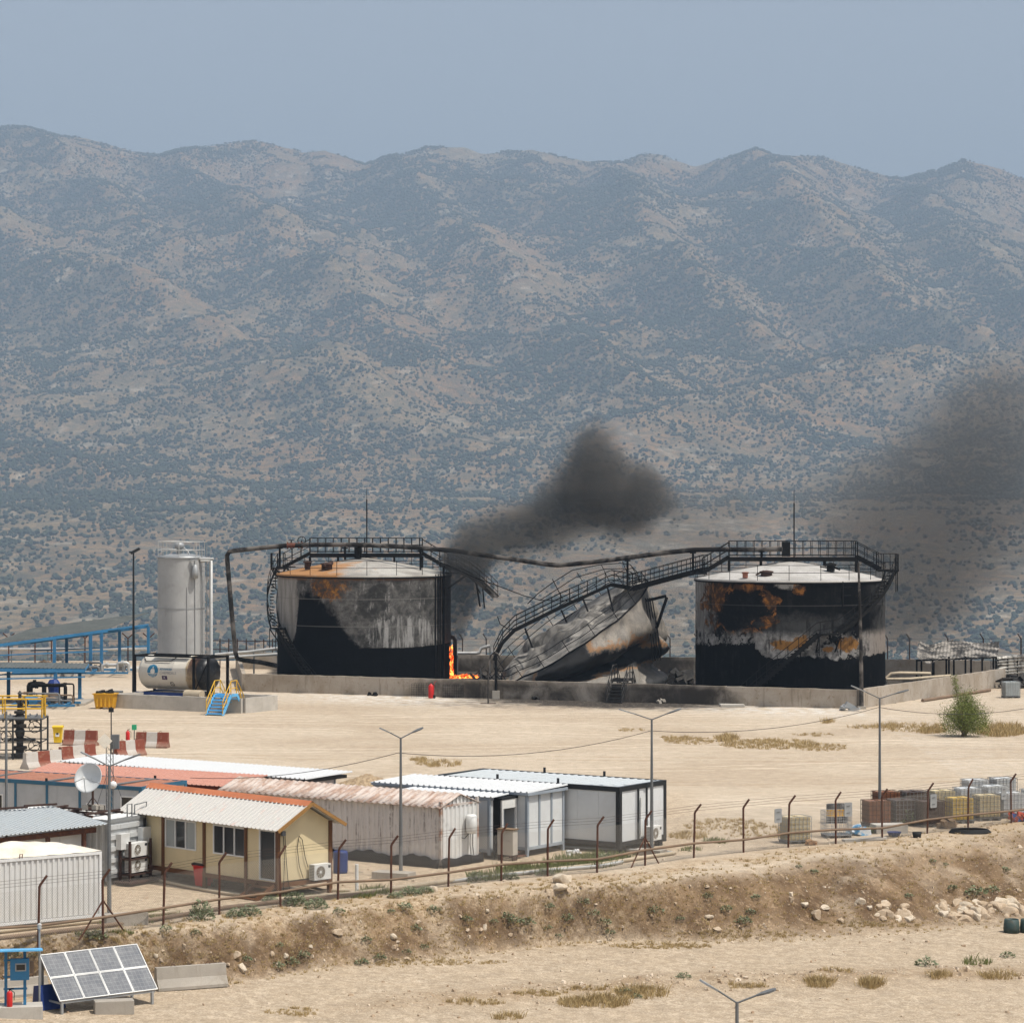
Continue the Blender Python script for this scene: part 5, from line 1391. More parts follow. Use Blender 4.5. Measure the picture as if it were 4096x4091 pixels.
# ---------------- wellhead on its platform
def build_wellhead():
    o = on(66, 3038); o.y += 1.2
    T = thing('wellhead', 'dark steel wellhead valve stack with hand wheels inside a scaffold platform', 'wellhead', (o.x, o.y, 0))
    m = MB(); m.lathe([(.5, 0), (.5, .25), (.24, .26), (.24, .5), (.42, .52), (.42, .68), (.2, .7), (.2, .95), (.38, .97), (.38, 1.15), (.2, 1.17), (.28, 1.4), (.28, 1.6), (.2, 1.75), (.38, 1.78), (.38, 1.95), (.22, 1.97), (.3, 2.2), (.3, 2.45), (.2, 2.55), (.34, 2.58), (.34, 2.72), (.16, 2.75), (.16, 3.2), (.26, 3.22), (.26, 3.34), (.1, 3.36), (.1, 3.7), (.16, 3.72), (.02, 3.9)], n=16, smooth=False)
    m.build('valve_stack', weather('oily_dark_steel', (.05, .046, .042), .6, .2, (.12, .09, .06), 3, .5), T)
    m = MB(); m.cyl((-1.0, 0, 2.32), (1.0, 0, 2.32), .14, 10)
    for x in (-1.0, -.6, .55, .95): m.cyl((x, 0, 2.32), (x + .07, 0, 2.32), .26, 12)
    m.cyl((-.9, 0, 1.05), (.9, 0, 1.05), .11, 10); m.build('side_arm', M['lampgrey'], T)
    def wheel(c, r, name='hand_wheel'):
        mb = MB(); ring = [Vector(c) + Vector((r * math.cos(a), 0, r * math.sin(a))) for a in np.linspace(0, 2 * PI, 16, endpoint=False)]
        mb.tube(ring, .028, 5, closed=True)
        for k in (0, 5, 10): mb.bar(Vector(c), ring[k], .03)
        mb.cyl(Vector(c), Vector(c) + Vector((0, .5, 0)), .035, 6); mb.build(name, M['black'], T)
    wheel((.95, -.6, 1.85), .34); wheel((.9, -.5, .75), .32); wheel((.35, -.6, 3.25), .24); wheel((-.7, -.6, 1.3), .3)
    m = MB(); m.box((-1.2, -1.0, 1.1), (.5, .35, .9)); m.build('cabinet', M['whiteplastic'], T)
    S = thing('access_platform', 'yellow railed scaffold platform around the wellhead', 'scaffold', (o.x, o.y, 0))
    xa, xb, ya, yb = -1.85, 1.42, -1.25, 1.25
    for x in (xa, -.2, xb):
        for y in (ya, yb): MB().cyl((x, y, 0), (x, y, 2.35), .055, 6).build('upright', M['blackfr'], S)
    m = MB()
    for z in (.35, 1.0, 1.65, 2.3):
        for y in (ya, yb): m.cyl((xa, y, z), (xb, y, z), .035, 6)
        for x in (xa, xb): m.cyl((x, ya, z), (x, yb, z), .035, 6)
    m.bar((-.2, ya, .1), (xb, ya, 1.0), .04); m.bar((xb, ya, 1.0), (-.2, ya, 1.65), .04); m.bar((xa, ya, 1.0), (-.2, ya, 2.3), .04); m.build('cross_bar', M['blackfr'], S)
    for (x0, x1, y0, y1) in ((xa, -.5, ya, yb), (.5, xb, ya, yb), (-.5, .5, ya, -.5), (-.5, .5, .5, yb)):
        MB().bx(x0 + .01, x1 - .01, y0, y1, 2.34, 2.4).build('deck_board', M['lampgrey'], S)
    off = Vector((o.x, o.y, 0))
    railing(S, [off + Vector(p) for p in ((xa, ya, 2.4), (xb, ya, 2.4), (xb, yb, 2.4), (xa, yb, 2.4), (xa, ya, 2.4))], 1.1, M['yellow'], 1.2, .05, (.55,), name='guard_rail')
    m = MB()
    for y in (-.9, .1): m.bar((-3.2, y, .1), (xa, y, 2.4), .08, .2)
    st = m.build('stair_stringer', M['blue'], S)
    me = tread_mesh(1.0, .26, M['blue'])
    for k in range(9): inst(me, 'tread', S, (-3.1 + k * .15, -.4, .25 + k * .25), (0, 0, PI / 2))
    railing(S, [off + Vector((-3.2, -.9, .1)), off + Vector((xa, -.9, 2.4))], 1.0, M['yellow'], .9, .05, (.5,), name='guard_rail')
build_wellhead()

# ---------------- road barriers, bins and small things
def barriermat(name, seq, cols):
    m, t, b = newmat(name)
    oc = t.coord('Object'); x, y, z = t.sep(oc)
    n1 = t.noise(oc, 3, 7, .7, .3); n2 = t.noise(oc, 10, 5, .7)
    c = cols[seq[0]]
    xw = t.math('ADD', x, t.math('MULTIPLY_ADD', n2, .05, -.025))
    for k, s in enumerate(seq[1:]):
        c = t.mix(t.ss(xw, -1.15 + 2.3 * (k + 1) / len(seq) - .01, -1.15 + 2.3 * (k + 1) / len(seq) + .01), c, cols[s])
    worn = t.math('ADD', t.ss(z, .45, .1, 0, .35), t.ss(n1, .5, .7, 0, .5))
    c = t.mix(t.math('MINIMUM', worn, .8), c, (.36, .28, .21))
    t.set(b.inputs['Base Color'], c); b.inputs['Roughness'].default_value = .85
    t.set(b.inputs['Normal'], t.bump(n1, .3, .04))
    return m
_bc = {'r': (.21, .055, .032), 'w': (.50, .47, .43), 'c': (.38, .34, .28)}
MRW = barriermat('red_white_barrier', 'rwr', _bc); MWR = barriermat('white_red_barrier', 'wrw', _bc); MPL = M['concrete']
def barrier(label, pa, pb, mat, h=.92, ground=None, group=None, name='road_barrier'):
    a = Vector(pa); b = Vector(pb); L = (b - a).length; c = (a + b) / 2; ang = math.atan2(b.y - a.y, b.x - a.x)
    T = thing(name, label, 'road barrier', c, ang, group)
    prof = [(-.36, 0), (.36, 0), (.36, .1), (.17, .38), (.11, h), (-.11, h), (-.17, .38), (-.36, .1)]
    m = MB(); k = 2.3 / L
    m.prism(prof, 0, -L / 2, L / 2)
    o = m.build('block', mat, T)
    if mat in (MRW, MWR):
        for v in o.data.vertices: v.co.x *= k
        o.scale.x = 1 / k
    me = MB().tube([(-.08, 0, 0), (-.06, 0, .07), (0, 0, .1), (.06, 0, .07), (.08, 0, 0)], .012, 5).mesh('lifting_loop', M['rust'])
    for s in (-.25, .25): inst(me, 'lifting_loop', T, (L * s, 0, h - .01))
    return T
G_ = 'red and white concrete barriers on the yard'
barrier('worn red and white barrier beside the yellow wheeled bin', on(258, 2979), on(388, 2982), MRW, group=G_)
barrier('worn red and white barrier beside the green box on a post', on(546, 2988), on(674, 2990), MRW, group=G_)
barrier('tilted red and white barrier in front of the red extinguisher', on(460, 3028), on(572, 3018), MRW, group=G_)
barrier('red and white barrier behind the white satellite dish', on(240, 3052), on(376, 3038), MRW, group=G_)
barrier('mostly white barrier with a red middle near the wellhead', on(98, 3076), on(240, 3062), MWR, group=G_)

def wheelie(label, p, mat, h=1.05, w=.55, rz=0, lid=None, name='wheeled_bin', marks=True):
    T = thing(name, label, 'bin', p, rz)
    m = MB(); q = w / 2; vs = [(-q * .8, -q * .8, .06), (q * .8, -q * .8, .06), (q * .8, q * .8, .06), (-q * .8, q * .8, .06), (-q, -q, h - .1), (q, -q, h - .1), (q, q, h - .1), (-q, q, h - .1)]
    m.add(vs, [(0, 3, 2, 1), (4, 5, 6, 7), (0, 1, 5, 4), (1, 2, 6, 5), (2, 3, 7, 6), (3, 0, 4, 7)]); m.box((0, 0, h - .1), (w + .07, w + .07, .06)); m.build('body', mat, T)
    m = MB(); m.prism([(-q - .06, h - .065), (q + .06, h - .065), (q + .06, h), (0, h + .05), (-q - .06, h - .02)], 0, -q - .04, q + .04); m.build('lid', lid or mat, T)
    for s in (-1, 1): MB().cyl((s * q * .8, q * .85, .1), (s * q * .95, q * .85, .1), .1, 12).build('wheel', M['rubber'], T)
    if marks:
        MB().box((0, -q * .93, h * .55), (w * .42, .012, .3), 0, R(-6)).build('sticker', M['white'], T)
        MB().box((0, -q * .93 - .01, h * .58), (w * .25, .012, .1), 0, R(-6)).build('sticker_print', M['blackfr'], T)
    return T
wheelie('yellow wheeled bin beside a red and white barrier', on(232, 2972), M['binyellow'])
def extinguisher(label, p, h=.62, wheels=False, name='fire_extinguisher'):
    T = thing(name, label, 'fire extinguisher', p); r = h * .17
    m = MB(); m.lathe([(r * .9, 0), (r, .03), (r, h * .78), (r * .7, h * .86), (r * .25, h * .9), (r * .25, h * .95), (.01, h * .95)], n=14); m.build('cylinder', M['red'], T)
    m = MB(); m.box((0, 0, h * .97), (.05, .05, .05)).bar((0, 0, h), (.14, 0, h * 1.05), .025); m.tube([(.02, 0, h * .98), (r * 1.6, 0, h * .8), (r * 1.5, -.02, h * .35)], .014, 5); m.build('valve', M['black'], T)
    if wheels:
        MB().cyl((r, -.12, .1), (r, -.06, .1), .15, 14).cyl((r, .12, .1), (r, .06, .1), .15, 14).build('wheel', M['rubber'], T)
        MB().tube([(r, .1, .15), (r * 1.2, .1, h), (r * 2, .1, h * 1.1)], .02, 5).build('handle', M['red'], T)
    return T
extinguisher('red fire extinguisher standing beside the green box on a post', on(511, 2966), .75)
extinguisher('red wheeled fire extinguisher in front of the scorched wall', on(1724, 2792), 1.15, True)
T = thing('marker_post', 'green box on a thin post beside the red extinguisher', 'marker', on(537, 2970)); MB().cyl((0, 0, 0), (0, 0, .8), .03, 6).build('post', M['lampgrey'], T); MB().box((0, 0, .95), (.28, .2, .32)).build('box', M['green'], T)
T = thing('skip_bin', 'orange-yellow plastic skip full of rubbish beside the pit wall', 'bin', on(422, 2834), R(-10))
m = MB(); vs = [(-.62, -.4, .12), (.62, -.4, .12), (.62, .4, .12), (-.62, .4, .12), (-.74, -.5, 1.05), (.74, -.5, 1.05), (.74, .5, 1.05), (-.74, .5, 1.05)]
m.add(vs, [(0, 3, 2, 1), (0, 1, 5, 4), (1, 2, 6, 5), (2, 3, 7, 6), (3, 0, 4, 7), (4, 5, 6, 7)]); m.box((0, 0, 1.07), (1.62, 1.12, .07))
for x in (-.45, -.15, .15, .45): m.box((x, -.46, .6), (.12, .12, .85), 0, R(-6))
m.bx(-.6, -.3, -.4, .4, 0, .12).bx(.3, .6, -.4, .4, 0, .12); m.build('tub', M['skip'], T)
m = MB()
for k in range(14): m.box((random.uniform(-.5, .5), random.uniform(-.3, .3), 1.08 + random.uniform(0, .2)), (random.uniform(.15, .5), random.uniform(.1, .3), random.uniform(.08, .3)), random.uniform(0, 3), random.uniform(-.5, .5))
m.build('rubbish', M['rubber'], T)
m = MB(); o_ = on(440, 2815) + Vector((.2, .6, 0)); m.box((o_.x, o_.y, .45), (1.25, .8, .9)); 
for k in range(4): m.box((o_.x - .45 + k * .3, o_.y - .41, .45), (.06, .04, .8))
tag(m.build('plastic_crate', M['lampgrey']), 'grey ribbed pallet crate behind the orange skip', 'crate')

# wire cages leaning on the bund, plates, debris on the foot of the bund
def cage(label, px, w, h):
    p = on(px, 2790); T = thing('wire_mesh_panel', label, 'wire mesh', p)
    m = MB(); n = int(w / .16)
    for k in range(n + 1): m.bar((w * k / n, 0, 0), (w * k / n, .12, h), .018)
    for k in range(9): m.bar((0, .12 * k / 8, h * k / 8), (w, .12 * k / 8, h * k / 8), .018)
    m.build('mesh', M['black'], T)
cage('black wire mesh panel leaning on the wall beside the wheeled extinguisher', 1646, 1.25, 1.05)
cage('crumpled black wire mesh panel on the darkest part of the bund', 1772, 1.5, .95)
def debris(label, px, py, s, mat, seed, name='burnt_debris', n=7, cat='debris'):
    rg = random.Random(seed); p = on(px, py); T = thing(name, label, cat, p)
    m = MB()
    for k in range(n): m.box((rg.uniform(-s, s) * .5, rg.uniform(-s, s) * .4, rg.uniform(.03, s * .35)), (rg.uniform(.2, .8) * s, rg.uniform(.15, .5) * s, rg.uniform(.05, .4) * s), rg.uniform(0, 3), rg.uniform(-.6, .6), rg.uniform(-.6, .6))
    m.build('scrap', mat, T); return T
debris('small black lump of burnt scrap left of the wire mesh', 1490, 2782, .6, M['black'], 1)
debris('flat burnt scrap on the ground beside the wire mesh', 1625, 2782, .45, M['black'], 2)
debris('burnt scrap at the foot of the wall near the bent lamp', 2142, 2798, .5, M['char'], 3)
debris('dark scrap below the middle of the scorched wall', 2242, 2800, .45, M['char'], 4)
debris('pile of grey scrap lying at the wall corner', 3395, 2842, 1.0, M['galv'], 5)
debris('broken plates lying right of the burnt steps', 2640, 2812, .7, M['concrete'], 6)
debris('heap of charred plates between two tanks', 2700, 2740, 2.2, M['char'], 7, n=26)
debris('scorched scrap heap at the foot of the black stained tank', 3480, 2762, .9, M['ashpipe'], 8, n=9)
m = MB(); o_ = on(2928, 2826); m.box((o_.x, o_.y, .12), (1.75, .8, .14), .1, 0, .02).box((o_.x, o_.y, .03), (1.6, .7, .06), .1); tag(m.build('concrete_cover', M['concrete_l']), 'flat concrete cover slab in front of the scorched wall', 'slab')

# bent lamp standards near the collapsed tank
T = thing('bent_lamp_post', 'heat-bent thin lamp post curling over beside the crumpled tank', 'lamp post', on(1953, 2814)); m = MB()
m.tube([(0, 0, 0), (0, 0, 2.2), (.05, 0, 3.0), (.2, 0, 3.5), (.45, 0, 3.72), (.7, 0, 3.6), (.85, 0, 3.2)], .065, 8); m.build('pole', M['ashpipe'], T); MB().box((0, 0, .02), (1.1, .35, .05)).build('base_plate', M['rust_d'], T)
T = thing('burnt_post', 'short black post on a concrete foot behind the bent lamp post', 'post', on(1984, 2794)); MB().box((0, 0, .3), (.55, .4, .6)).build('footing', M['concrete'], T); MB().cyl((0, 0, .6), (0, 0, 3.2), .1, 8).build('pole', M['black'], T)

# ---------------- burnt shed by the side bund
def build_shed():
    o = Vector((at(3665, 2700, 236).x, 236, 0)); T = thing('burnt_shed', 'burnt open shed with a buckled corrugated roof beyond the green bush', 'shed', o)
    nx, ny = 150, 14; W_, Dp = 6.4, 6.0; vs = []; fs = []
    rg = random.Random(8)
    for j in range(ny + 1):
        for i in range(nx + 1):
            u, v = i / nx, j / ny
            x = W_ * u + 1.1 * v; y = Dp * v
            z = 2.12 + 1.0 * v - .5 * math.exp(-((u - .16) / .10) ** 2) * (1 - v * .7) + .1 * math.sin(u * 9 + v * 4) + .12 * math.exp(-((u) / .05) ** 2)
            z += .03 * math.sin(u * 140)
            vs.append((x, y, z))
    for j in range(ny):
        for i in range(nx): fs.append((j * (nx + 1) + i, j * (nx + 1) + i + 1, (j + 1) * (nx + 1) + i + 1, (j + 1) * (nx + 1) + i))
    m = MB().add(vs, fs, True); ro = m.build('roof_sheet', weather('burnt_sheet', (.34, .31, .27), .65, .1, (.02, .019, .018), .9, .95, .40, .58), T)
    sm = ro.modifiers.new('thick', 'SOLIDIFY'); sm.thickness = .02
    for (x, y) in ((.05, .1), (1.3, .1), (2.6, .2), (3.9, .2), (5.2, .1), (6.3, .1), (1.8, 3), (3.4, 3), (4.8, 3.2), (1.2, 5.8), (3.2, 5.8), (5.2, 5.8), (7.0, 5.8)):
        MB().bar((x, y, 0), (x, y, 2.25 if x > 2 else 2.0), .13).build('post', M['black'], T)
    m = MB(); m.bar((0, .1, 1.95), (6.3, .1, 2.2), .1, .14); m.bar((1.2, 5.8, 2.4), (7.1, 5.8, 2.6), .1, .14); m.build('beam', M['black'], T)
    # corrugated side wall
    m = MB(); n = 36; vs = []; fs = []
    for k in range(n + 1):
        for e in (0, 1):
            z = .75 + 1.5 * k / n; w = .06 * math.sin(k * 2 * PI / 6.2) + .05 * math.sin(e * 2 + k * .4)
            vs.append((6.35 + 2.9 * e + w * .3, -.1 + 3.4 * e - w, z + .06 * math.sin(k * .7 + e * 2)))
    for k in range(n): fs.append((2 * k, 2 * k + 1, 2 * k + 3, 2 * k + 2))
    so_ = m.add(vs, fs, True).build('side_sheet', weather('burnt_side_sheet', (.36, .345, .31), .5, .3, (.05, .045, .04), 1.2, .9, .45, .62), T); sm = so_.modifiers.new('thick', 'SOLIDIFY'); sm.thickness = .02
    for t_ in (0, .33, .66, 1): MB().bar((6.42 + 2.9 * t_, 0 + 3.4 * t_, 0), (6.42 + 2.9 * t_, 0 + 3.4 * t_, 2.2), .09).build('post', M['black'], T)
build_shed()
debris('tangle of burnt scrap beside the corrugated shed wall', 4060, 2748, 2.0, M['char'], 11, n=22)

# ---------------- flames
def flamemat():
    m = bpy.data.materials.new('flame'); m.use_nodes = True; t = NT(m.node_tree); t.n.remove(t.n['Principled BSDF'])
    e = t.n.new('ShaderNodeEmission'); P = t.geo('Position'); n1 = t.noise(P, 3.5, 4, .6)
    t.set(e.inputs[0], t.mix(t.ss(n1, .40, .62), (1.0, .06, .01), (1.0, .33, .06))); t.set(e.inputs[1], t.ss(n1, .35, .7, .8, 4.5))
    t.l.new(e.outputs[0], t.n['Material Output'].inputs[0]); return m
MF = flamemat()
def tongue(m, p, h, w, lean, seed):
    rg = random.Random(seed); n = 6; pts = []; rr = []
    for k in range(n + 1):
        t_ = k / n; pts.append(Vector(p) + Vector((lean * t_ * t_ + rg.uniform(-.06, .06) * h * .4, rg.uniform(-.05, .05), h * t_))); rr.append(max(.008, w * (math.sin(PI * min(t_ * .8 + .22, 1))) * rg.uniform(.6, 1.1)))
    m.tube(pts, rr, 7)
rg = random.Random(12)
FT = thing('fire', 'tall orange flames burning at the foot of the tank with the soot wedge', 'fire', at(1806, 2712, 235.5))
m = MB()
for k in range(34):
    z0 = rg.uniform(0, 1) ** 1.1 * 2.2; tongue(m, at(1801 + rg.uniform(-2, 10), 2708, 235.3 + rg.uniform(-.3, .3)) + Vector((0, 0, z0)), rg.uniform(.25, .7), rg.uniform(.04, .10), rg.uniform(-.05, .12), k)
wb(m, 'flame', MF, FT)
FG = thing('ground_fire', 'low orange flames licking along the ground beside the crumpled tank', 'fire', at(1820, 2712, 234.6))
m = MB()
for k in range(80):
    x = 1800 + 108 * rg.uniform(0, 1); tongue(m, at(x, 2711, 234.4 + rg.uniform(-.5, .5)) , rg.uniform(.1, .42) * (1 - .5 * abs(x - 1860) / 60), rg.uniform(.04, .10), rg.uniform(-.1, .3), 100 + k)
wb(m, 'flame', MF, FG)
# ================================================================== CABINS BY THE FENCE
def corrmat(name, c, dirt, streakc, amt=.6, streak=.8, rough=.6, lo=.5, hi=.68):
    m, t, b = newmat(name)
    oc = t.coord('Object'); x, y, z = t.sep(oc)
    n1 = t.noise(oc, .8, 7, .65, .3); sv = t.noise(t.scale(oc, (6, 6, .3)), 1.4, 6, .65); n2 = t.noise(oc, 4, 7, .7)
    c_ = t.mix(t.ss(n1, .5, .75, 0, amt), c, dirt)
    c_ = t.mix(t.math('MULTIPLY', t.ss(sv, lo, hi, 0, streak), t.ss(n2, .35, .6)), c_, streakc)
    t.set(b.inputs['Base Color'], c_); b.inputs['Roughness'].default_value = rough
    return m
def rustroof(name, c, r1, r2, lo=.42, hi=.6, amt=.9):
    m, t, b = newmat(name)
    oc = t.coord('Object')
    n1 = t.noise(t.scale(oc, (2.2, .6, 1)), 1.5, 7, .68, .3); n2 = t.noise(oc, 6, 6, .7)
    c_ = t.mix(t.ss(n1, lo, hi, 0, amt), c, t.mix(t.ss(n2, .4, .65), r1, r2))
    t.set(b.inputs['Base Color'], c_); b.inputs['Roughness'].default_value = .75
    return m
M['oldwhite'] = corrmat('old_white_container', (.62, .585, .55), (.48, .44, .40), (.13, .10, .085), .4, .85)
M['cleanwhite'] = corrmat('white_container', (.64, .635, .61), (.55, .52, .46), (.42, .39, .34), .4, .5)
M['rustroof'] = rustroof('rust_streaked_roof', (.56, .48, .42), (.27, .14, .085), (.42, .28, .20), .42, .6, .75)
M['redroof'] = rustroof('faded_red_roof', (.47, .23, .17), (.40, .18, .13), (.52, .31, .25), .45, .6, .6)
M['brownroof'] = rustroof('red_brown_flat_roof', (.33, .14, .085), (.25, .10, .06), (.42, .22, .14), .45, .6, .8)
M['paleroof'] = rustroof('pale_ribbed_roof', (.54, .52, .48), (.50, .30, .25), (.60, .48, .42), .56, .7, .6)
M['whiteroof'] = rustroof('white_ribbed_roof', (.56, .57, .57), (.5, .48, .44), (.62, .6, .56), .6, .75, .4)
M['galvroof'] = rustroof('galvanised_roof', (.44, .47, .48), (.38, .38, .36), (.5, .5, .48), .5, .7, .5)
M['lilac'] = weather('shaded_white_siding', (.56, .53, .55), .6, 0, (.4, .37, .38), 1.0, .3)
M['orange'] = weather('orange_ridge_cap', (.50, .17, .075), .5, 0, (.4, .12, .05), 3, .3)
M['tarpcream'] = weather('cream_canvas', (.72, .66, .55), .8, 0, (.55, .42, .25), 1.2, .5, bump=.3, bscale=4)

def cabinT(label, K, a, name='site_cabin'):
    return thing(name, label, 'cabin', (K[0], K[1], 0), -R(a))
def frame(T, L, W, z0, z1, mat, w=.14, mids=(), midy=()):
    m = MB()
    for x in (-L + w / 2, -w / 2):
        for y in (w / 2, W - w / 2): m.bx(x - w / 2, x + w / 2, y - w / 2, y + w / 2, z0 - .12, z1)
    for z in (z0 + w * .5, z1 - w * .5):
        for y in (w / 2 - .004, W - w / 2 + .004): m.bx(-L + w, -w, y - w / 2, y + w / 2, z - w / 2, z + w / 2)
        for x in (-L + w / 2 - .004, -w / 2 + .004): m.bx(x - w / 2, x + w / 2, w, W - w, z - w / 2, z + w / 2)
    for x in mids: m.bx(x - .05, x + .05, -.01, .06, z0 + w, z1 - w)
    for y in midy: m.bx(-.05, .012, y - .05, y + .05, z0 + w, z1 - w)
    return m.build('frame', mat, T)
def walls(T, L, W, z0, z1, mat, th=.06, inset=.04, holes=(), pw=1.15):
    """front (y=0) and end (x=0) walls of sandwich panels, each panel a part; holes: (x0,x1,z0,z1) in the front wall"""
    n = max(1, int(round(L / pw)))
    xs = sorted(set([-L + .02 + (L - .04) * k / n for k in range(n + 1)] + [h for ho in holes for h in ho[:2]]))
    for x0, x1 in zip(xs[:-1], xs[1:]):
        if x1 - x0 < .03: continue
        zz = [(z0, z1)]
        for (hx0, hx1, hz0, hz1) in holes:
            if x0 >= hx0 - .001 and x1 <= hx1 + .001: zz = [(z0, hz0), (hz1, z1)]
        for (za, zb) in zz:
            if zb - za > .02: MB().bx(x0 + .004, x1 - .004, inset, inset + th, za, zb).build('wall_panel', mat, T)
    n = max(1, int(round(W / pw)))
    for k in range(n):
        y0 = inset + th + (W - 2 * inset - 2 * th) * k / n; y1 = inset + th + (W - 2 * inset - 2 * th) * (k + 1) / n
        MB().bx(-inset - th, -inset, y0 + .004, y1 - .004, z0, z1).build('wall_panel', mat, T)
    MB().bx(-L + inset, -inset, W - inset - th, W - inset, z0, z1).build('back_wall', mat, T)
    MB().bx(-L + inset, -L + inset + th, inset + th, W - inset - th, z0, z1).build('side_wall', mat, T)
    MB().bx(-L + inset, -inset, inset + th, W - inset - th, z0, z0 + .05).build('floor', M['dark'], T)
def window(T, x0, x1, z0, z1, panes=3, gl=None, y=0.04, fm=None):
    f = MB(); w = .06; fm = fm or M['white']
    f.bx(x0, x1, y - .03, y + .05, z0, z0 + w).bx(x0, x1, y - .03, y + .05, z1 - w, z1).bx(x0, x0 + w, y - .03, y + .05, z0 + w, z1 - w).bx(x1 - w, x1, y - .03, y + .05, z0 + w, z1 - w)
    for k in range(1, panes):
        xx = x0 + (x1 - x0) * k / panes; f.bx(xx - .03, xx + .03, y - .035, y + .045, z0 + w, z1 - w)
    fo = f.build('window', fm, T)
    for k in range(panes):
        a = x0 + (x1 - x0) * k / panes + .035; b = x0 + (x1 - x0) * (k + 1) / panes - .035
        g = (gl[k] if gl else M['glass']); MB().bx(a, b, y + .005, y + .02, z0 + w, z1 - w).build('pane', g, fo)
    return fo
def ac_unit(label, T, loc, rz=0, w=.8, h=.56, d=.3, top=True):
    """air-conditioner outdoor unit; T None -> its own thing; front faces local -y"""
    if T is None: T = thing('air_conditioner', label, 'air conditioner', loc, rz); base = (0, 0, 0); par = T
    MB().bx(-w / 2, w / 2, -d / 2, d / 2, 0, h).build('casing', M['whiteplastic'], par)
    m = MB(); cx = -w * .14; r = h * .42
    m.lathe([(r, 0), (r, .02), (r - .02, .02), (r - .02, 0)], (0, 0, 0), 24)
    m.v = [(cx + p[0], -d / 2 - p[2], h / 2 + p[1]) for p in m.v]
    for k in range(10):
        a = k * PI / 5; m.bar((cx + .05 * math.cos(a), -d / 2 - .015, h / 2 + .05 * math.sin(a)), (cx + r * math.cos(a), -d / 2 - .015, h / 2 + r * math.sin(a)), .008)
    m.cyl((cx, -d / 2, h / 2), (cx, -d / 2 - .025, h / 2), .055, 12); m.build('fan_guard', M['whiteplastic'], par)
    m = MB(); m.cyl((cx, -d / 2 + .002, h / 2), (cx, -d / 2 - .006, h / 2), r - .015, 24); m.build('fan_shadow_box', weather('fan_brown', (.17, .14, .10), .7), par)
    MB().bx(w * .33, w * .47, -d / 2 - .006, -d / 2, h * .72, h * .9).build('badge', M['blackfr'], par)
    m = MB()
    for k in range(9): m.bx(-w / 2 - .008, -w / 2, -d * .4, d * .4, .05 + k * h * .1, .07 + k * h * .1)
    m.build('side_grille', M['lampgrey'], par)
    m = MB(); m.bx(-w * .4, -w * .3, -d / 2, d / 2, -.06, 0).bx(w * .3, w * .4, -d / 2, d / 2, -.06, 0); m.build('bracket', M['black'], par)
    return T
def loc2(T, x, y, z):
    c, s = math.cos(T.rotation_euler.z), math.sin(T.rotation_euler.z)
    return Vector((T.location.x + c * x - s * y, T.location.y + s * x + c * y, z))

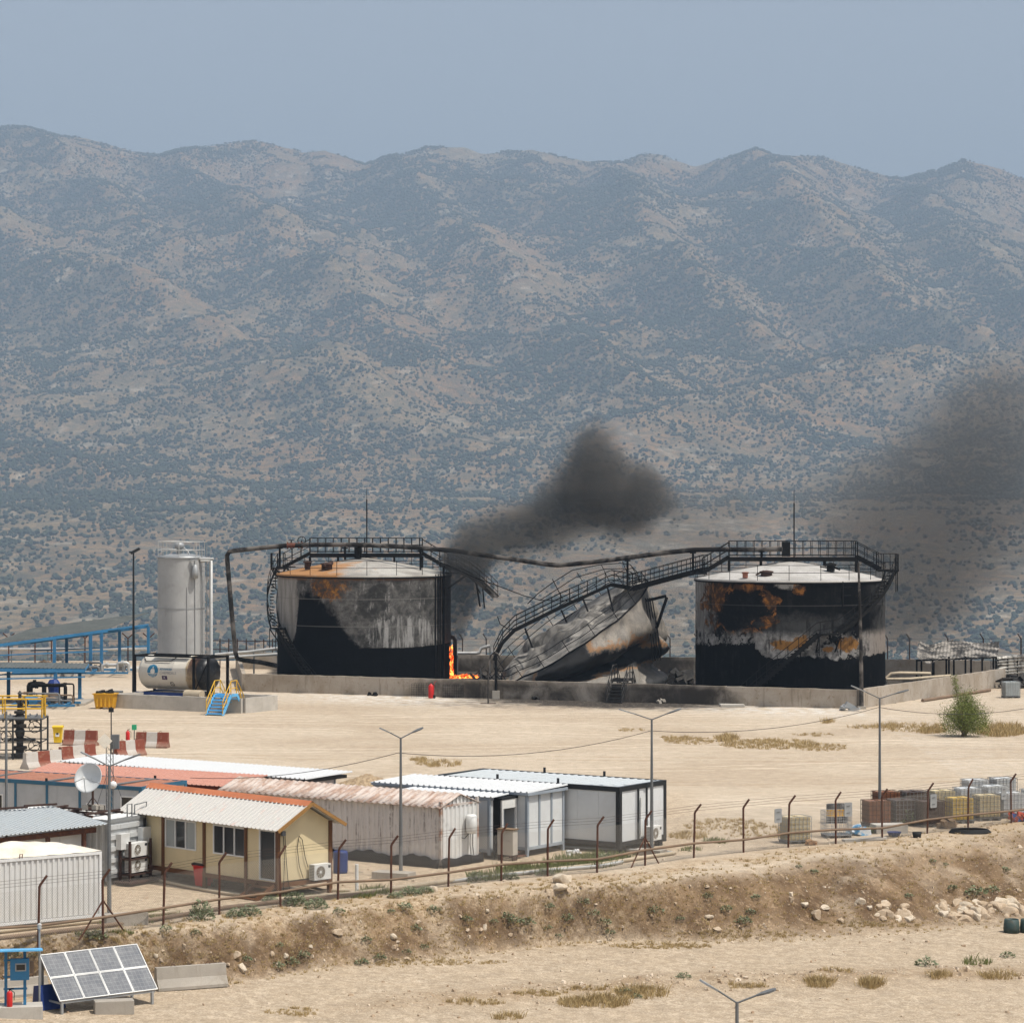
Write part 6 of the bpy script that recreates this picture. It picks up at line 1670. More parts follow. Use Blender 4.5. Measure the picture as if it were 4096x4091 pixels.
# ---------------- cream cabin with pitched roof
def cream_cabin():
    L, W, z0, ze, zr = 9.2, 2.75, .62, 2.82, 3.62
    T = cabinT('cream cabin with brown frame and pale pitched roof behind the red bin', (-8.97, 115.0), 45)
    H_ = [(-1.16, -.16, .66, 2.62), (-3.94, -1.98, 1.42, 2.58), (-6.95, -5.0, 1.42, 2.58)]
    walls(T, L, W, z0, ze, M['cream'], holes=H_, pw=2.56)
    m = MB(); m.prism([(.1, ze), (W - .1, ze), (W / 2, zr - .1)], 0, -.1, -.042); m.build('gable', M['cream'], T)
    m = MB(); m.prism([(.1, ze), (W - .1, ze), (W / 2, zr - .1)], 0, -L + .042, -L + .1); m.build('gable', M['cream'], T)
    for x in (-.07, -1.93, -4.48, -7.07, -L + .07):
        MB().bx(x - .07, x + .07, -.02, .12, 0, ze - .01).build('post', M['brownfr'], T)
    MB().bx(-.14, .02, W - .14, W + .02, 0, ze - .01).build('post', M['brownfr'], T)
    m = MB(); m.bx(-L, -.15, 0.0, .1, z0 - .18, z0 - .004).bx(-.1, 0, .13, W - .15, z0 - .18, z0 - .004).bx(-L, -.15, W - .1, W, z0 - .18, z0 - .004); m.build('floor_beam', M['brownfr'], T)
    oh, og = .36, .42; sl = (zr - ze) / (W / 2); zl = ze - oh * sl + .06
    A, B = (-L - og, -oh, zl), (og, -oh, zl); C, D_ = (og, W / 2, zr), (-L - og, W / 2, zr)
    m = MB(); m.sheet(A, B, C, D_, .25, .04, .02); m.build('roof_sheet', M['paleroof'], T)
    m = MB(); m.sheet((-L - og, W + oh, zl), (og, W + oh, zl), C, D_, .25, .04, .02); m.build('roof_sheet', M['paleroof'], T)
    m = MB(); m.add([(-L - og, W / 2 - .26, zr - .26 * sl + .05), (og, W / 2 - .26, zr - .26 * sl + .05), (og, W / 2, zr + .09), (-L - og, W / 2, zr + .09), (-L - og, W / 2 + .26, zr - .26 * sl + .05), (og, W / 2 + .26, zr - .26 * sl + .05)], [(0, 1, 2, 3), (3, 2, 5, 4)]); m.build('ridge_cap', M['orange'], T)
    m = MB(); o2 = weather('ochre_barge_board', (.30, .16, .05), .6)
    m.bar((og + .02, -oh, zl - .02), (og + .02, W / 2, zr - .02), .05, .13); m.bar((og + .02, W + oh, zl - .02), (og + .02, W / 2, zr - .02), .05, .13); m.build('barge_board', o2, T)
    window(T, -3.94, -1.98, 1.42, 2.58, 3, [M['glass'], M['glass'], M['glass']])
    window(T, -6.95, -5.0, 1.42, 2.58, 3, [M['curtainglass'], M['glass'], M['curtainglass']])
    m = MB(); m.bx(-1.16, -1.09, .02, .1, .66, 2.62).bx(-.23, -.16, .02, .1, .66, 2.62).bx(-1.09, -.23, .02, .1, 2.55, 2.62).bx(-1.09, -.23, .02, .1, .66, .72); d = m.build('door', M['white'], T)
    MB().bx(-1.08, -.24, .07, .09, .72, 2.55).build('door_glass', M['glass'], d)
    for k in range(3): MB().bx(-1.2, -.2, -.35 - .3 * k, -.07 - .3 * k, .42 - .2 * k, .46 - .2 * k).build('step', M['brownfr'], T)
    m = MB()
    for x in (-1.2, -.2): m.bar((x, -.02, .5), (x, -.98, .02), .05, .16)
    m.build('step_stringer', M['brownfr'], T)
    m = MB()
    for (y, pts) in ((.25, 0), (.33, 1)): m.tube([(.02, y, 2.5), (.03, y + .05, 1.6), (.03, y + .02 + .12 * pts, .75), (.02, y + .3 * pts, .1)], .014, 5)
    m.tube([(.02, 1.05, 2.35), (.03, .95, 1.9), (.03, 1.05, 1.2), (.03, 1.25, .7)], .014, 5); m.tube([(.02, 1.05, 2.35), (.03, 1.2, 2.2), (.03, 1.35, 1.5), (.03, 1.5, 1.1)], .014, 5)
    m.build('cable', M['rubber'], T); MB().bx(0, .08, .15, .33, 2.42, 2.6).build('junction_box', M['lampgrey'], T)
    p = loc2(T, .22, 1.95, .62); ac_unit('white air conditioner on the lit gable of the cream cabin', None, p, -R(45) + R(90), .85, .6, .32)
    return T
CC = cream_cabin()

# ---------------- old corrugated container with rust-streaked pitched roof
def old_container():
    L, W, z0, z1, zr = 12.2, 2.6, .22, 2.5, 2.97
    T = cabinT('weathered white corrugated container with a rust-streaked pitched roof', (-2.95, 124.3), 36, 'shipping_container')
    m = MB(); m.corr(-L + .1, -.1, z0, z1, .08, .3, .05); m.build('long_side', M['oldwhite'], T)
    m = MB(); m.corr(.12, W - .12, z0, z1, 0, .3, .05); m.v = [(-.02 - p[1], p[0], p[2]) for p in m.v]; m.build('end_side', M['cleanwhite'], T)
    m = MB(); m.corr(.3, W - .3, z1 + .1, z1 + .14, 0, .3, .05)
    m = MB(); n = 8
    for k in range(n):
        y = .25 + (W - .5) * (k + .5) / n; h = (zr - z1 - .1) * (1 - abs(y - W / 2) / (W / 2)); m.bx(-.06, -.01, y - .05, y + .05, z1 + .09, z1 + .1 + h)
    m.prism([(.1, z1 + .05), (W - .1, z1 + .05), (W / 2, zr - .02)], 0, -.1, -.06); m.build('gable', M['cleanwhite'], T)
    m = MB(); m.bx(-.1, .02, -.02, .1, z0 - .1, z1 + .25).bx(-.1, .02, W - .1, W + .02, z0 - .1, z1 + .25).bx(-.06, .03, .1, W - .1, z1, z1 + .09).bx(-L, -.1, -.0, .07, z1 - .02, z1 + .06)
    m.bx(-L, -L + .1, -.02, .1, z0 - .1, z1 + .1); m.build('frame', rustroof('rusty_white_frame', (.5, .46, .42), (.22, .09, .05), (.35, .2, .12), .45, .6), T)
    m = MB(); m.sheet((-L - .1, -.14, z1 - .02), (.06, -.14, z1 - .02), (.06, W / 2, zr), (-L - .1, W / 2, zr), .34, .06, .015, True); m.build('roof_sheet', M['rustroof'], T)
    m = MB(); m.sheet((-L - .1, W + .14, z1 - .02), (.06, W + .14, z1 - .02), (.06, W / 2, zr), (-L - .1, W / 2, zr), .34, .06, .015, True); m.build('roof_sheet', M['rustroof'], T)
    m = MB(); n = 60
    for (pts) in ([(-L + .1 + (L - .1) * k / n, -.06 - .04 * math.sin(k * 1.3)) for k in range(n + 1)],):
        vs = []
        for k, (x, y) in enumerate(pts): vs += [(x, y - .12, 0), (x, y, .42 + .07 * math.sin(k * .5) + .04 * math.sin(k * 1.7))]
        m.add(vs, [(2 * k, 2 * k + 2, 2 * k + 3, 2 * k + 1) for k in range(n)], True)
    vs = []
    for k in range(13): y = -.05 + (W + .3) * k / 12; vs += [(.16 + .05 * math.sin(k * 2), y, 0), (.06, y, .36 + .05 * math.sin(k * 1.1))]
    m.add(vs, [(2 * k, 2 * k + 2, 2 * k + 3, 2 * k + 1) for k in range(12)], True)
    o = m.build('skirt', M['tarp'], T); sm = o.modifiers.new('s', 'SOLIDIFY'); sm.thickness = .01
    # water heater on the end wall
    p = loc2(T, .30, 1.72, 1.3); H = thing('water_heater', 'white cylindrical water heater on the corrugated end wall', 'water heater', p)
    MB().lathe([(.02, 0), (.17, .02), (.23, .08), (.23, .72), (.17, .79), (.02, .81)], n=20).build('tank', M['whiteplastic'], H)
    m = MB(); m.tube([(-.05, 0, .02), (-.06, 0, -.4), (-.02, 0, -.9), (0, 0, -1.2)], .018, 5).tube([(.06, 0, .02), (.05, 0, -.5), (.1, 0, -.9)], .018, 5).tube([(-.1, 0, 0), (-.3, -.05, -.22), (-.5, -.1, -.1), (-.62, -.15, .6), (-.65, -.15, 1.0)], .016, 5); m.build('hose', M['rubber'], H)
    return T
old_container()

# ---------------- white cabins with grey frame, one with an open door
def white_cabin_b():
    L, W, z0, z1 = 8.2, 2.9, .28, 2.72
    T = cabinT('white flat-roofed cabin with blue-grey frame and an open dark doorway', (.66, 128.0), 34)
    walls(T, L, W, z0, z1, M['panel']); frame(T, L, W, z0, z1, M['greyfr'], .13, midy=(.95, 1.9))
    m = MB(); m.sheet((-L - .1, -.12, z1 + .03), (.1, -.12, z1 + .03), (.1, W + .12, z1 + .12), (-L - .1, W + .12, z1 + .12), .3, .05, .02); m.build('roof_sheet', M['whiteroof'], T)
    m = MB(); m.bx(.02, .12, -.12, W + .1, z1 - .1, z1 + .02); m.bx(-L, .1, -.14, -.02, z1 - .08, z1 + .02); m.build('gutter', M['greyfr'], T)
    # lobby wall with the open door beside the cabin
    m = MB(); m.bx(-.6, -.52, -1.15, -1.05, .3, 2.5).bx(-.6, -.52, -.12, -.04, .3, 2.5).bx(-.6, -.52, -1.05, -.12, 2.12, 2.5); d = m.build('doorway', M['whiteplastic'], T)
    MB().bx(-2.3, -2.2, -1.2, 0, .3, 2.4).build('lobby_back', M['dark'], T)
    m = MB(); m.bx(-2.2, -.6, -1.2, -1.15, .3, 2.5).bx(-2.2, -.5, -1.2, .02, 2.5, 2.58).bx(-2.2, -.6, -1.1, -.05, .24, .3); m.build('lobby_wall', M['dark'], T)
    for k in range(2): MB().bx(-.5 + .28 * k, -.24 + .28 * k, -1.1, -.15, .2 - .12 * k, .24 - .12 * k).build('step', M['rust'], T)
    for y in (.05, W - .05): MB().bx(-.13, 0, y - .06, y + .06, 0, z0 - .13).build('leg', M['greyfr'], T)
    T2 = cabinT('narrow white cabin wall with grey frame beside the open doorway', (-.95, 127.25), 34)
    L, W, z0, z1 = 5, 1.15, .28, 2.6
    walls(T2, L, W, z0, z1, M['panel']); frame(T2, L, W, z0, z1, M['greyfr'], .12)
    m = MB(); m.sheet((-L, -.05, z1 + .03), (.15, -.05, z1 + .03), (.15, W + .1, z1 + .08), (-L, W + .1, z1 + .08), .3, .04, .02); m.build('roof_sheet', M['whiteroof'], T2)
white_cabin_b()

def black_cabin():
    L, W, z0, z1 = 9.8, 3.9, .3, 2.87
    T = cabinT('large white cabin with black frame, furthest along the row of cabins', (4.63, 129.0), 34)
    walls(T, L, W, z0, z1 - .02, M['panel']); frame(T, L, W, z0, z1, M['blackfr'], .2, midy=(1.55, 2.25))
    m = MB(); m.sheet((-L + .2, .2, z1 - .06), (-.2, .2, z1 - .06), (-.2, W - .2, z1 - .03), (-L + .2, W - .2, z1 - .03), .4, .03, .02); m.build('roof_sheet', M['galvroof'], T)
    me = MB().bx(-.05, .05, -.03, .03, 0, .22).mesh('lifting_lug', M['blackfr'])
    for (x, y) in ((-3.2, .06), (-6.4, .06), (-3.2, W - .06), (-6.4, W - .06)): inst(me, 'lifting_lug', T, (x, y, z1))
    for x in (-3.2, -6.4): MB().bx(x - .05, x + .05, -.012, .05, z0 + .2, z1 - .2).build('frame_post', M['blackfr'], T)
    MB().bx(.02, .06, 1.66, 1.74, .6, 2.3).build('conduit', M['whiteplastic'], T)
    for y in (.4, W - .4): MB().bx(-.3, -.05, y - .15, y + .15, 0, z0).build('foot_block', M['dark'], T)
    for y in (.4, W - .4): MB().bx(-L + .05, -L + .3, y - .15, y + .15, 0, z0).build('foot_block', M['dark'], T)
    p = loc2(T, .35, 2.2, .42); ac_unit('white air conditioner on the end of the black-framed cabin', None, p, -R(34) + R(90), .8, .62, .36)
black_cabin()

def blue_cabin():
    L, W, z0, z1 = 11.5, 3.4, .3, 2.78
    T = cabinT('grey cabin with blue frame and red-brown roof behind the satellite dish', (-16.05, 130.0), 29)
    m2 = weather('grey_cabin_panel', (.46, .475, .48), .6, 0, (.4, .38, .33), 1, .3)
    Hs = [(-.95, -.25, .42, 1.55), (-1.15, -.12, 1.75, 2.35), (-3.0, -1.9, .8, 1.95), (-9.0, -7.6, 1.1, 2.1)]
    walls(T, L, W, z0, z1, m2, holes=Hs, pw=2.3); frame(T, L, W, z0, z1, M['bluefr'], .16, mids=(-1.65, -3.35, -5.15, -6.9, -8.3))
    window(T, -1.15, -.12, 1.75, 2.35, 1); window(T, -3.0, -1.9, .8, 1.95, 2); window(T, -9.0, -7.6, 1.1, 2.1, 2); window(T, -.95, -.25, .42, 1.55, 1)
    m = MB(); m.sheet((-L + .16, .16, z1 - .05), (-.16, .16, z1 - .05), (-.16, W - .16, z1 - .02), (-L + .16, W - .16, z1 - .02), .5, .025, .02); m.build('roof_sheet', M['brownroof'], T)
    for x in (-1.7, -5.2, -8.6): MB().bx(x - .12, x + .12, .1, W - .1, z1 - .02, z1 + .02).build('roof_seam', M['lampgrey'], T)
    me = MB().bx(-.05, .05, -.03, .03, 0, .14).mesh('lifting_lug', M['blackfr'])
    for (x, y) in ((-1.7, .05), (-5.2, .05), (-8.6, .05), (-1.7, W - .05), (-5.2, W - .05)): inst(me, 'lifting_lug', T, (x, y, z1))
blue_cabin()
def red_cabin():
    L, W, z0, z1 = 12, 1.9, .3, 2.35
    T = cabinT('low cabin with faded red roof behind the blue-framed cabin', (-12.3, 134.4), 30)
    walls(T, L, W, z0, z1, weather('dark_red_wall', (.19, .045, .03), .7, 0, (.1, .03, .02), 2, .4), pw=2.4)
    m = MB(); m.sheet((-L - .2, -.25, z1), (.2, -.25, z1), (.2, W + .2, z1 + .35), (-L - .2, W + .2, z1 + .35), .25, .03, .02); m.build('roof_sheet', M['redroof'], T)
red_cabin()
def long_cabin():
    L, W, z0, z1 = 14.5, 2.5, .3, 2.5
    T = cabinT('long low cabin with white ribbed roof, nearest the open yard', (-9.55, 136.2), 35)
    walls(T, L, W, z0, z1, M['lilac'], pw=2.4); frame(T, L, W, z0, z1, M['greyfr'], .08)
    m = MB(); m.sheet((-L - .3, -.35, z1 + .06), (.5, -.35, z1 + .06), (.7, W + .35, z1 + .16), (-L - .3, W + .35, z1 + .16), .28, .05, .02); m.build('roof_sheet', M['whiteroof'], T)
    MB().bx(.02, .45, -.3, W + .25, z1 - .12, z1 + .02).build('eave_board', M['blackfr'], T)
long_cabin()

# ---------------- container with air conditioners, metal roof shed, corrugated container
def ac_container():
    L, W, z0, z1 = 6.0, 2.7, .3, 2.62
    T = cabinT('white container with two stacked air conditioners and cabinets on its end', (-16.0, 118.7), 31, 'shipping_container')
    M['grimy'] = corrmat('grimy_white_steel', (.50, .51, .50), (.36, .34, .31), (.2, .18, .16), .5, .5)
    m = MB(); m.bx(-.08, -.03, .1, W - .1, z0, z1)
    for z in (.55, 1.0, 1.45, 1.9, 2.3): m.bx(-.03, .03, .16, W - .16, z - .09, z + .09)
    m.build('end_wall', M['grimy'], T)
    m = MB(); m.corr(-L + .1, -.1, z0, z1, .06, .3, .04); m.build('long_side', M['grimy'], T)
    frame(T, L, W, z0, z1, M['galv'], .14)
    m = MB(); m.sheet((-L + .1, .08, z1 - .03), (-.1, .08, z1 - .03), (-.1, W - .08, z1), (-L + .1, W - .08, z1), .3, .03, .02); m.build('roof_sheet', M['cleanwhite'], T)
    for (y, z, hh, ww) in ((.75, 1.72, .62, .55), (2.15, 1.85, .62, .55)): MB().bx(.032, .3, y - ww / 2, y + ww / 2, z - hh / 2, z + hh / 2).build('electric_box', M['whiteplastic'], T)
    m = MB(); m.tube([(.1, 2.2, 2.5), (.12, 2.2, 1.6), (.12, 2.25, .4)], .03, 5).tube([(.1, 2.3, 2.5), (.13, 2.32, 1.2), (.13, 2.3, .3)], .025, 5).tube([(.1, 2.62, 2.55), (.14, 2.8, 1.8), (.16, 2.78, .9), (.2, 2.6, .35)], .025, 5, ); m.build('cable', M['rubber'], T)
    m = MB()
    for y in (.62, 1.95):
        for x in (.14, .62): m.bx(x - .04, x + .04, y - .04, y + .04, .08, 1.75)
    for z in (.42, 1.04): m.bx(.1, .66, .66, 1.91, z - .05, z)
    m.bx(.1, .9, .3, 2.7, .08, .16); m.build('rack', M['rust_d'], T)
    for z, wh in ((.48, 'lower'), (1.1, 'upper')):
        ac_unit('%s of two stacked air conditioners on the white container end' % wh, None, loc2(T, .4, 1.3, z), -R(31) + R(90), 1.0, .54, .36)
    # steel frame on the roof and satellite dish on it
    m = MB()
    for y in (.3, 1.3, 2.2): m.bx(-4.2, -1.0, y - .05, y + .05, z1 + .02, z1 + .1)
    for x in (-4.0, -2.6, -1.3): m.bx(x - .05, x + .05, .2, 2.4, z1 + .1, z1 + .17)
    m.build('roof_grid', M['rust_d'], T)
    m = MB(); m.tube([(-.05, 1.6, z1), (-.05, 1.6, z1 + .5), (-.05, 1.3, z1 + .5), (-.05, 1.3, z1)], .03, 5).tube([(-.05, 2.5, z1), (-.05, 2.55, z1 + .5), (-.3, 2.1, z1 + .4), (-.3, 2.1, z1)], .03, 5); m.build('hook_frame', M['lampgrey'], T)
    return T
AC = ac_container()
def dish():
    D = 121.0; p = at(371, 3235, D); p.z = 2.8
    T = thing('satellite_dish', 'large white satellite dish on the roof of the white container', 'satellite dish', p)
    m = MB(); m.cyl((0, 0, 0), (0, 0, .75), .05, 8).bar((-.35, .1, 0), (0, 0, .5), .03).bar((.35, .1, 0), (0, 0, .5), .03).bar((0, .4, 0), (0, 0, .5), .03); m.build('mast', M['rust_d'], T)
    c = Vector((-.04, -.12, 1.22)); nrm = Vector((-.35, -.86, .32)).normalized(); q = nrm.to_track_quat('Z', 'Y')
    m = MB(); Rd = .62; prof = [(Rd * k / 8, .28 * (k / 8) ** 2) for k in range(9)]; prof[0] = (.003, 0)
    m.lathe(prof, n=36); m.v = [tuple(c + q @ Vector(v)) for v in m.v]
    o = m.build('reflector', weather('dish_white', (.62, .63, .62), .45, 0, (.5, .48, .44), 2, .3), T); sm = o.modifiers.new('s', 'SOLIDIFY'); sm.thickness = .015; sm.offset = -1
    f = c + nrm * .62 + Vector((0, 0, -.1)); m = MB()
    for a in (R(200), R(340), R(270)): m.bar(c + q @ Vector((Rd * math.cos(a), Rd * math.sin(a), .28)), f, .025)
    m.build('feed_arm', M['galv'], T); MB().cyl(f, f + nrm * .14, .05, 8).build('feed_horn', M['whiteplastic'], T)
    for k, (dx, s) in enumerate(((-.3, .22), (.14, .25), (.36, .2))): MB().box((dx, -.1, s * .4), (s, s * .9, s * .8), k).build('ballast_stone', M['concrete'], T)
dish()
def lattice_mast():
    D = 127.0; p = at(440, 3200, D); T = thing('antenna_mast', 'slim lattice antenna mast rising beside the satellite dish', 'mast', (p.x, D, 0))
    m = MB(); r = .17; H = 5.1; ps = [Vector((r * math.cos(a), r * math.sin(a), 0)) for a in (R(90), R(210), R(330))]
    for q in ps: m.cyl(q, q + Vector((0, 0, H)), .018, 5)
    n = 20
    for k in range(n):
        for i in range(3): m.bar(ps[i] + Vector((0, 0, H * k / n)), ps[(i + 1) % 3] + Vector((0, 0, H * (k + 1) / n)), .012)
    m.build('lattice', M['lampgrey'], T); MB().cyl((.05, 0, H - .6), (.05, 0, 6.5), .025, 6).build('top_pole', M['blackfr'], T)
    MB().box((-.2, -.2, 5.05), (.46, .06, .46), .3, 0, R(45)).build('panel_antenna', M['tarpcream'], T)
    MB().lathe([(.01, -.17), (.12, -.12), (.17, 0), (.12, .12), (.01, .17)], (.16, -.2, 3.2), 14).build('dome_antenna', M['whiteplastic'], T)
    MB().box((.2, .1, 5.0), (.35, .25, .6)).build('equipment_box', M['lampgrey'], T); MB().box((.05, 0, 6.35), (.2, .2, .18)).build('beacon', M['blackfr'], T)
    m = MB()
    for (dx, dy) in ((1.6, -1.0), (-1.4, .8)): m.bar((0, 0, 4.0), (dx, dy, 0), .012)
    m.build('guy_wire', M['blackfr'], T)
lattice_mast()
def metal_shed():
    A, B, C, D_ = Vector((-21.5, 112.2, 0)), Vector((-15.95, 118.4, 0)), Vector((-18.5, 120.3, 0)), Vector((-24.0, 114.1, 0))
    T = thing('metal_roof_shed', 'open shed with grey ribbed metal roof and rusty eave beam', 'shed', (B.x, B.y, 0))
    Z = lambda p, z: Vector((p.x, p.y, z))
    m = MB(); m.sheet(Z(A, 2.5), Z(B, 2.5), Z(C, 3.0), Z(D_, 3.0), .21, .04, .015); wb(m, 'roof_sheet', M['galvroof'], T)
    u = (B - A).normalized(); v = (C - B).normalized()
    m = MB(); m.bar(Z(A + v * .35, 2.28), Z(B + v * .35 - u * .3, 2.28), .1, .2); wb(m, 'eave_beam', M['rust'], T)
    for k in range(5):
        p = A.lerp(B, (k + .1) / 4.6) + v * .35; m = MB(); m.box((p.x, p.y, 1.1), (.14, .14, 2.2), math.atan2(u.y, u.x)); wb(m, 'post', M['rust'], T)
    n = 6
    for k in range(n):
        a = (A + v * .8).lerp(B + v * .8 - u * .4, k / n); b = (A + v * .8).lerp(B + v * .8 - u * .4, (k + 1) / n); m = MB(); m.bar(Z(a + u * .01, 1.15), Z(b - u * .01, 1.15), .06, 2.1); wb(m, 'wall_panel', M['panel'], T)
    m = MB()
    for k in range(4): a = A.lerp(B, .3 + .18 * k) + v * 3.2; m.bar(Z(a, 3.12), Z(a + u * 1.4 - v * .3, 3.1), .08)
    wb(m, 'loose_bars', M['rust_d'], T)
metal_shed()
def white_corr():
    B = Vector((-14.9, 109.0, 0)); ang = math.atan2(2.4, 3.3); L, W, z0, z1 = 6.06, 2.44, .22, 2.58
    T = thing('shipping_container', 'white corrugated container with a bulging canvas-covered roof behind the fence', 'container', B, ang)
    m = MB(); m.corr(-L + .08, -.08, z0 + .12, z1 - .1, .06, .21, .045); m.build('long_side', M['cleanwhite'], T)
    m = MB(); m.corr(.08, W - .08, z0 + .1, z1 - .1, 0, .21, .045); m.v = [(-.02 - p[1], p[0], p[2]) for p in m.v]; m.build('end_side', M['cleanwhite'], T)
    frame(T, L, W, z0, z1, M['white'], .1)
    nx, ny = 40, 14; vs = []
    for j in range(ny + 1):
        for i in range(nx + 1):
            u, v = i / nx, j / ny; e = min(1, (1 - u) * 3.2) * min(1, u * 6 + .3); h = .42 * math.sin(PI * v) ** .7 * e
            vs.append((-L - .02 + (L + .04) * u, .02 + (W - .04) * v, z1 + .012 + max(0, h * (.93 + .1 * math.sin(u * 23 + v * 3)) + .02 * math.sin(u * 40))))
    m = MB().add(vs, [(j * (nx + 1) + i, j * (nx + 1) + i + 1, (j + 1) * (nx + 1) + i + 1, (j + 1) * (nx + 1) + i) for j in range(ny) for i in range(nx)], True); m.build('canvas_cover', M['tarpcream'], T)
    m = MB().tube([(-3.3, .0, z1), (-3.3, -.01, z1 + .14), (-3.2, -.01, z1 + .14), (-3.2, 0, z1)], .02, 5); m.build('lifting_ring', M['rust'], T)
    for x in (-.3, -2.2, -4.2): MB().bx(x - .3, x, .2, W - .2, 0, z0).build('foot_block', M['concrete'], T)
white_corr()

# ---------------- small things round the cabins
wheelie('red wheeled bin with black lid in front of the cream cabin', on(815, 3546), M['red'], .95, .6, -R(45), M['rubber'], marks=False)
T = thing('barrel', 'blue plastic barrel behind the cream cabin', 'barrel', on(1362, 3490)); MB().lathe([(.02, 0), (.28, 0), (.3, .1), (.3, .8), (.27, .9), (.02, .9)], n=16).build('drum', M['navy'], T)
T = thing('electric_cabinet', 'grey electric cabinet on legs beside the open doorway', 'cabinet', on(2030, 3440) , -R(30))
MB().bx(-.38, .38, -.2, .2, .25, 1.3).build('casing', weather('worn_beige_cabinet', (.46, .42, .36), .7, 0, (.25, .19, .14), 4, .6), T); MB().bx(-.42, .42, -.24, .24, 1.3, 1.35).build('cap', M['wood'], T)
for s in (-.34, .34): MB().bx(s - .03, s + .03, -.18, .18, 0, .25).build('leg', M['rust_d'], T)
m = MB(); m.tube([(-.42, 0, 1.0), (-.6, -.1, .6), (-.55, -.1, .1)], .03, 5).tube([(-.42, .1, .8), (-.7, 0, .3), (-.65, 0, 0)], .025, 5); m.build('cable', M['rubber'], T)
p = on(1427, 3566); tag(MB().tube([p, p + Vector((0, 0, 1.08))], .07, 10).build('stub_post', M['whiteplastic']), 'short white pipe post between cream cabin and fence', 'post')
debris('small heap of litter beside the corner of the white cabin', 2290, 3418, .5, M['white'], 21, n=8, name='litter', cat='litter')
for (lab, pts, r, mt) in (
    ('long pale conduit in front of the red wheeled bin', [(640, 3530), (760, 3556), (900, 3580), (1010, 3592)], .06, 'palepipe'),
    ('white conduit from the cream cabin to the fence', [(1130, 3525), (1200, 3545), (1290, 3568), (1400, 3570)], .06, 'palepipe'),
    ('pale pipe in front of the white corrugated container', [(-40, 3740), (200, 3712), (420, 3690), (560, 3672), (700, 3655)], .07, 'palepipe'),
    ('grey pipe low along the fence', [(-40, 3768), (300, 3728), (600, 3690), (900, 3640), (1150, 3612), (1500, 3580)], .08, 'brownpipe'),
    ('pale pipe along the foot of the fence', [(1050, 3610), (1350, 3590), (1600, 3560), (1900, 3520), (2150, 3492), (2400, 3466), (2560, 3440), (2700, 3420)], .08, 'palepipe'),
    ('grey pipe along the fence by the white cabins', [(1760, 3538), (2000, 3510), (2200, 3488), (2400, 3472), (2490, 3455)], .07, 'silverpipe'),
    ('white pipe lying beside the black-framed cabin', [(2230, 3392), (2330, 3398), (2480, 3404), (2600, 3410), (2690, 3416)], .06, 'silverpipe')):
    P_ = [on(*q) + Vector((0, 0, r + .03)) for q in pts]
    tag(MB().tube(P_, r, 8).build('ground_pipe', M[mt]), lab, 'pipe')
m = MB(); o_ = on(1575, 3512); m.box((o_.x, o_.y, .12), (1.6, .8, .3), -.4); tag(m.build('lamp_footing', M['concrete']), 'concrete footing slab under the lamp post in front of the rust-roofed container', 'slab')
m = MB(); o_ = on(500, 3700); m.box((o_.x, o_.y, .2), (1.6, .5, .5), .5); tag(m.build('concrete_block', M['concrete']), 'concrete kerb block by the braced fence post near the lamp', 'block')
m = MB(); o_ = on(2600, 3420); m.box((o_.x, o_.y, .12), (1.3, .7, .28), -.5); tag(m.build('lamp_footing', M['concrete']), 'concrete footing slab under the lamp post by the black-framed cabin', 'slab')

# ---------------- double-arm street lamps
def lamp(label, base, H, ax, tl, tr, mat=None):
    """ax: heading of the arms (radians); tl, tr: (reach, rise) of the two arms"""
    T = thing('street_lamp', label, 'street lamp', base, ax, 'double-arm street lamps'); mat = mat or M['lampgrey']
    MB().tube([(0, 0, 0), (0, 0, H * .5), (0, 0, H)], [.085, .065, .045], 10).build('pole', mat, T)
    MB().box((0, 0, .02), (.3, .3, .04)).build('base_plate', mat, T)
    for s, (rch, ris) in ((-1, tl), (1, tr)):
        e = Vector((s * rch, 0, H + ris)); k = .55
        MB().tube([(0, 0, H - .03), Vector((0, 0, H)).lerp(e, k)], .028, 6).build('arm', mat, T)
        a = Vector((0, 0, H)).lerp(e, k - .04); d = (e - a); nrm = Vector((0, 1, 0)); upv = d.cross(nrm).normalized()
        if upv.z < 0: upv = -upv
        vs = []; prof = [(0, .05), (.12, .06), (.3, .12), (.6, .15), (.85, .12), (1, .04)]
        for t_, w in prof:
            c = a + d * t_
            for (sy, su) in ((-1, .02), (1, .02), (1, -.03), (-1, -.03)): vs.append(c + nrm * (w * sy) + upv * su)
        fs = [(0, 3, 2, 1), (20, 21, 22, 23)] + [(4 * i + j, 4 * i + (j + 1) % 4, 4 * i + 4 + (j + 1) % 4, 4 * i + 4 + j) for i in range(5) for j in range(4)]
        MB().add(vs, fs).build('lamp_head', M['galv'] if s < 0 else mat, T)  # left head in paler steel, its sunlit look put into the colour
    return T
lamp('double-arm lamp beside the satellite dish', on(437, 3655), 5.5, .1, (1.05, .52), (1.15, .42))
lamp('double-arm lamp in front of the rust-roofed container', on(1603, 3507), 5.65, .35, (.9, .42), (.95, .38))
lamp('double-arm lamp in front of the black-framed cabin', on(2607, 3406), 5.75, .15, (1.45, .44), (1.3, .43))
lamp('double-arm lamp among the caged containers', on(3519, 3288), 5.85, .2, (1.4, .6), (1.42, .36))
lamp('double-arm lamp cut off by the bottom edge on the gravel road', (at(2948, 4005, 80).x, 80, g1(6, 80)), at(2948, 4005, 80).z - g1(6, 80), .1, (1.0, .6), (1.05, .33))
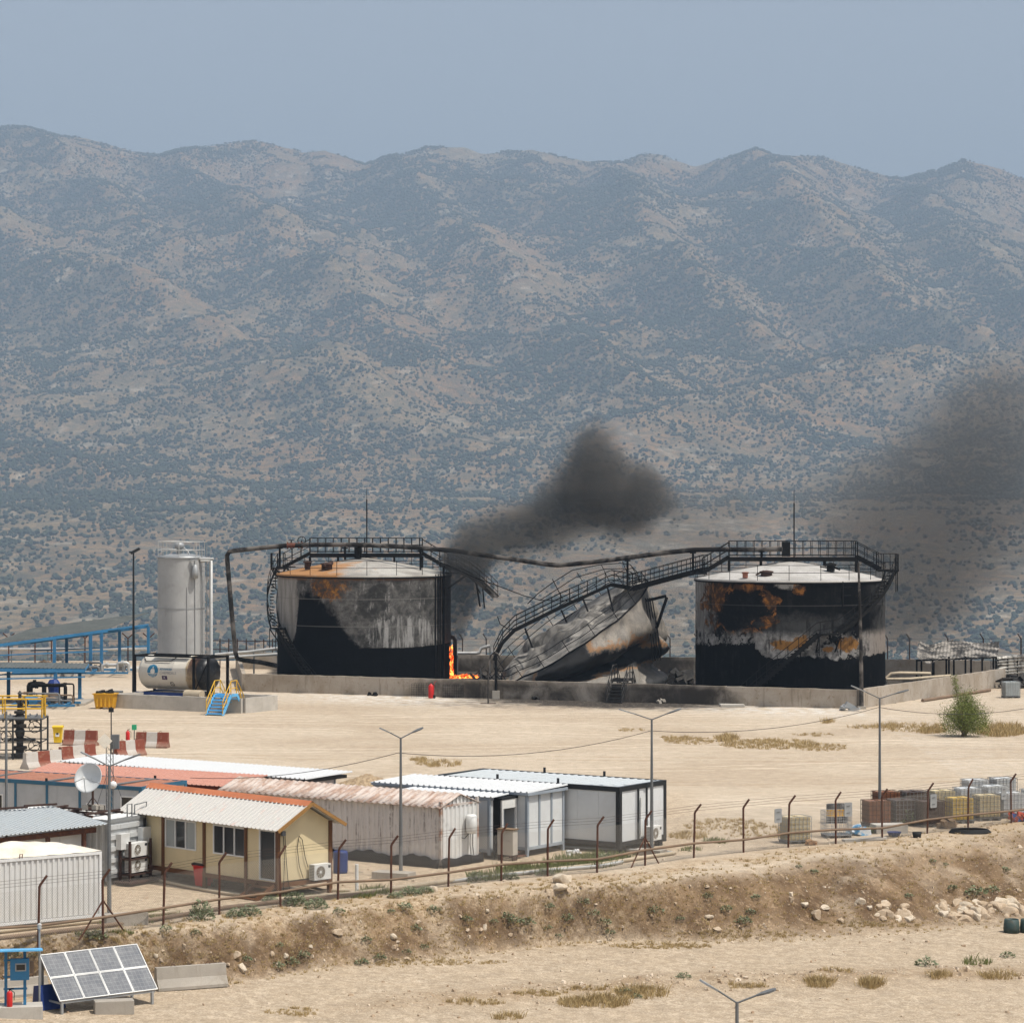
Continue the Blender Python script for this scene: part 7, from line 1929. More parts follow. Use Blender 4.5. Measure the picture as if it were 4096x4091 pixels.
T = thing('street_lamp', 'plain lamp pole standing on the metal shed roof line near the wellhead', 'street lamp', (at(25, 3270, 119).x, 119, 0)); MB().tube([(0, 0, 0), (0, 0, 6.9)], [.07, .045], 8).build('pole', M['lampgrey'], T)
T = thing('bare_pole', 'tall tapering bare pole at the corner of the scorched wall', 'pole', on(3436, 2832) + Vector((.1, -.7, 0)))
MB().tube([(0, 0, 0), (-.05, 0, 5), (-.22, 0, 10.3)], [.16, .12, .07], 10).build('shaft', M['ashpipe'], T); MB().box((0, 0, .1), (.6, .6, .2)).build('footing', M['concrete'], T)
def wire(label, pts, r=.012, knots=()):
    m = MB(); P_ = []
    for (a, b, sag) in pts:
        a = Vector(a); b = Vector(b)
        for k in range(17): t_ = k / 16; P_.append(a.lerp(b, t_) - Vector((0, 0, sag * 4 * t_ * (1 - t_))))
    m.tube(P_, r, 4); tag(m.build('overhead_wire', M['rubber']), label, 'wire')
wA = at(1592, 3010, 121.5); wB = at(2602, 2922, 129.8); wC = at(3516, 2828, 141); wD = at(4250, 2800, 152); w0 = at(760, 3110, 131)
wire('overhead wire from the cabins to the rust-roof lamp', [(w0, wA, .35)])
wire('overhead wire between the rust-roof lamp and the black-framed cabin lamp', [(wA, wB, .5)])
wire('overhead wire between the black-framed cabin lamp and the caged-container lamp', [(wB, wC, .45)])
wire('overhead wire leaving the caged-container lamp past the bush', [(wC, wD, .5)])

# ---------------- perimeter fence
FE = thing('perimeter_fence', 'rusty chain-link fence with angled post tops along the bank', 'fence', FPOS[6])
off = Vector(FE.location)
pm = MB().cyl((0, 0, -.2), (0, 0, 1.92), .045, 8).tube([(0, 0, 1.9), (.03, 0, 1.98), (.26, .05, 2.3)], .045, 8).mesh('post', M['rust'])
for i, p in enumerate(FPOS):
    o = inst(pm, 'post', FE, p - off, (0, 0, 0), (1, 1, 1)); o.rotation_euler = (random.uniform(-.02, .02), random.uniform(-.02, .025), random.uniform(-.2, .4))
for i in (3, 13):
    p = FPOS[i] - off; u = (FPOS[i + 1] - FPOS[i - 1]).normalized()
    for s in (-1, 1): MB().cyl(p + Vector((0, 0, 1.2)), p + u * (s * 1.0) + Vector((0, 0, -.1)), .03, 6).build('brace', M['rust'], FE)
MB().tube([p - off + Vector((0, -.06, .62 + .06 * math.sin(i * 2))) for i, p in enumerate(FPOS)], .05, 8).build('rail_pipe', M['brownpipe'], FE)
m = MB()
for k in range(3):
    m.tube([p - off + Vector((.08 + .09 * k, .02, 2.02 + .12 * k)) for p in FPOS], .006, 3)
m.build('barbed_wire', M['rust_d'], FE)
M['wire'] = weather('fence_wire', (.30, .27, .23), .6, .2)
for a, b in zip(FPOS[:-1], FPOS[1:]):
    m = MB(); L = (b - a).length; u = (b - a).normalized(); h0, h1 = .04, 1.86; H = h1 - h0; st = .1
    k = -H
    while k < L:
        for s in (1, -1):
            if s == 1: x0, z0_, x1, z1_ = k, h0, k + H, h1
            else: x0, z0_, x1, z1_ = k, h1, k + H, h0
            dz = (z1_ - z0_) / (x1 - x0)
            if x0 < 0: z0_ -= dz * x0; x0 = 0
            if x1 > L: z1_ -= dz * (x1 - L); x1 = L
            if x1 - x0 > .02:
                A_ = a + u * x0 + Vector((0, 0, z0_)); B_ = a + u * x1 + Vector((0, 0, z1_)); d = (B_ - A_).normalized(); n1 = Vector((-u.y, u.x, 0)) * .0028; n2 = d.cross(n1).normalized() * .0028
                m.add([A_ + n1, A_ + n2, A_ - n1 - n2, B_ + n1, B_ + n2, B_ - n1 - n2], [(0, 1, 4, 3), (1, 2, 5, 4), (2, 0, 3, 5)])
        k += st
    wb(m, 'chain_link', M['wire'], FE)
for k, (px, py) in enumerate(((3112, 3261), (3392, 3236), (3733, 3202), (4014, 3169))):
    X_ = (px - 2048) / FPX; j = max(i for i in range(len(FPOS) - 1) if FPOS[i].x / FPOS[i].y <= X_); a, b = FPOS[j], FPOS[j + 1]
    t_ = (X_ * a.y - a.x) / ((b.x - a.x) - X_ * (b.y - a.y)); p = a.lerp(b, t_); p = Vector((p.x, p.y - .07, at(px, py, p.y).z)); u = (b - a).normalized()
    T = thing('sign_plate', ('grey metal plate on the fence in front of the yellow caged container', 'grey metal plate on the fence by the black and yellow drums', 'grey metal plate on the fence in front of the dark brown containers', 'grey metal plate on the fence in front of the white containers')[k], 'sign', p, math.atan2(u.y, u.x), 'grey plates on the fence')
    m = MB(); w, h, c_ = .21, .31, .04; m.prism([(-w + c_, -h), (w - c_, -h), (w, -h + c_), (w, h - c_), (w - c_, h), (-w + c_, h), (-w, h - c_), (-w, -h + c_)], 1, -.012, .012); m.build('plate', M['galv'], T)
    for z in (-.15, .15): m = MB().tube([(-.09, -.02, z), (-.05, -.03, z + .02), (.05, -.03, z + .02), (.09, -.02, z + .03)], .018, 5); m.build('catch', M['lampgrey'], T)

# ---------------- caged bulk containers
def ibcmats():
    out = {}
    for nm, c, d in (('white', (.60, .62, .62), (.5, .48, .42)), ('cream', (.60, .50, .30), (.45, .33, .15)), ('yellow', (.62, .42, .09), (.4, .24, .06)), ('rust', (.22, .085, .035), (.10, .04, .02)), ('brown', (.07, .04, .028), (.03, .02, .016)), ('grey', (.42, .46, .46), (.3, .3, .28))):
        out[nm] = weather('bulk_' + nm, c, .5, 0, d, 2.2, .6, .45, .7)
    return out
IM = ibcmats()
def make_ibc(mesh_cage, col, label, p, rz, bottle=True, group='caged bulk containers by the fence', h=1.0, cagemat=None):
    T = thing('bulk_container', label, 'bulk container', p, rz, group)
    if bottle:
        m = MB(); x, y = .53, .44; prof = []
        m.prism([(-x, .18), (x, .18), (x, .18 + h * .97), (x - .06, .18 + h), (-x + .06, .18 + h), (-x, .18 + h * .97)], 1, -y, y); m.cyl((0, 0, .17 + h), (0, 0, .22 + h), .11, 12)
        m.build('bottle', IM[col], T)
    inst(mesh_cage, 'cage', T); inst(PAL, 'pallet', T)
    return T
def cage_mesh(mat):
    m = MB(); X_, Y_, z0, z1 = .575, .485, .14, 1.2
    for k in range(7):
        x = -X_ + 2 * X_ * k / 6
        for y in (-Y_, Y_): m.bar((x, y, z0), (x, y, z1), .02)
        m.bar((x, -Y_, z1), (x, Y_, z1), .016) if k in (0, 3, 6) else None
    for k in range(1, 6):
        y = -Y_ + 2 * Y_ * k / 6
        for x in (-X_, X_): m.bar((x, y, z0), (x, y, z1), .02)
    for k in range(6):
        z = z0 + (z1 - z0) * k / 5
        for y in (-Y_, Y_): m.bar((-X_, y, z), (X_, y, z), .02)
        for x in (-X_, X_): m.bar((x, -Y_, z), (x, Y_, z), .02)
    return m.mesh('cage', mat)
CG = cage_mesh(M['galv']); CR = cage_mesh(M['rust_d']); CD = cage_mesh(M['lampgrey'])
mm = MB()
for x in (-.5, 0, .5): mm.bx(x - .07, x + .07, -.46, .46, 0, .1)
mm.bx(-.58, .58, -.48, .48, .1, .14); PAL = mm.mesh('pallet', M['lampgrey'])
ib = [(3180, 133.0, 'cream', CG, .35, 'cream caged container standing apart nearest the bank'),
      (3505, 139.6, 'rust', CR, .3, 'rust-brown caged container beside the lamp pole'),
      (3612, 140.0, 'brown', CD, .3, 'dark brown caged container with a pale label plate'),
      (3722, 139.4, 'brown', CR, .3, 'dark caged container behind the grey fence plate'),
      (3836, 141.0, 'yellow', CD, .32, 'bright yellow caged container in the front row'),
      (3944, 142.2, 'cream', CD, .32, 'pale cream caged container beside the bright yellow one'),
      (4040, 143.2, 'white', CG, .3, 'white caged container next to the last fence plate'),
      (4140, 144.5, 'grey', CG, .3, 'greyish caged container at the edge of the picture'),
      (3545, 143.6, 'rust', CR, .3, 'rust-brown caged container in the second row'),
      (3655, 143.8, 'brown', CD, .25, 'dark caged container in the second row'),
      (3765, 144.2, 'cream', CD, .3, 'cream caged container behind the yellow one'),
      (3870, 145.4, 'white', CG, .3, 'white caged container in the second row'),
      (3975, 146.4, 'white', CG, .35, 'white caged container at the end of the second row'),
      (3900, 149.4, 'white', CG, .3, 'white caged container in the third row with open space beside it'),
      (4010, 150.2, 'white', CD, .3, 'white caged container in the third row against the edge')
      ]
for (px, D, col, cg, rz, lab) in ib:
    make_ibc(cg, col, lab, Vector(((px - 2048) * D / FPX, D, 0)), rz)
m0 = make_ibc(CG, 'white', 'empty wire cage on a pallet in front of the drums', Vector(((3345 - 2048) * 135.2 / FPX, 135.2, 0)), .2, False)
make_ibc(CG, 'grey', 'scorched caged container standing by the burnt shed', on(4043, 2790), .2)
for (px, py, lab, z) in ((3330, 3290, 'black and yellow oil drum standing behind the empty cage', 0), (3364, 3288, 'yellow drum with a black top behind the empty cage', 0)):
    T = thing('oil_drum', lab, 'drum', on(px, py)); prof = [(.02, 0), (.29, 0), (.29, .28), (.305, .3), (.29, .32), (.29, .58), (.305, .6), (.29, .62), (.29, .88), (.02, .88)]
    m, t, b = newmat('drum_paint'); x, y, z_ = t.sep(t.coord('Object')); n_ = t.noise(t.coord('Object'), 5, 5, .6)
    c = t.mix(t.ss(z_, .30, .31), (.02, .022, .03), (.62, .34, .02)); c = t.mix(t.ss(t.math('ADD', z_, t.math('MULTIPLY', n_, .1)), .68, .69), c, (.02, .02, .02)); t.set(b.inputs['Base Color'], c)
    MB().lathe(prof, (0, 0, 0), 18).build('shell', m, T); o = MB().lathe(prof, (0, 0, 0), 18).build('upper_shell', M['black'], T) if False else None
# litter on the bank edge by the containers
m = MB(); o_ = on(3880, 3330)
for k in range(5): m.tube([o_ + Vector(((.95 - .035 * k) * math.cos(a), .6 * math.sin(a) * (1 - .04 * k), .04 + .03 * k)) for a in np.linspace(0, 2 * PI, 28, endpoint=False)], .03, 6, closed=True)
tag(m.build('hose_coil', M['rubber']), 'black coiled hose lying on the edge of the bank', 'hose')
T = thing('basin', 'dark blue plastic tub on the ground by the fence', 'tub', on(3577, 3346)); MB().lathe([(.02, .02), (.22, 0), (.32, .22), (.34, .23), (.3, .2), (.02, .05)], n=16).build('tub', M['navy'], T)
T = thing('bucket', 'black bucket standing beside the dark blue tub', 'bucket', on(3668, 3350)); MB().lathe([(.02, .02), (.17, 0), (.22, .26), (.2, .26), (.02, .04)], n=14).build('pail', M['rubber'], T)
m = MB(); o_ = on(3530, 3330); m.box((o_.x + .3, o_.y, .2), (1.5, .9, .42), .2); tag(m.build('concrete_block', M['concrete_l']), 'concrete footing block at the lamp among the caged containers', 'block')
m = MB(); o_ = on(3440, 3362); m.box((o_.x + .2, o_.y, .07), (2.0, .4, .1), .25, 0, -.03); tag(m.build('plank', M['concrete_l']), 'pale plank lying below the empty cage', 'plank')
debris('blue and white rags spilled by the empty cage', 3430, 3338, .9, weather('rag_blue', (.1, .3, .5), .8, 0, (.6, .6, .58), 3, .9, .45, .55), 31, name='rags', n=10, cat='rags')
debris('red and blue rags at the edge beside the white containers', 4085, 3282, .8, weather('rag_red', (.55, .1, .05), .8, 0, (.05, .15, .45), 1.2, 1.0, .5, .55), 32, name='rags', n=10, cat='rags')
debris('broken brown boards under the yellow container', 3800, 3312, .8, M['wood'], 33, name='boards', n=8, cat='boards')
debris('orange stone heap by the cream container', 3250, 3380, .5, weather('orange_rock', (.42, .24, .12), .9), 34, name='broken_stones', n=6, cat='stones')
# ================================================================== LOWER ROAD: solar array, kiosk, blocks
def build_solar():
    F0 = onz(248, 4057); F1 = onz(616, 4016)
    u = Vector((F1.x - F0.x, F1.y - F0.y, 0)); L = u.length; rz = math.atan2(u.y, u.x)
    T = thing('solar_array', 'tilted array of eight solar panels on a steel stand beside the gravel road', 'solar panels', F0, rz)
    w, zb, zt, dp = L + .25, .42, 1.82, 1.35
    A = Vector((-.1, 0, zb)); U = Vector((1, 0, 0)); V = Vector((0, dp, zt - zb)); N = U.cross(V).normalized()
    m_, t, b = newmat('solar_cells'); oc = t.coord('UV')
    m_, t, b = newmat('solar_cells')
    oc = t.coord('Object'); x, y, z = t.sep(oc)
    gx = t.math('ABSOLUTE', t.math('SUBTRACT', t.math('FRACT', t.math('MULTIPLY', x, 6.6)), .5)); gy = t.math('ABSOLUTE', t.math('SUBTRACT', t.math('FRACT', t.math('MULTIPLY', y, 8.8)), .5))
    ln = t.math('MAXIMUM', t.ss(gx, .44, .48), t.ss(gy, .44, .48))
    grey_sheen = t.ss(t.noise(oc, 3, 6, .7), .35, .7, .25, .55)  # patchy grey put into the cell colour for the reflected sky
    c = t.mix(grey_sheen, (.045, .055, .075), (.30, .30, .29)); c = t.mix(t.math('MULTIPLY', ln, .35), c, (.42, .42, .42))
    t.set(b.inputs['Base Color'], c); b.inputs['Roughness'].default_value = .3; b.inputs['Specular IOR Level'].default_value = .5
    alu = weather('aluminium_frame', (.62, .62, .60), .4, .4)
    for i in range(4):
        for j in range(2):
            x0, x1 = i * w / 4 + .008, (i + 1) * w / 4 - .008; v0, v1 = j / 2 + .004, (j + 1) / 2 - .004
            f = MB(); P = lambda xx, vv, h: A + U * xx + V * vv + N * h
            k = .028; kv = k / V.length
            for (xa, xb, va, vb) in ((x0, x1, v0, v0 + kv), (x0, x1, v1 - kv, v1), (x0, x0 + k, v0 + kv, v1 - kv), (x1 - k, x1, v0 + kv, v1 - kv)):
                q = [P(xa, va, 0), P(xb, va, 0), P(xb, vb, 0), P(xa, vb, 0)] + [P(xa, va, .045), P(xb, va, .045), P(xb, vb, .045), P(xa, vb, .045)]
                f.add(q, [(3, 2, 1, 0), (4, 5, 6, 7), (0, 1, 5, 4), (1, 2, 6, 5), (2, 3, 7, 6), (3, 0, 4, 7)])
            fo = f.build('solar_panel', alu, T)
            q = [P(x0 + k, v0 + kv, .03), P(x1 - k, v0 + kv, .03), P(x1 - k, v1 - kv, .03), P(x0 + k, v1 - kv, .03)]
            q += [p - N * .02 for p in q]
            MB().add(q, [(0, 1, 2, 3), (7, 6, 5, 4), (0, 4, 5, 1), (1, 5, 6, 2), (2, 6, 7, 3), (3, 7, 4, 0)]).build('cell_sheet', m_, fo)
    for x in (.02, w - .3):
        MB().bx(x - .04, x + .04, .0, .08, -.05, zb).build('leg', M['galv'], T); MB().bx(x - .04, x + .04, dp - .06, dp + .02, -.1, zt).build('leg', M['galv'], T)
    m = MB()
    for x in (.02, w - .3): m.bar((x, .04, .35), (x, dp, .35), .06); m.bar((x, .02, zb - .03), (x, dp, zt - .04), .06)
    m.bar((0, .04, zb - .04), (w - .2, .04, zb - .04), .06); m.bar((0, dp, zt - .06), (w - .2, dp, zt - .06), .06); m.build('stand_rail', M['galv'], T)
    p = loc2(T, .15, 1.1, 0); B = thing('battery_box', 'navy blue sloped box behind the solar panels', 'box', (p.x, p.y, g1(p.x, p.y)), rz)
    MB().prism([(-.35, 0), (.35, 0), (.25, .75), (-.1, .8)], 0, -.45, .45).build('casing', M['navy'], B)
build_solar()
def build_kiosk():
    F0 = onz(75, 4062); T = thing('control_kiosk', 'blue control kiosk with flat roof and grey screen on a concrete base', 'kiosk', F0, .18)
    MB().bx(-.78, .78, -.45, .55, -.1, .36).build('base_slab', M['concrete_l'], T)
    for x in (-.42, .2): MB().bx(x - .05, x + .05, .0, .1, .36, 2.12).build('post', M['blue'], T)
    MB().box((-.1, .05, 2.18), (1.75, 1.2, .05), 0, R(-6)).build('roof', M['skyblue'], T)
    MB().bx(-.28, .34, -.22, .0, 1.22, 1.92).build('cabinet', M['blue'], T)
    MB().bx(-.12, .24, -.245, -.22, 1.52, 1.78).build('screen_frame', M['galv'], T); MB().bx(-.08, .2, -.255, -.245, 1.56, 1.74).build('screen', M['glass'], T)
    m = MB()
    for z in (.9, 1.3, 1.85): m.bx(-.5, .28, .03, .08, z - .03, z + .03)
    m.build('cross_bar', M['blue'], T); MB().bx(.36, .5, -.05, .05, 1.4, 1.8).build('junction_box', M['brownpipe'], T)
    p = loc2(T, -.3, -.22, 0); extinguisher('red fire extinguisher standing on the blue kiosk base', Vector((p.x, p.y, F0.z + .36)), .58)
    W = thing('weather_mast', 'thin pole with a white weather sensor beside the solar panels', 'weather station', onz(158, 4046)); H = at(158, 3715, W.location.y).z - W.location.z
    MB().cyl((0, 0, 0), (0, 0, H), .035, 8).build('pole', M['galv'], W)
    MB().lathe([(.02, 0), (.09, .02), (.05, .05), (.09, .07), (.05, .1), (.09, .12), (.05, .15), (.09, .17), (.02, .2)], (0, 0, H), 12).build('sensor', M['whiteplastic'], W)
build_kiosk()
a = onz(622, 3958); b = onz(900, 3940); b.z = a.z
barrier('plain grey concrete barrier at the foot of the bank beside the solar panels', a, b, M['concrete'], .78)
a = onz(-60, 3990); b = onz(185, 3972); b.z = a.z = min(a.z, b.z)
barrier('plain low concrete barrier behind the blue kiosk', a, b, M['concrete'], .6)
p = onz(455, 4052); m = MB(); m.bx(-.66, .66, -.25, .25, -.05, .45); o = m.build('concrete_block', M['concrete'], None, p, .25)
bm = o.modifiers.new('b', 'BEVEL'); bm.width = .03; bm.segments = 2; tag(o, 'rough concrete block lying under the front edge of the solar panels', 'block')
M['darkgreen'] = weather('dark_green_paint', (.035, .06, .055), .6, 0, (.1, .07, .04), 4, .5)
for (px, py, lab) in ((4046, 3728, 'dark green cut-down drum standing at the foot of the bank'), (4112, 3728, 'dark green cut-down drum cut off by the picture edge')):
    T = thing('cut_drum', lab, 'drum', onz(px, py)); MB().lathe([(.02, 0), (.33, 0), (.34, .2), (.3, .55), (.27, .55), (.3, .2), (.02, .05)], n=20).build('shell', M['darkgreen'], T)

# ---------------- rocks
def rockmesh(seed, detail=3):
    bm = bmesh.new(); bmesh.ops.create_icosphere(bm, subdivisions=detail, radius=.5)
    rg = np.random.default_rng(seed); pl = rg.normal(size=(11, 3)); pl /= np.linalg.norm(pl, axis=1)[:, None]; d = rg.uniform(.26, .42, 11)
    for v in bm.verts:
        c = np.array(v.co)
        for n_, dd in zip(pl, d):
            s = c @ n_ - dd
            if s > 0: c = c - n_ * s
        c *= 1 + .10 * (float(fbm(np.array([c[0] * 6 + seed]), np.array([c[1] * 6 + c[2] * 5]), 2, seed)[0]) - .5)
        v.co = c
    return bm
def rockmat(name, c1, c2):
    m, t, b = newmat(name); oc = t.coord('Object'); n1 = t.noise(oc, 2, 7, .7); n2 = t.noise(oc, 9, 6, .7)
    c = t.mix(t.ss(n1, .35, .65), c1, c2); c = t.mix(t.ss(n2, .55, .7, 0, .5), c, (.25, .17, .1)); t.set(b.inputs['Base Color'], c); b.inputs['Roughness'].default_value = .95
    t.set(b.inputs['Normal'], t.bump(n2, .5, .06)); return m
M['rock'] = rockmat('limestone', (.50, .40, .29), (.40, .30, .20)); M['palerock'] = rockmat('pale_limestone', (.60, .52, .41), (.50, .41, .30))
RM = []
for k in range(6):
    bm = rockmesh(k + 3); me = bpy.data.meshes.new('rock'); bm.to_mesh(me); bm.free(); me.materials.append(M['palerock'] if k % 2 else M['rock']); RM.append(me)
def bankword(px, py):
    px_ = min(max(px, 0), 4096)
    c0 = np.interp(px_, [p[0] for p in CREST], [p[1] for p in CREST]); c1 = np.interp(px_, [p[0] for p in TOE], [p[1] for p in TOE]); t = (py - c0) / (c1 - c0)
    h = 'on the bank edge' if t < .12 else 'high on the bank' if t < .4 else 'halfway down the bank' if t < .7 else 'low on the bank' if t < 1.05 else 'on the gravel road'
    marks = ((300, 'the white corrugated container'), (620, 'the satellite dish'), (880, 'the red bin'), (1150, 'the cabin door'), (1400, 'the cream gable'), (1640, 'the lamp footing'), (1900, 'the water heater'), (2120, 'the open doorway'), (2350, 'the white cabin end'), (2560, 'the black-framed cabin'), (2800, 'the braced fence post'), (3060, 'the empty fence bays'), (3260, 'the cream caged container'), (3460, 'the oil drums'), (3640, 'the blue tub'), (3830, 'the coiled hose'), (4300, 'the white containers'))
    return h + ' below ' + next(w for e, w in marks if px < e)
def rock(label, px, py, w, h, k, d=None, group=None, rz=0, sink=.25, name='rock', z=0):
    p = onz(px, py); s = w * p.y / FPX; hh = h * p.y / FPX
    o = bpy.data.objects.new(name, RM[k % 6]); COL.objects.link(o); o.location = (p.x, p.y + s * .2, p.z + hh * (.5 - sink) + z); o.scale = (s * 1.25, (d or s) * 1.2, hh * 1.25); o.rotation_euler = (0, 0, rz)
    return tag(o, label, 'rock', group)
rock('large pale boulder at the top of the bank below the white cabins', 2248, 3532, 62, 52, 1)
rock('flat slab of rock just below the large pale boulder', 2235, 3565, 62, 26, 3)
rock('pale stone beside the fence below the rust-roofed container', 1732, 3566, 30, 34, 1)
rg = random.Random(4)
OC = thing('rock_outcrop', 'cracked pale rock outcrop in the lower bank, left of the drums', 'rock', onz(3560, 3680))
OC2 = thing('rock_outcrop', 'long pale rock ledge in the bank above the cut-down drums', 'rock', onz(3850, 3675))
OC3 = thing('rock_outcrop', 'pale rock ledge running into the picture edge above the drums', 'rock', onz(4030, 3655))
for (T, px0, px1, py0, py1, n) in ((OC, 3495, 3640, 3625, 3684, 22), (OC2, 3750, 3945, 3612, 3684, 26), (OC3, 3955, 4110, 3600, 3672, 22)):
    for k in range(n):
        px = rg.uniform(px0, px1); py = py0 + (py1 - py0) * (k + .5) / n; p = onz(px, py); s = rg.uniform(.5, .95)
        inst(RM[rg.randrange(6)], 'stone', T, p - Vector(T.location) + Vector((0, .12, -.06)), (rg.uniform(-.3, .3), rg.uniform(-.3, .3), rg.uniform(0, 6)), (s, s * .7, s * rg.uniform(.55, .9)))
for k, (px, py, w, h) in enumerate(((3265, 3672, 40, 44), (3220, 3640, 34, 26), (3165, 3610, 26, 22), (3300, 3640, 40, 22), (3362, 3692, 28, 22), (3440, 3620, 40, 30), (2868, 3730, 36, 26), (2835, 3680, 34, 20),
                                 (1350, 3752, 50, 26), (1575, 3762, 30, 22), (1672, 3700, 24, 22), (1940, 3720, 22, 30), (1758, 3710, 16, 16), (1948, 3660, 16, 16), (1085, 3838, 26, 26), (1140, 3842, 24, 20), (945, 3830, 40, 30),
                                 (965, 3882, 44, 36), (735, 3812, 18, 20), (620, 3842, 20, 22), (650, 3815, 16, 14), (1240, 3800, 20, 16), (1630, 3842, 30, 14), (2395, 3768, 24, 12), (2040, 3745, 22, 14), (3480, 3640, 26, 24), (2180, 3690, 16, 14), (1440, 3690, 16, 12), (2700, 3640, 14, 10))):
    rock('pale stone ' + bankword(px, py), px, py, w, h, k, None, 'pale stones on the brown bank', k * 1.3)

def heap():
    p = on(1470, 3140); n = 34; vs = []
    for j in range(n):
        for i in range(n):
            x = (i / (n - 1) - .5) * 3.6; y = (j / (n - 1) - .5) * 3.0; r = math.hypot(x / 1.8, y / 1.5)
            vs.append((x, y, max(-.05, .62 * (1 - r) ** 1.1 if r < 1 else -.05) + (.06 * random.uniform(-1, 1) if r < 1 else 0)))
    m = MB().add(vs, [(j * n + i, j * n + i + 1, (j + 1) * n + i + 1, (j + 1) * n + i) for j in range(n - 1) for i in range(n - 1)])
    tag(m.build('gravel_heap', weather('heap_gravel', (.40, .30, .19), .95, 0, (.24, .17, .1), 6, .8, .45, .6, .6, 20), None, p), 'heap of brown gravel on the yard beyond the long white-roofed cabin', 'gravel')
heap()
# ---------------- stones, dry grass and weeds
def stones():
    rng = np.random.default_rng(11); P = []; S = []
    def put(n, px, py, s0, s1, pw=2.5):
        X = []; 
        for k in range(n): pass
    N = 26000
    X = rng.uniform(-24, 30, N); Y = rng.uniform(96, 142, N)
    cy_, ty_, tz_, t, rb = gparts(X, Y); sl = np.clip(t * (1 - t) * 5, 0, 1); fy = np.interp(X, [p.x for p in FPOS], [p.y for p in FPOS])
    edge = np.exp(-((Y - (cy_ + fy) / 2) / 2.0) ** 2); toe = np.exp(-((Y - ty_) / .9) ** 2)
    cl = fbm(X / 1.7, Y / 1.7, 3, 131)
    w = .75 * sl * (cl * 1.5) + 1.6 * rb * cl + .32 * edge + .8 * toe * cl + .055 * (t < .02) + .05 * ((Y > fy) & (Y < fy + 12))
    keep = rng.uniform(0, 1, N) < w; X, Y = X[keep], Y[keep]; sl, rb = sl[keep], rb[keep]; n = len(X); Z = gz(X, Y)
    s = .025 + .13 * rng.uniform(0, 1, n) ** 4.0 + .03 * rb
    base = np.array([(-1, -1, -.7), (1, -1, -.7), (1, 1, -.7), (-1, 1, -.7), (-.6, -.6, .7), (.6, -.7, .6), (.6, .6, .75), (-.7, .6, .6)]) * .5
    V = base[None] * (1 + .35 * rng.uniform(-1, 1, (n, 8, 1))) + .14 * rng.uniform(-1, 1, (n, 8, 3)); V = V * s[:, None, None] * rng.uniform(.6, 1.3, (n, 1, 3))
    a = rng.uniform(0, 6.28, n); ca, sa = np.cos(a)[:, None], np.sin(a)[:, None]
    V = np.stack([V[..., 0] * ca - V[..., 1] * sa, V[..., 0] * sa + V[..., 1] * ca, V[..., 2]], -1) + np.stack([X, Y, Z + s * .18], -1)[:, None]
    f = np.array([(0, 3, 2, 1), (4, 5, 6, 7), (0, 1, 5, 4), (1, 2, 6, 5), (2, 3, 7, 6), (3, 0, 4, 7)])
    F = (f[None] + (np.arange(n) * 8)[:, None, None]).reshape(-1, 4)
    me = bpy.data.meshes.new('loose_stones'); me.from_pydata(V.reshape(-1, 3), [], F); me.update(); 
    m, t_, b = newmat('loose_stone'); P_ = t_.geo('Position'); rnd = t_.geo('Random Per Island')
    t_.set(b.inputs['Base Color'], t_.mix(rnd, (.34, .24, .15), (.62, .52, .40))); b.inputs['Roughness'].default_value = .95
    me.materials.append(m); o = bpy.data.objects.new('loose_stones', me); COL.objects.link(o); kind(o, 'stuff', 'loose pale stones strewn over the bank and the road edge'); print('stones', n)
stones()

def blades(name, pts, hs, per, spread, mat, label, wid=.012, seed=1, lean=.5):
    rng = np.random.default_rng(seed); n = len(pts); N = n * per
    B = np.repeat(np.asarray(pts, float), per, 0); H = np.repeat(np.asarray(hs, float), per) * rng.uniform(.5, 1.15, N)
    a = rng.uniform(0, 6.28, N); r = np.repeat(np.asarray(hs, float), per) * spread * rng.uniform(0, 1, N) ** .7
    B[:, 0] += r * np.cos(a); B[:, 1] += r * np.sin(a)
    ln = lean * rng.uniform(.2, 1, N); tip = B + np.stack([H * ln * np.cos(a), H * ln * np.sin(a), H], -1)
    mid = B + np.stack([H * ln * .35 * np.cos(a), H * ln * .35 * np.sin(a), H * .55], -1)
    b2 = rng.uniform(0, 6.28, N); w = np.stack([np.cos(b2), np.sin(b2), 0 * b2], -1) * (wid * (.6 + H[:, None] * 1.2))
    V = np.stack([B - w, B + w, mid + w * .7, tip, mid - w * .7], 1)
    F = np.stack([np.arange(N) * 5 + k for k in range(5)], 1)
    me = bpy.data.meshes.new(name); me.from_pydata(V.reshape(-1, 3), [], F); me.materials.append(mat); me.update()
    o = bpy.data.objects.new(name, me); COL.objects.link(o); return kind(o, 'stuff', label)
def grassmat(name, c1, c2):
    m, t, b = newmat(name); t.set(b.inputs['Base Color'], t.mix(t.geo('Random Per Island'), c1, c2)); b.inputs['Roughness'].default_value = .85; b.inputs['Specular IOR Level'].default_value = .1; return m
M['dry'] = grassmat('dry_grass_blades', (.36, .25, .11), (.56, .43, .22)); M['weed'] = grassmat('grey_green_leaves', (.12, .15, .075), (.25, .27, .17)); M['grassg'] = grassmat('green_grass_blades', (.10, .13, .04), (.24, .25, .09))
def ell(cx, cy, rx, ry, n, rng, flat=True):
    out = []
    for k in range(n):
        a = rng.uniform(0, 6.28); r = math.sqrt(rng.random()); px = cx + rx * r * math.cos(a); py = cy + ry * r * math.sin(a)
        out.append(on(px, py) if flat else onz(px, py))
    return out
rng_ = random.Random(9); pts = []; hs = []
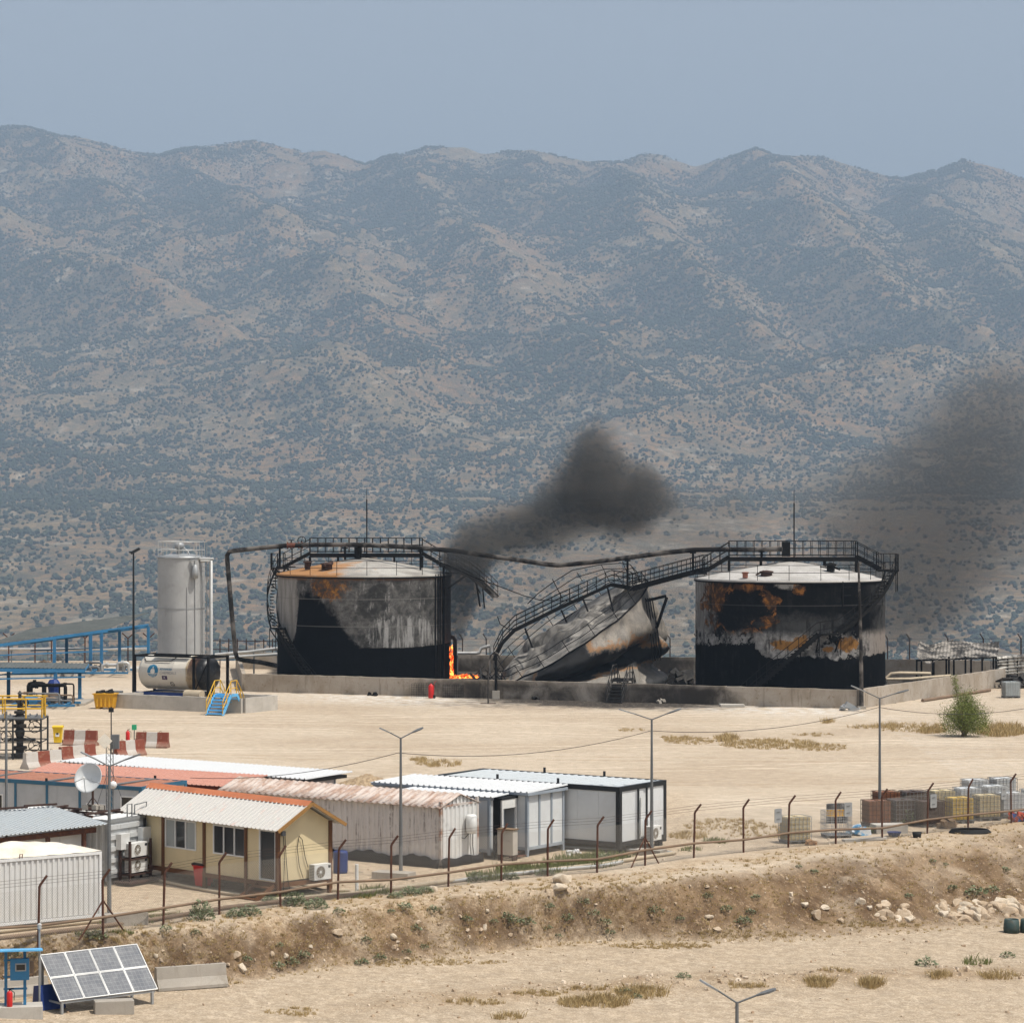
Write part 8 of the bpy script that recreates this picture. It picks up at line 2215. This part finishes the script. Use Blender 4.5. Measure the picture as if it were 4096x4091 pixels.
for (cx, cy, rx, ry, n, h) in ((2770, 2962, 110, 16, 120, .16), (2905, 2955, 40, 12, 60, .3), (3080, 2978, 200, 20, 260, .2), (3290, 2990, 110, 14, 90, .15), (2700, 2950, 60, 8, 40, .12), (1760, 3055, 90, 14, 60, .2), (1680, 3042, 40, 6, 30, .22), (3650, 2912, 170, 16, 110, .22), (3560, 2905, 60, 8, 30, .3),
                          (3720, 2925, 60, 10, 60, .35), (4010, 2925, 110, 22, 200, .4), (2900, 3300, 170, 26, 130, .14), (2760, 3345, 80, 14, 60, .18), (3050, 3330, 160, 26, 80, .14), (2520, 2920, 60, 5, 20, .14), (3310, 2890, 18, 5, 16, .35), (3460, 2910, 60, 6, 30, .2), (3250, 2940, 80, 6, 30, .15)):
    pp = ell(cx, cy, rx, ry, n, rng_); pts += pp; hs += [h * rng_.uniform(.5, 1.3) for _ in pp]
for (cx, cy, rx, ry, n, h) in ((2420, 4010, 90, 22, 80, .28), (2560, 3975, 110, 22, 80, .24), (2300, 4015, 60, 16, 50, .22), (3275, 3935, 55, 18, 60, .26), (3490, 3940, 40, 16, 60, .3), (2980, 3945, 90, 10, 40, .14), (3330, 3885, 90, 10, 24, .14), (1900, 4010, 120, 14, 40, .14), (2150, 3975, 120, 10, 60, .12), (2350, 3955, 110, 9, 40, .12), (1170, 4050, 110, 18, 50, .1),
                          (2650, 3785, 210, 10, 140, .1), (2950, 3740, 250, 14, 120, .1), (3480, 3700, 250, 12, 110, .1), (1700, 3850, 320, 12, 120, .1), (3760, 3905, 40, 12, 30, .22), (4000, 3905, 80, 14, 40, .2), (2030, 4070, 60, 10, 30, .2)):
    pp = ell(cx, cy, rx, ry, n, rng_, False); pts += pp; hs += [h * rng_.uniform(.5, 1.3) for _ in pp]
# sparse tufts over the whole bank
for k in range(3000):
    px = rng_.uniform(-50, 4150); c0 = np.interp(px, [p[0] for p in CREST], [p[1] for p in CREST]); c1 = np.interp(px, [p[0] for p in TOE], [p[1] for p in TOE])
    pts.append(onz(px, rng_.uniform(c0 - 40, c1 + 10))); hs.append(rng_.uniform(.04, .14))
blades('dry_grass', pts, hs, 15, .85, M['dry'], 'dry golden grass tufts in the yard and along the bank', .014, 3, .7)
# green growth inside the fence
pts = []; hs = []
for (cx, cy, rx, ry, n, h) in ((2330, 3450, 150, 26, 150, .3), (2150, 3480, 130, 18, 110, .28), (2050, 3492, 70, 10, 50, .35), (1950, 3512, 70, 10, 50, .3), (1500, 3570, 60, 10, 40, .25), (2440, 3432, 90, 14, 60, .25), (500, 3690, 110, 12, 60, .16), (640, 3660, 80, 16, 30, .15), (1180, 3600, 80, 10, 40, .2), (1420, 3585, 80, 8, 40, .22), (2760, 3400, 60, 6, 14, .2), (2870, 3368, 50, 6, 22, .28), (420, 3745, 120, 8, 50, .14), (3900, 3850, 60, 12, 22, .22)):
    pp = ell(cx, cy, rx, ry, n, rng_, cy < 3700); pts += pp; hs += [h * rng_.uniform(.5, 1.3) for _ in pp]
blades('green_grass', pts, hs, 12, .8, M['grassg'], 'patches of green grass growing inside the fence', .016, 5, .6)

def leafy(n, w, h, ls, seed, up=.3):
    """low leafy plant: n leaves on short stems through a dome w wide and h high"""
    rg = random.Random(seed); m = MB()
    for k in range(n):
        a = rg.uniform(0, 6.28); r = math.sqrt(rg.random()) * w / 2; z = h * (1 - (2 * r / w) ** 2) * rg.uniform(.35, 1) + .02
        c = Vector((r * math.cos(a), r * math.sin(a), z)); d = Vector((math.cos(a + rg.uniform(-.9, .9)), math.sin(a + rg.uniform(-.9, .9)), rg.uniform(-.3, up + .6))).normalized(); s = ls * rg.uniform(.6, 1.3)
        sd = d.cross(Vector((rg.uniform(-1, 1), rg.uniform(-1, 1), 1))).normalized() * (s * .3)
        m.add([c, c + d * (s * .5) + sd, c + d * s, c + d * (s * .5) - sd], [(0, 1, 2, 3)])
    for k in range(max(4, n // 14)):
        a = rg.uniform(0, 6.28); r = rg.uniform(.2, .9) * w / 2; m.bar((0, 0, -.03), (r * math.cos(a), r * math.sin(a), h * rg.uniform(.3, .9)), .008)
    return m
WM = [leafy(110, .42, .17, .075, k).mesh('weed', M['weed']) for k in range(4)]; BM = [leafy(420, 1.0, .6, .11, 20 + k).mesh('shrub', M['weed']) for k in range(3)]
def plant(name, me, px, py, s, label, group, flat=False, rz=0, hz=1):
    p = on(px, py) if flat else onz(px, py); o = bpy.data.objects.new(name, me); COL.objects.link(o); o.location = p; o.scale = (s, s, s * hz); o.rotation_euler = (0, 0, rz); return tag(o, label, 'weed' if name == 'weed' else 'shrub', group)
for k, (px, py, s) in enumerate(((1355, 3650, 1.0), (1620, 3635, 1.3), (1735, 3650, 1.2), (1565, 3650, .7), (1660, 3720, 1.1), (1695, 3795, .8), (1465, 3765, .9), (1445, 3855, 1.2), (1520, 3835, 1.0), (1215, 3840, 1.2), (1165, 3865, 1.3), (1110, 3872, 1.1), (1115, 3800, .8), (1625, 3810, .8), (1865, 3700, 1.1), (1975, 3692, .8),
                             (2030, 3680, 1.3), (2060, 3700, 1.5), (2105, 3718, 1.5), (2195, 3662, 1.0), (2265, 3715, 1.3), (2330, 3660, 1.2), (2375, 3680, 1.2), (2415, 3700, 1.4), (2190, 3718, .9), (2620, 3650, 1.6), (2830, 3588, 1.0), (2905, 3640, 1.1), (2975, 3695, 1.5), (3000, 3655, 1.0), (3025, 3595, .9), (3255, 3495, .9), (3195, 3470, .7), (3730, 3450, .8), (3780, 3465, .7), (3812, 3562, 1.0), (3905, 3580, 2.1), (3970, 3570, 1.3), (4022, 3490, 1.1), (3635, 3590, .9), (3705, 3862, 1.8), (2735, 3912, 1.2), (4030, 3828, 1.3), (2500, 3975, 1.1), (2545, 3990, .9),
                             (665, 3728, 1.0), (780, 3740, .9), (385, 3780, 1.6), (140, 3830, 1.2), (60, 3830, 1.0), (985, 3850, 1.0), (2230, 3772, .8), (2440, 3740, 1.0), (2720, 3690, .8))):
    plant('weed', WM[k % 4], px, py, s, 'small grey-green weed ' + bankword(px, py), 'weeds on the bank', False, k * .7)
for k, (px, py, s, hz, lab) in enumerate(((805, 3678, .95, 1.3, 'rounded grey-green shrub outside the fence below the red bin'), (1000, 3660, .85, .8, 'low shrub outside the fence below the cabin steps'), (940, 3668, .7, .8, 'small shrub on the bank edge between two fence posts below the red bin'), (1180, 3620, .95, .9, 'dense shrub growing at the fence by the cream cabin corner'),
                                  (1265, 3632, .9, .8, 'spreading shrub outside the fence below the cream gable'), (1080, 3612, .7, .7, 'low shrub inside the fence in front of the door'), (1640, 3578, .9, .6, 'low shrub outside the fence below the rust-roofed container'), (1700, 3570, .7, .6, 'small shrub beside the pale stone at the fence'), (1580, 3590, .6, .6, 'small shrub at the foot of a fence post by the lamp footing'),
                                  (1905, 3525, .8, .8, 'leafy shrub in front of the black skirt of the old container'), (2180, 3498, .7, .7, 'shrub at the fence in front of the open doorway'), (2040, 3515, .7, .8, 'shrub at the foot of the electric cabinet'), (2420, 3448, .9, .7, 'green shrub in front of the black-framed cabin'), (3630, 3300, .95, 1.9, 'tall leafy bush at the fence between the dark containers'), (3480, 3332, .8, .6, 'low broad-leaved plant beside the rags'))):
    plant('shrub', BM[k % 3], px, py, s, lab, 'shrubs along the fence', False, k * .9, hz)

# ---------------- the green bush on the yard
def bush_tree():
    p = on(3856, 2944); T = thing('bush_tree', 'feathery green bush standing alone on the sandy yard', 'bush', p)
    rg = random.Random(5); tips = []; m = MB()
    for k in range(34):
        a = rg.uniform(0, 6.28); r = rg.uniform(.1, 1.55); h = rg.uniform(1.2, 2.75) * (1 - .22 * r)
        e = Vector((r * math.cos(a) + .15, r * math.sin(a) * .9, h)); mid = Vector((e.x * .35, e.y * .35, h * .5)) + Vector((rg.uniform(-.1, .1), rg.uniform(-.1, .1), 0)); b0 = Vector((rg.uniform(-.15, .15), rg.uniform(-.15, .15), -.05))
        m.tube([b0, mid, e], [.045, .03, .01], 5); tips += [(mid.lerp(e, t), .55) for t in (.1, .35, .6, .85, 1.0)]
    e = Vector((-.62, 0, 3.65)); m.tube([Vector((-.05, 0, 0)), Vector((-.3, 0, 1.8)), e], [.05, .035, .008], 5); tips += [(Vector((-.3, 0, 1.8)).lerp(e, t), .34 - .14 * t) for t in (.1, .2, .3, .4, .5, .6, .7, .8, .9, 1)]
    m.build('trunk', M['wood'], T)
    f = MB(); 
    for k in range(80): tips.append((Vector((rg.uniform(-1.25, 1.4), rg.uniform(-1, 1), rg.uniform(.25, 1.5))), .42))
    for (c, s) in tips:
        for j in range(64):
            q = c + Vector((rg.gauss(0, s * .5), rg.gauss(0, s * .5), rg.gauss(0, s * .5)))
            if q.z < .04: continue
            d = Vector((rg.gauss(0, .6), rg.gauss(0, .6), rg.uniform(.2, 1))).normalized(); L = rg.uniform(.08, .17); sd = d.cross(Vector((rg.uniform(-1, 1), rg.uniform(-1, 1), .3))).normalized() * .016
            f.add([q - sd, q + sd, q + d * L], [(0, 1, 2)])
    mt, t, b = newmat('feathery_leaves'); P = t.geo('Position'); oc = t.coord('Object'); x, y, z = t.sep(oc)
    c = t.mix(t.geo('Random Per Island'), (.10, .135, .03), (.22, .24, .07)); t.set(b.inputs['Base Color'], c); b.inputs['Roughness'].default_value = .8; b.inputs['Specular IOR Level'].default_value = .1
    f.build('crown', mt, T)
bush_tree()

# ================================================================== SMOKE
def smoke(name, label, box, blobs, dens, nscale, col, thr=(.30, .75), amp=1.1, step=1.0, warp=0.0):
    x0, x1, y0, y1, z0, z1 = box; c0 = Vector(((x0 + x1) / 2, (y0 + y1) / 2, (z0 + z1) / 2))
    b = MB(); b.box((0, 0, 0), (x1 - x0, y1 - y0, z1 - z0)); m = bpy.data.materials.new(name); m.use_nodes = True; t = NT(m.node_tree); t.n.remove(t.n['Principled BSDF'])
    P = t.coord('Object')
    n1 = t.math('ADD', t.math('MULTIPLY', t.noise(P, nscale, 5, .65, .5), .72), t.math('MULTIPLY', t.noise(P, nscale * 3.3, 4, .6, .4), .28))
    tot = None
    for (c, r, w) in blobs:
        c = Vector(c) - c0; d = t.vmath('DISTANCE', P, tuple(c)); v = t.ss(d, r, 0.0, 0.0, w)
        tot = v if tot is None else t.math('ADD', tot, v)
    f = t.math('ADD', tot, t.math('MULTIPLY', t.math('SUBTRACT', n1, .5), t.math('MULTIPLY', t.math('MINIMUM', t.math('MULTIPLY', tot, 3.0), 1.0), amp)))
    d = t.math('MULTIPLY', t.ss(f, thr[0], thr[1]), dens)
    pv = t.n.new('ShaderNodeVolumePrincipled'); pv.inputs['Color'].default_value = (*col, 1); pv.inputs['Anisotropy'].default_value = .2
    t.l.new(d, pv.inputs['Density']); t.l.new(pv.outputs[0], t.n['Material Output'].inputs['Volume'])
    m.cycles.volume_step_rate = step
    o = b.build(name, m, None, c0); kind(o, 'stuff', label)
def build_smoke():
    B = []
    for (px, py, D, r, w) in ((1820, 2540, 235.6, 1.3, 1.4), (1830, 2480, 235.6, 1.7, 1.6), (1842, 2420, 235.4, 2.0, 1.6), (1848, 2350, 235.4, 2.2, 1.6), (1852, 2280, 235.2, 2.5, 1.5), (1868, 2220, 235, 2.8, 1.3), (1905, 2175, 235, 3.0, .85), (1980, 2140, 235, 3.2, .8), (2075, 2105, 235, 3.6, .85), (2180, 2080, 235, 3.8, .8),
                           (2270, 2010, 235, 4.2, .85), (2340, 1930, 235, 4.2, .85), (2365, 1830, 235, 3.7, .8), (2375, 1755, 235, 2.7, .6), (2450, 1930, 235, 4.2, .8), (2545, 1965, 235, 4.3, .8), (2640, 2005, 235, 3.8, .6), (2490, 2050, 235, 3.8, .6), (2380, 2060, 235, 3.6, .55), (1985, 2215, 236, 2.6, .4)):
        B.append((at(px, py, D), r * 1.15, w))
    smoke('smoke_plume', 'dense black smoke plume billowing up from the burning tank', (-7.0, 15.5, 229, 241, 2.5, 23), B, .62, .30, (.24, .235, .225), (.22, 1.6), 3.4, .6)
    B = []
    for (px, py, D, r, w) in ((3080, 2030, 248, 5, .4), (3250, 2070, 248, 6, .5), (3420, 2050, 248, 7, .6), (3580, 1980, 248, 7.5, .65), (3720, 1880, 248, 7.5, .7), (3850, 1770, 248, 7.5, .7), (3960, 1680, 248, 7, .6), (4050, 1900, 248, 8, .6), (3850, 2050, 248, 8, .6), (3650, 2180, 248, 8, .75), (3500, 2330, 248, 7, .7), (3900, 2250, 248, 8, .6), (3620, 2450, 248, 6.5, .7), (3700, 2350, 248, 7, .6), (4150, 1600, 248, 8, .6), (4200, 2100, 248, 9, .5), (3980, 1500, 248, 6, .3)):
        B.append((at(px, py, D), r * 1.2, w))
    smoke('smoke_drift', 'thin grey smoke drifting away behind the ash-white roof tank', (16, 54, 239, 257, 2.0, 29), B, .15, .14, (.32, .315, .305), (.25, 1.6), 2.2, 1.0)
    B = []
    for (px, py, D, r, w) in ((1950, 2480, 243, 5, .5), (2100, 2380, 243, 6, .5), (2250, 2250, 243, 6, .5), (2450, 2250, 243, 6, .45), (2680, 2400, 243, 5, .5), (2720, 2550, 243, 4, .45), (1870, 2640, 238.5, 1.6, .6), (1900, 2670, 238, 1.4, .6), (2600, 2150, 243, 5, .4), (2850, 2120, 243, 6, .55), (2980, 2050, 243, 6, .5), (2760, 2250, 243, 6, .5), (2700, 2080, 243, 5, .5)):
        B.append((at(px, py, D), r * 1.2, w))
    smoke('smoke_veil', 'faint brownish smoke veil hanging behind the crumpled tank', (-8, 29, 237, 249.5, .2, 19), B, .075, .25, (.36, .35, .33), (.2, 1.0), 1.4, 1.2)
build_smoke()
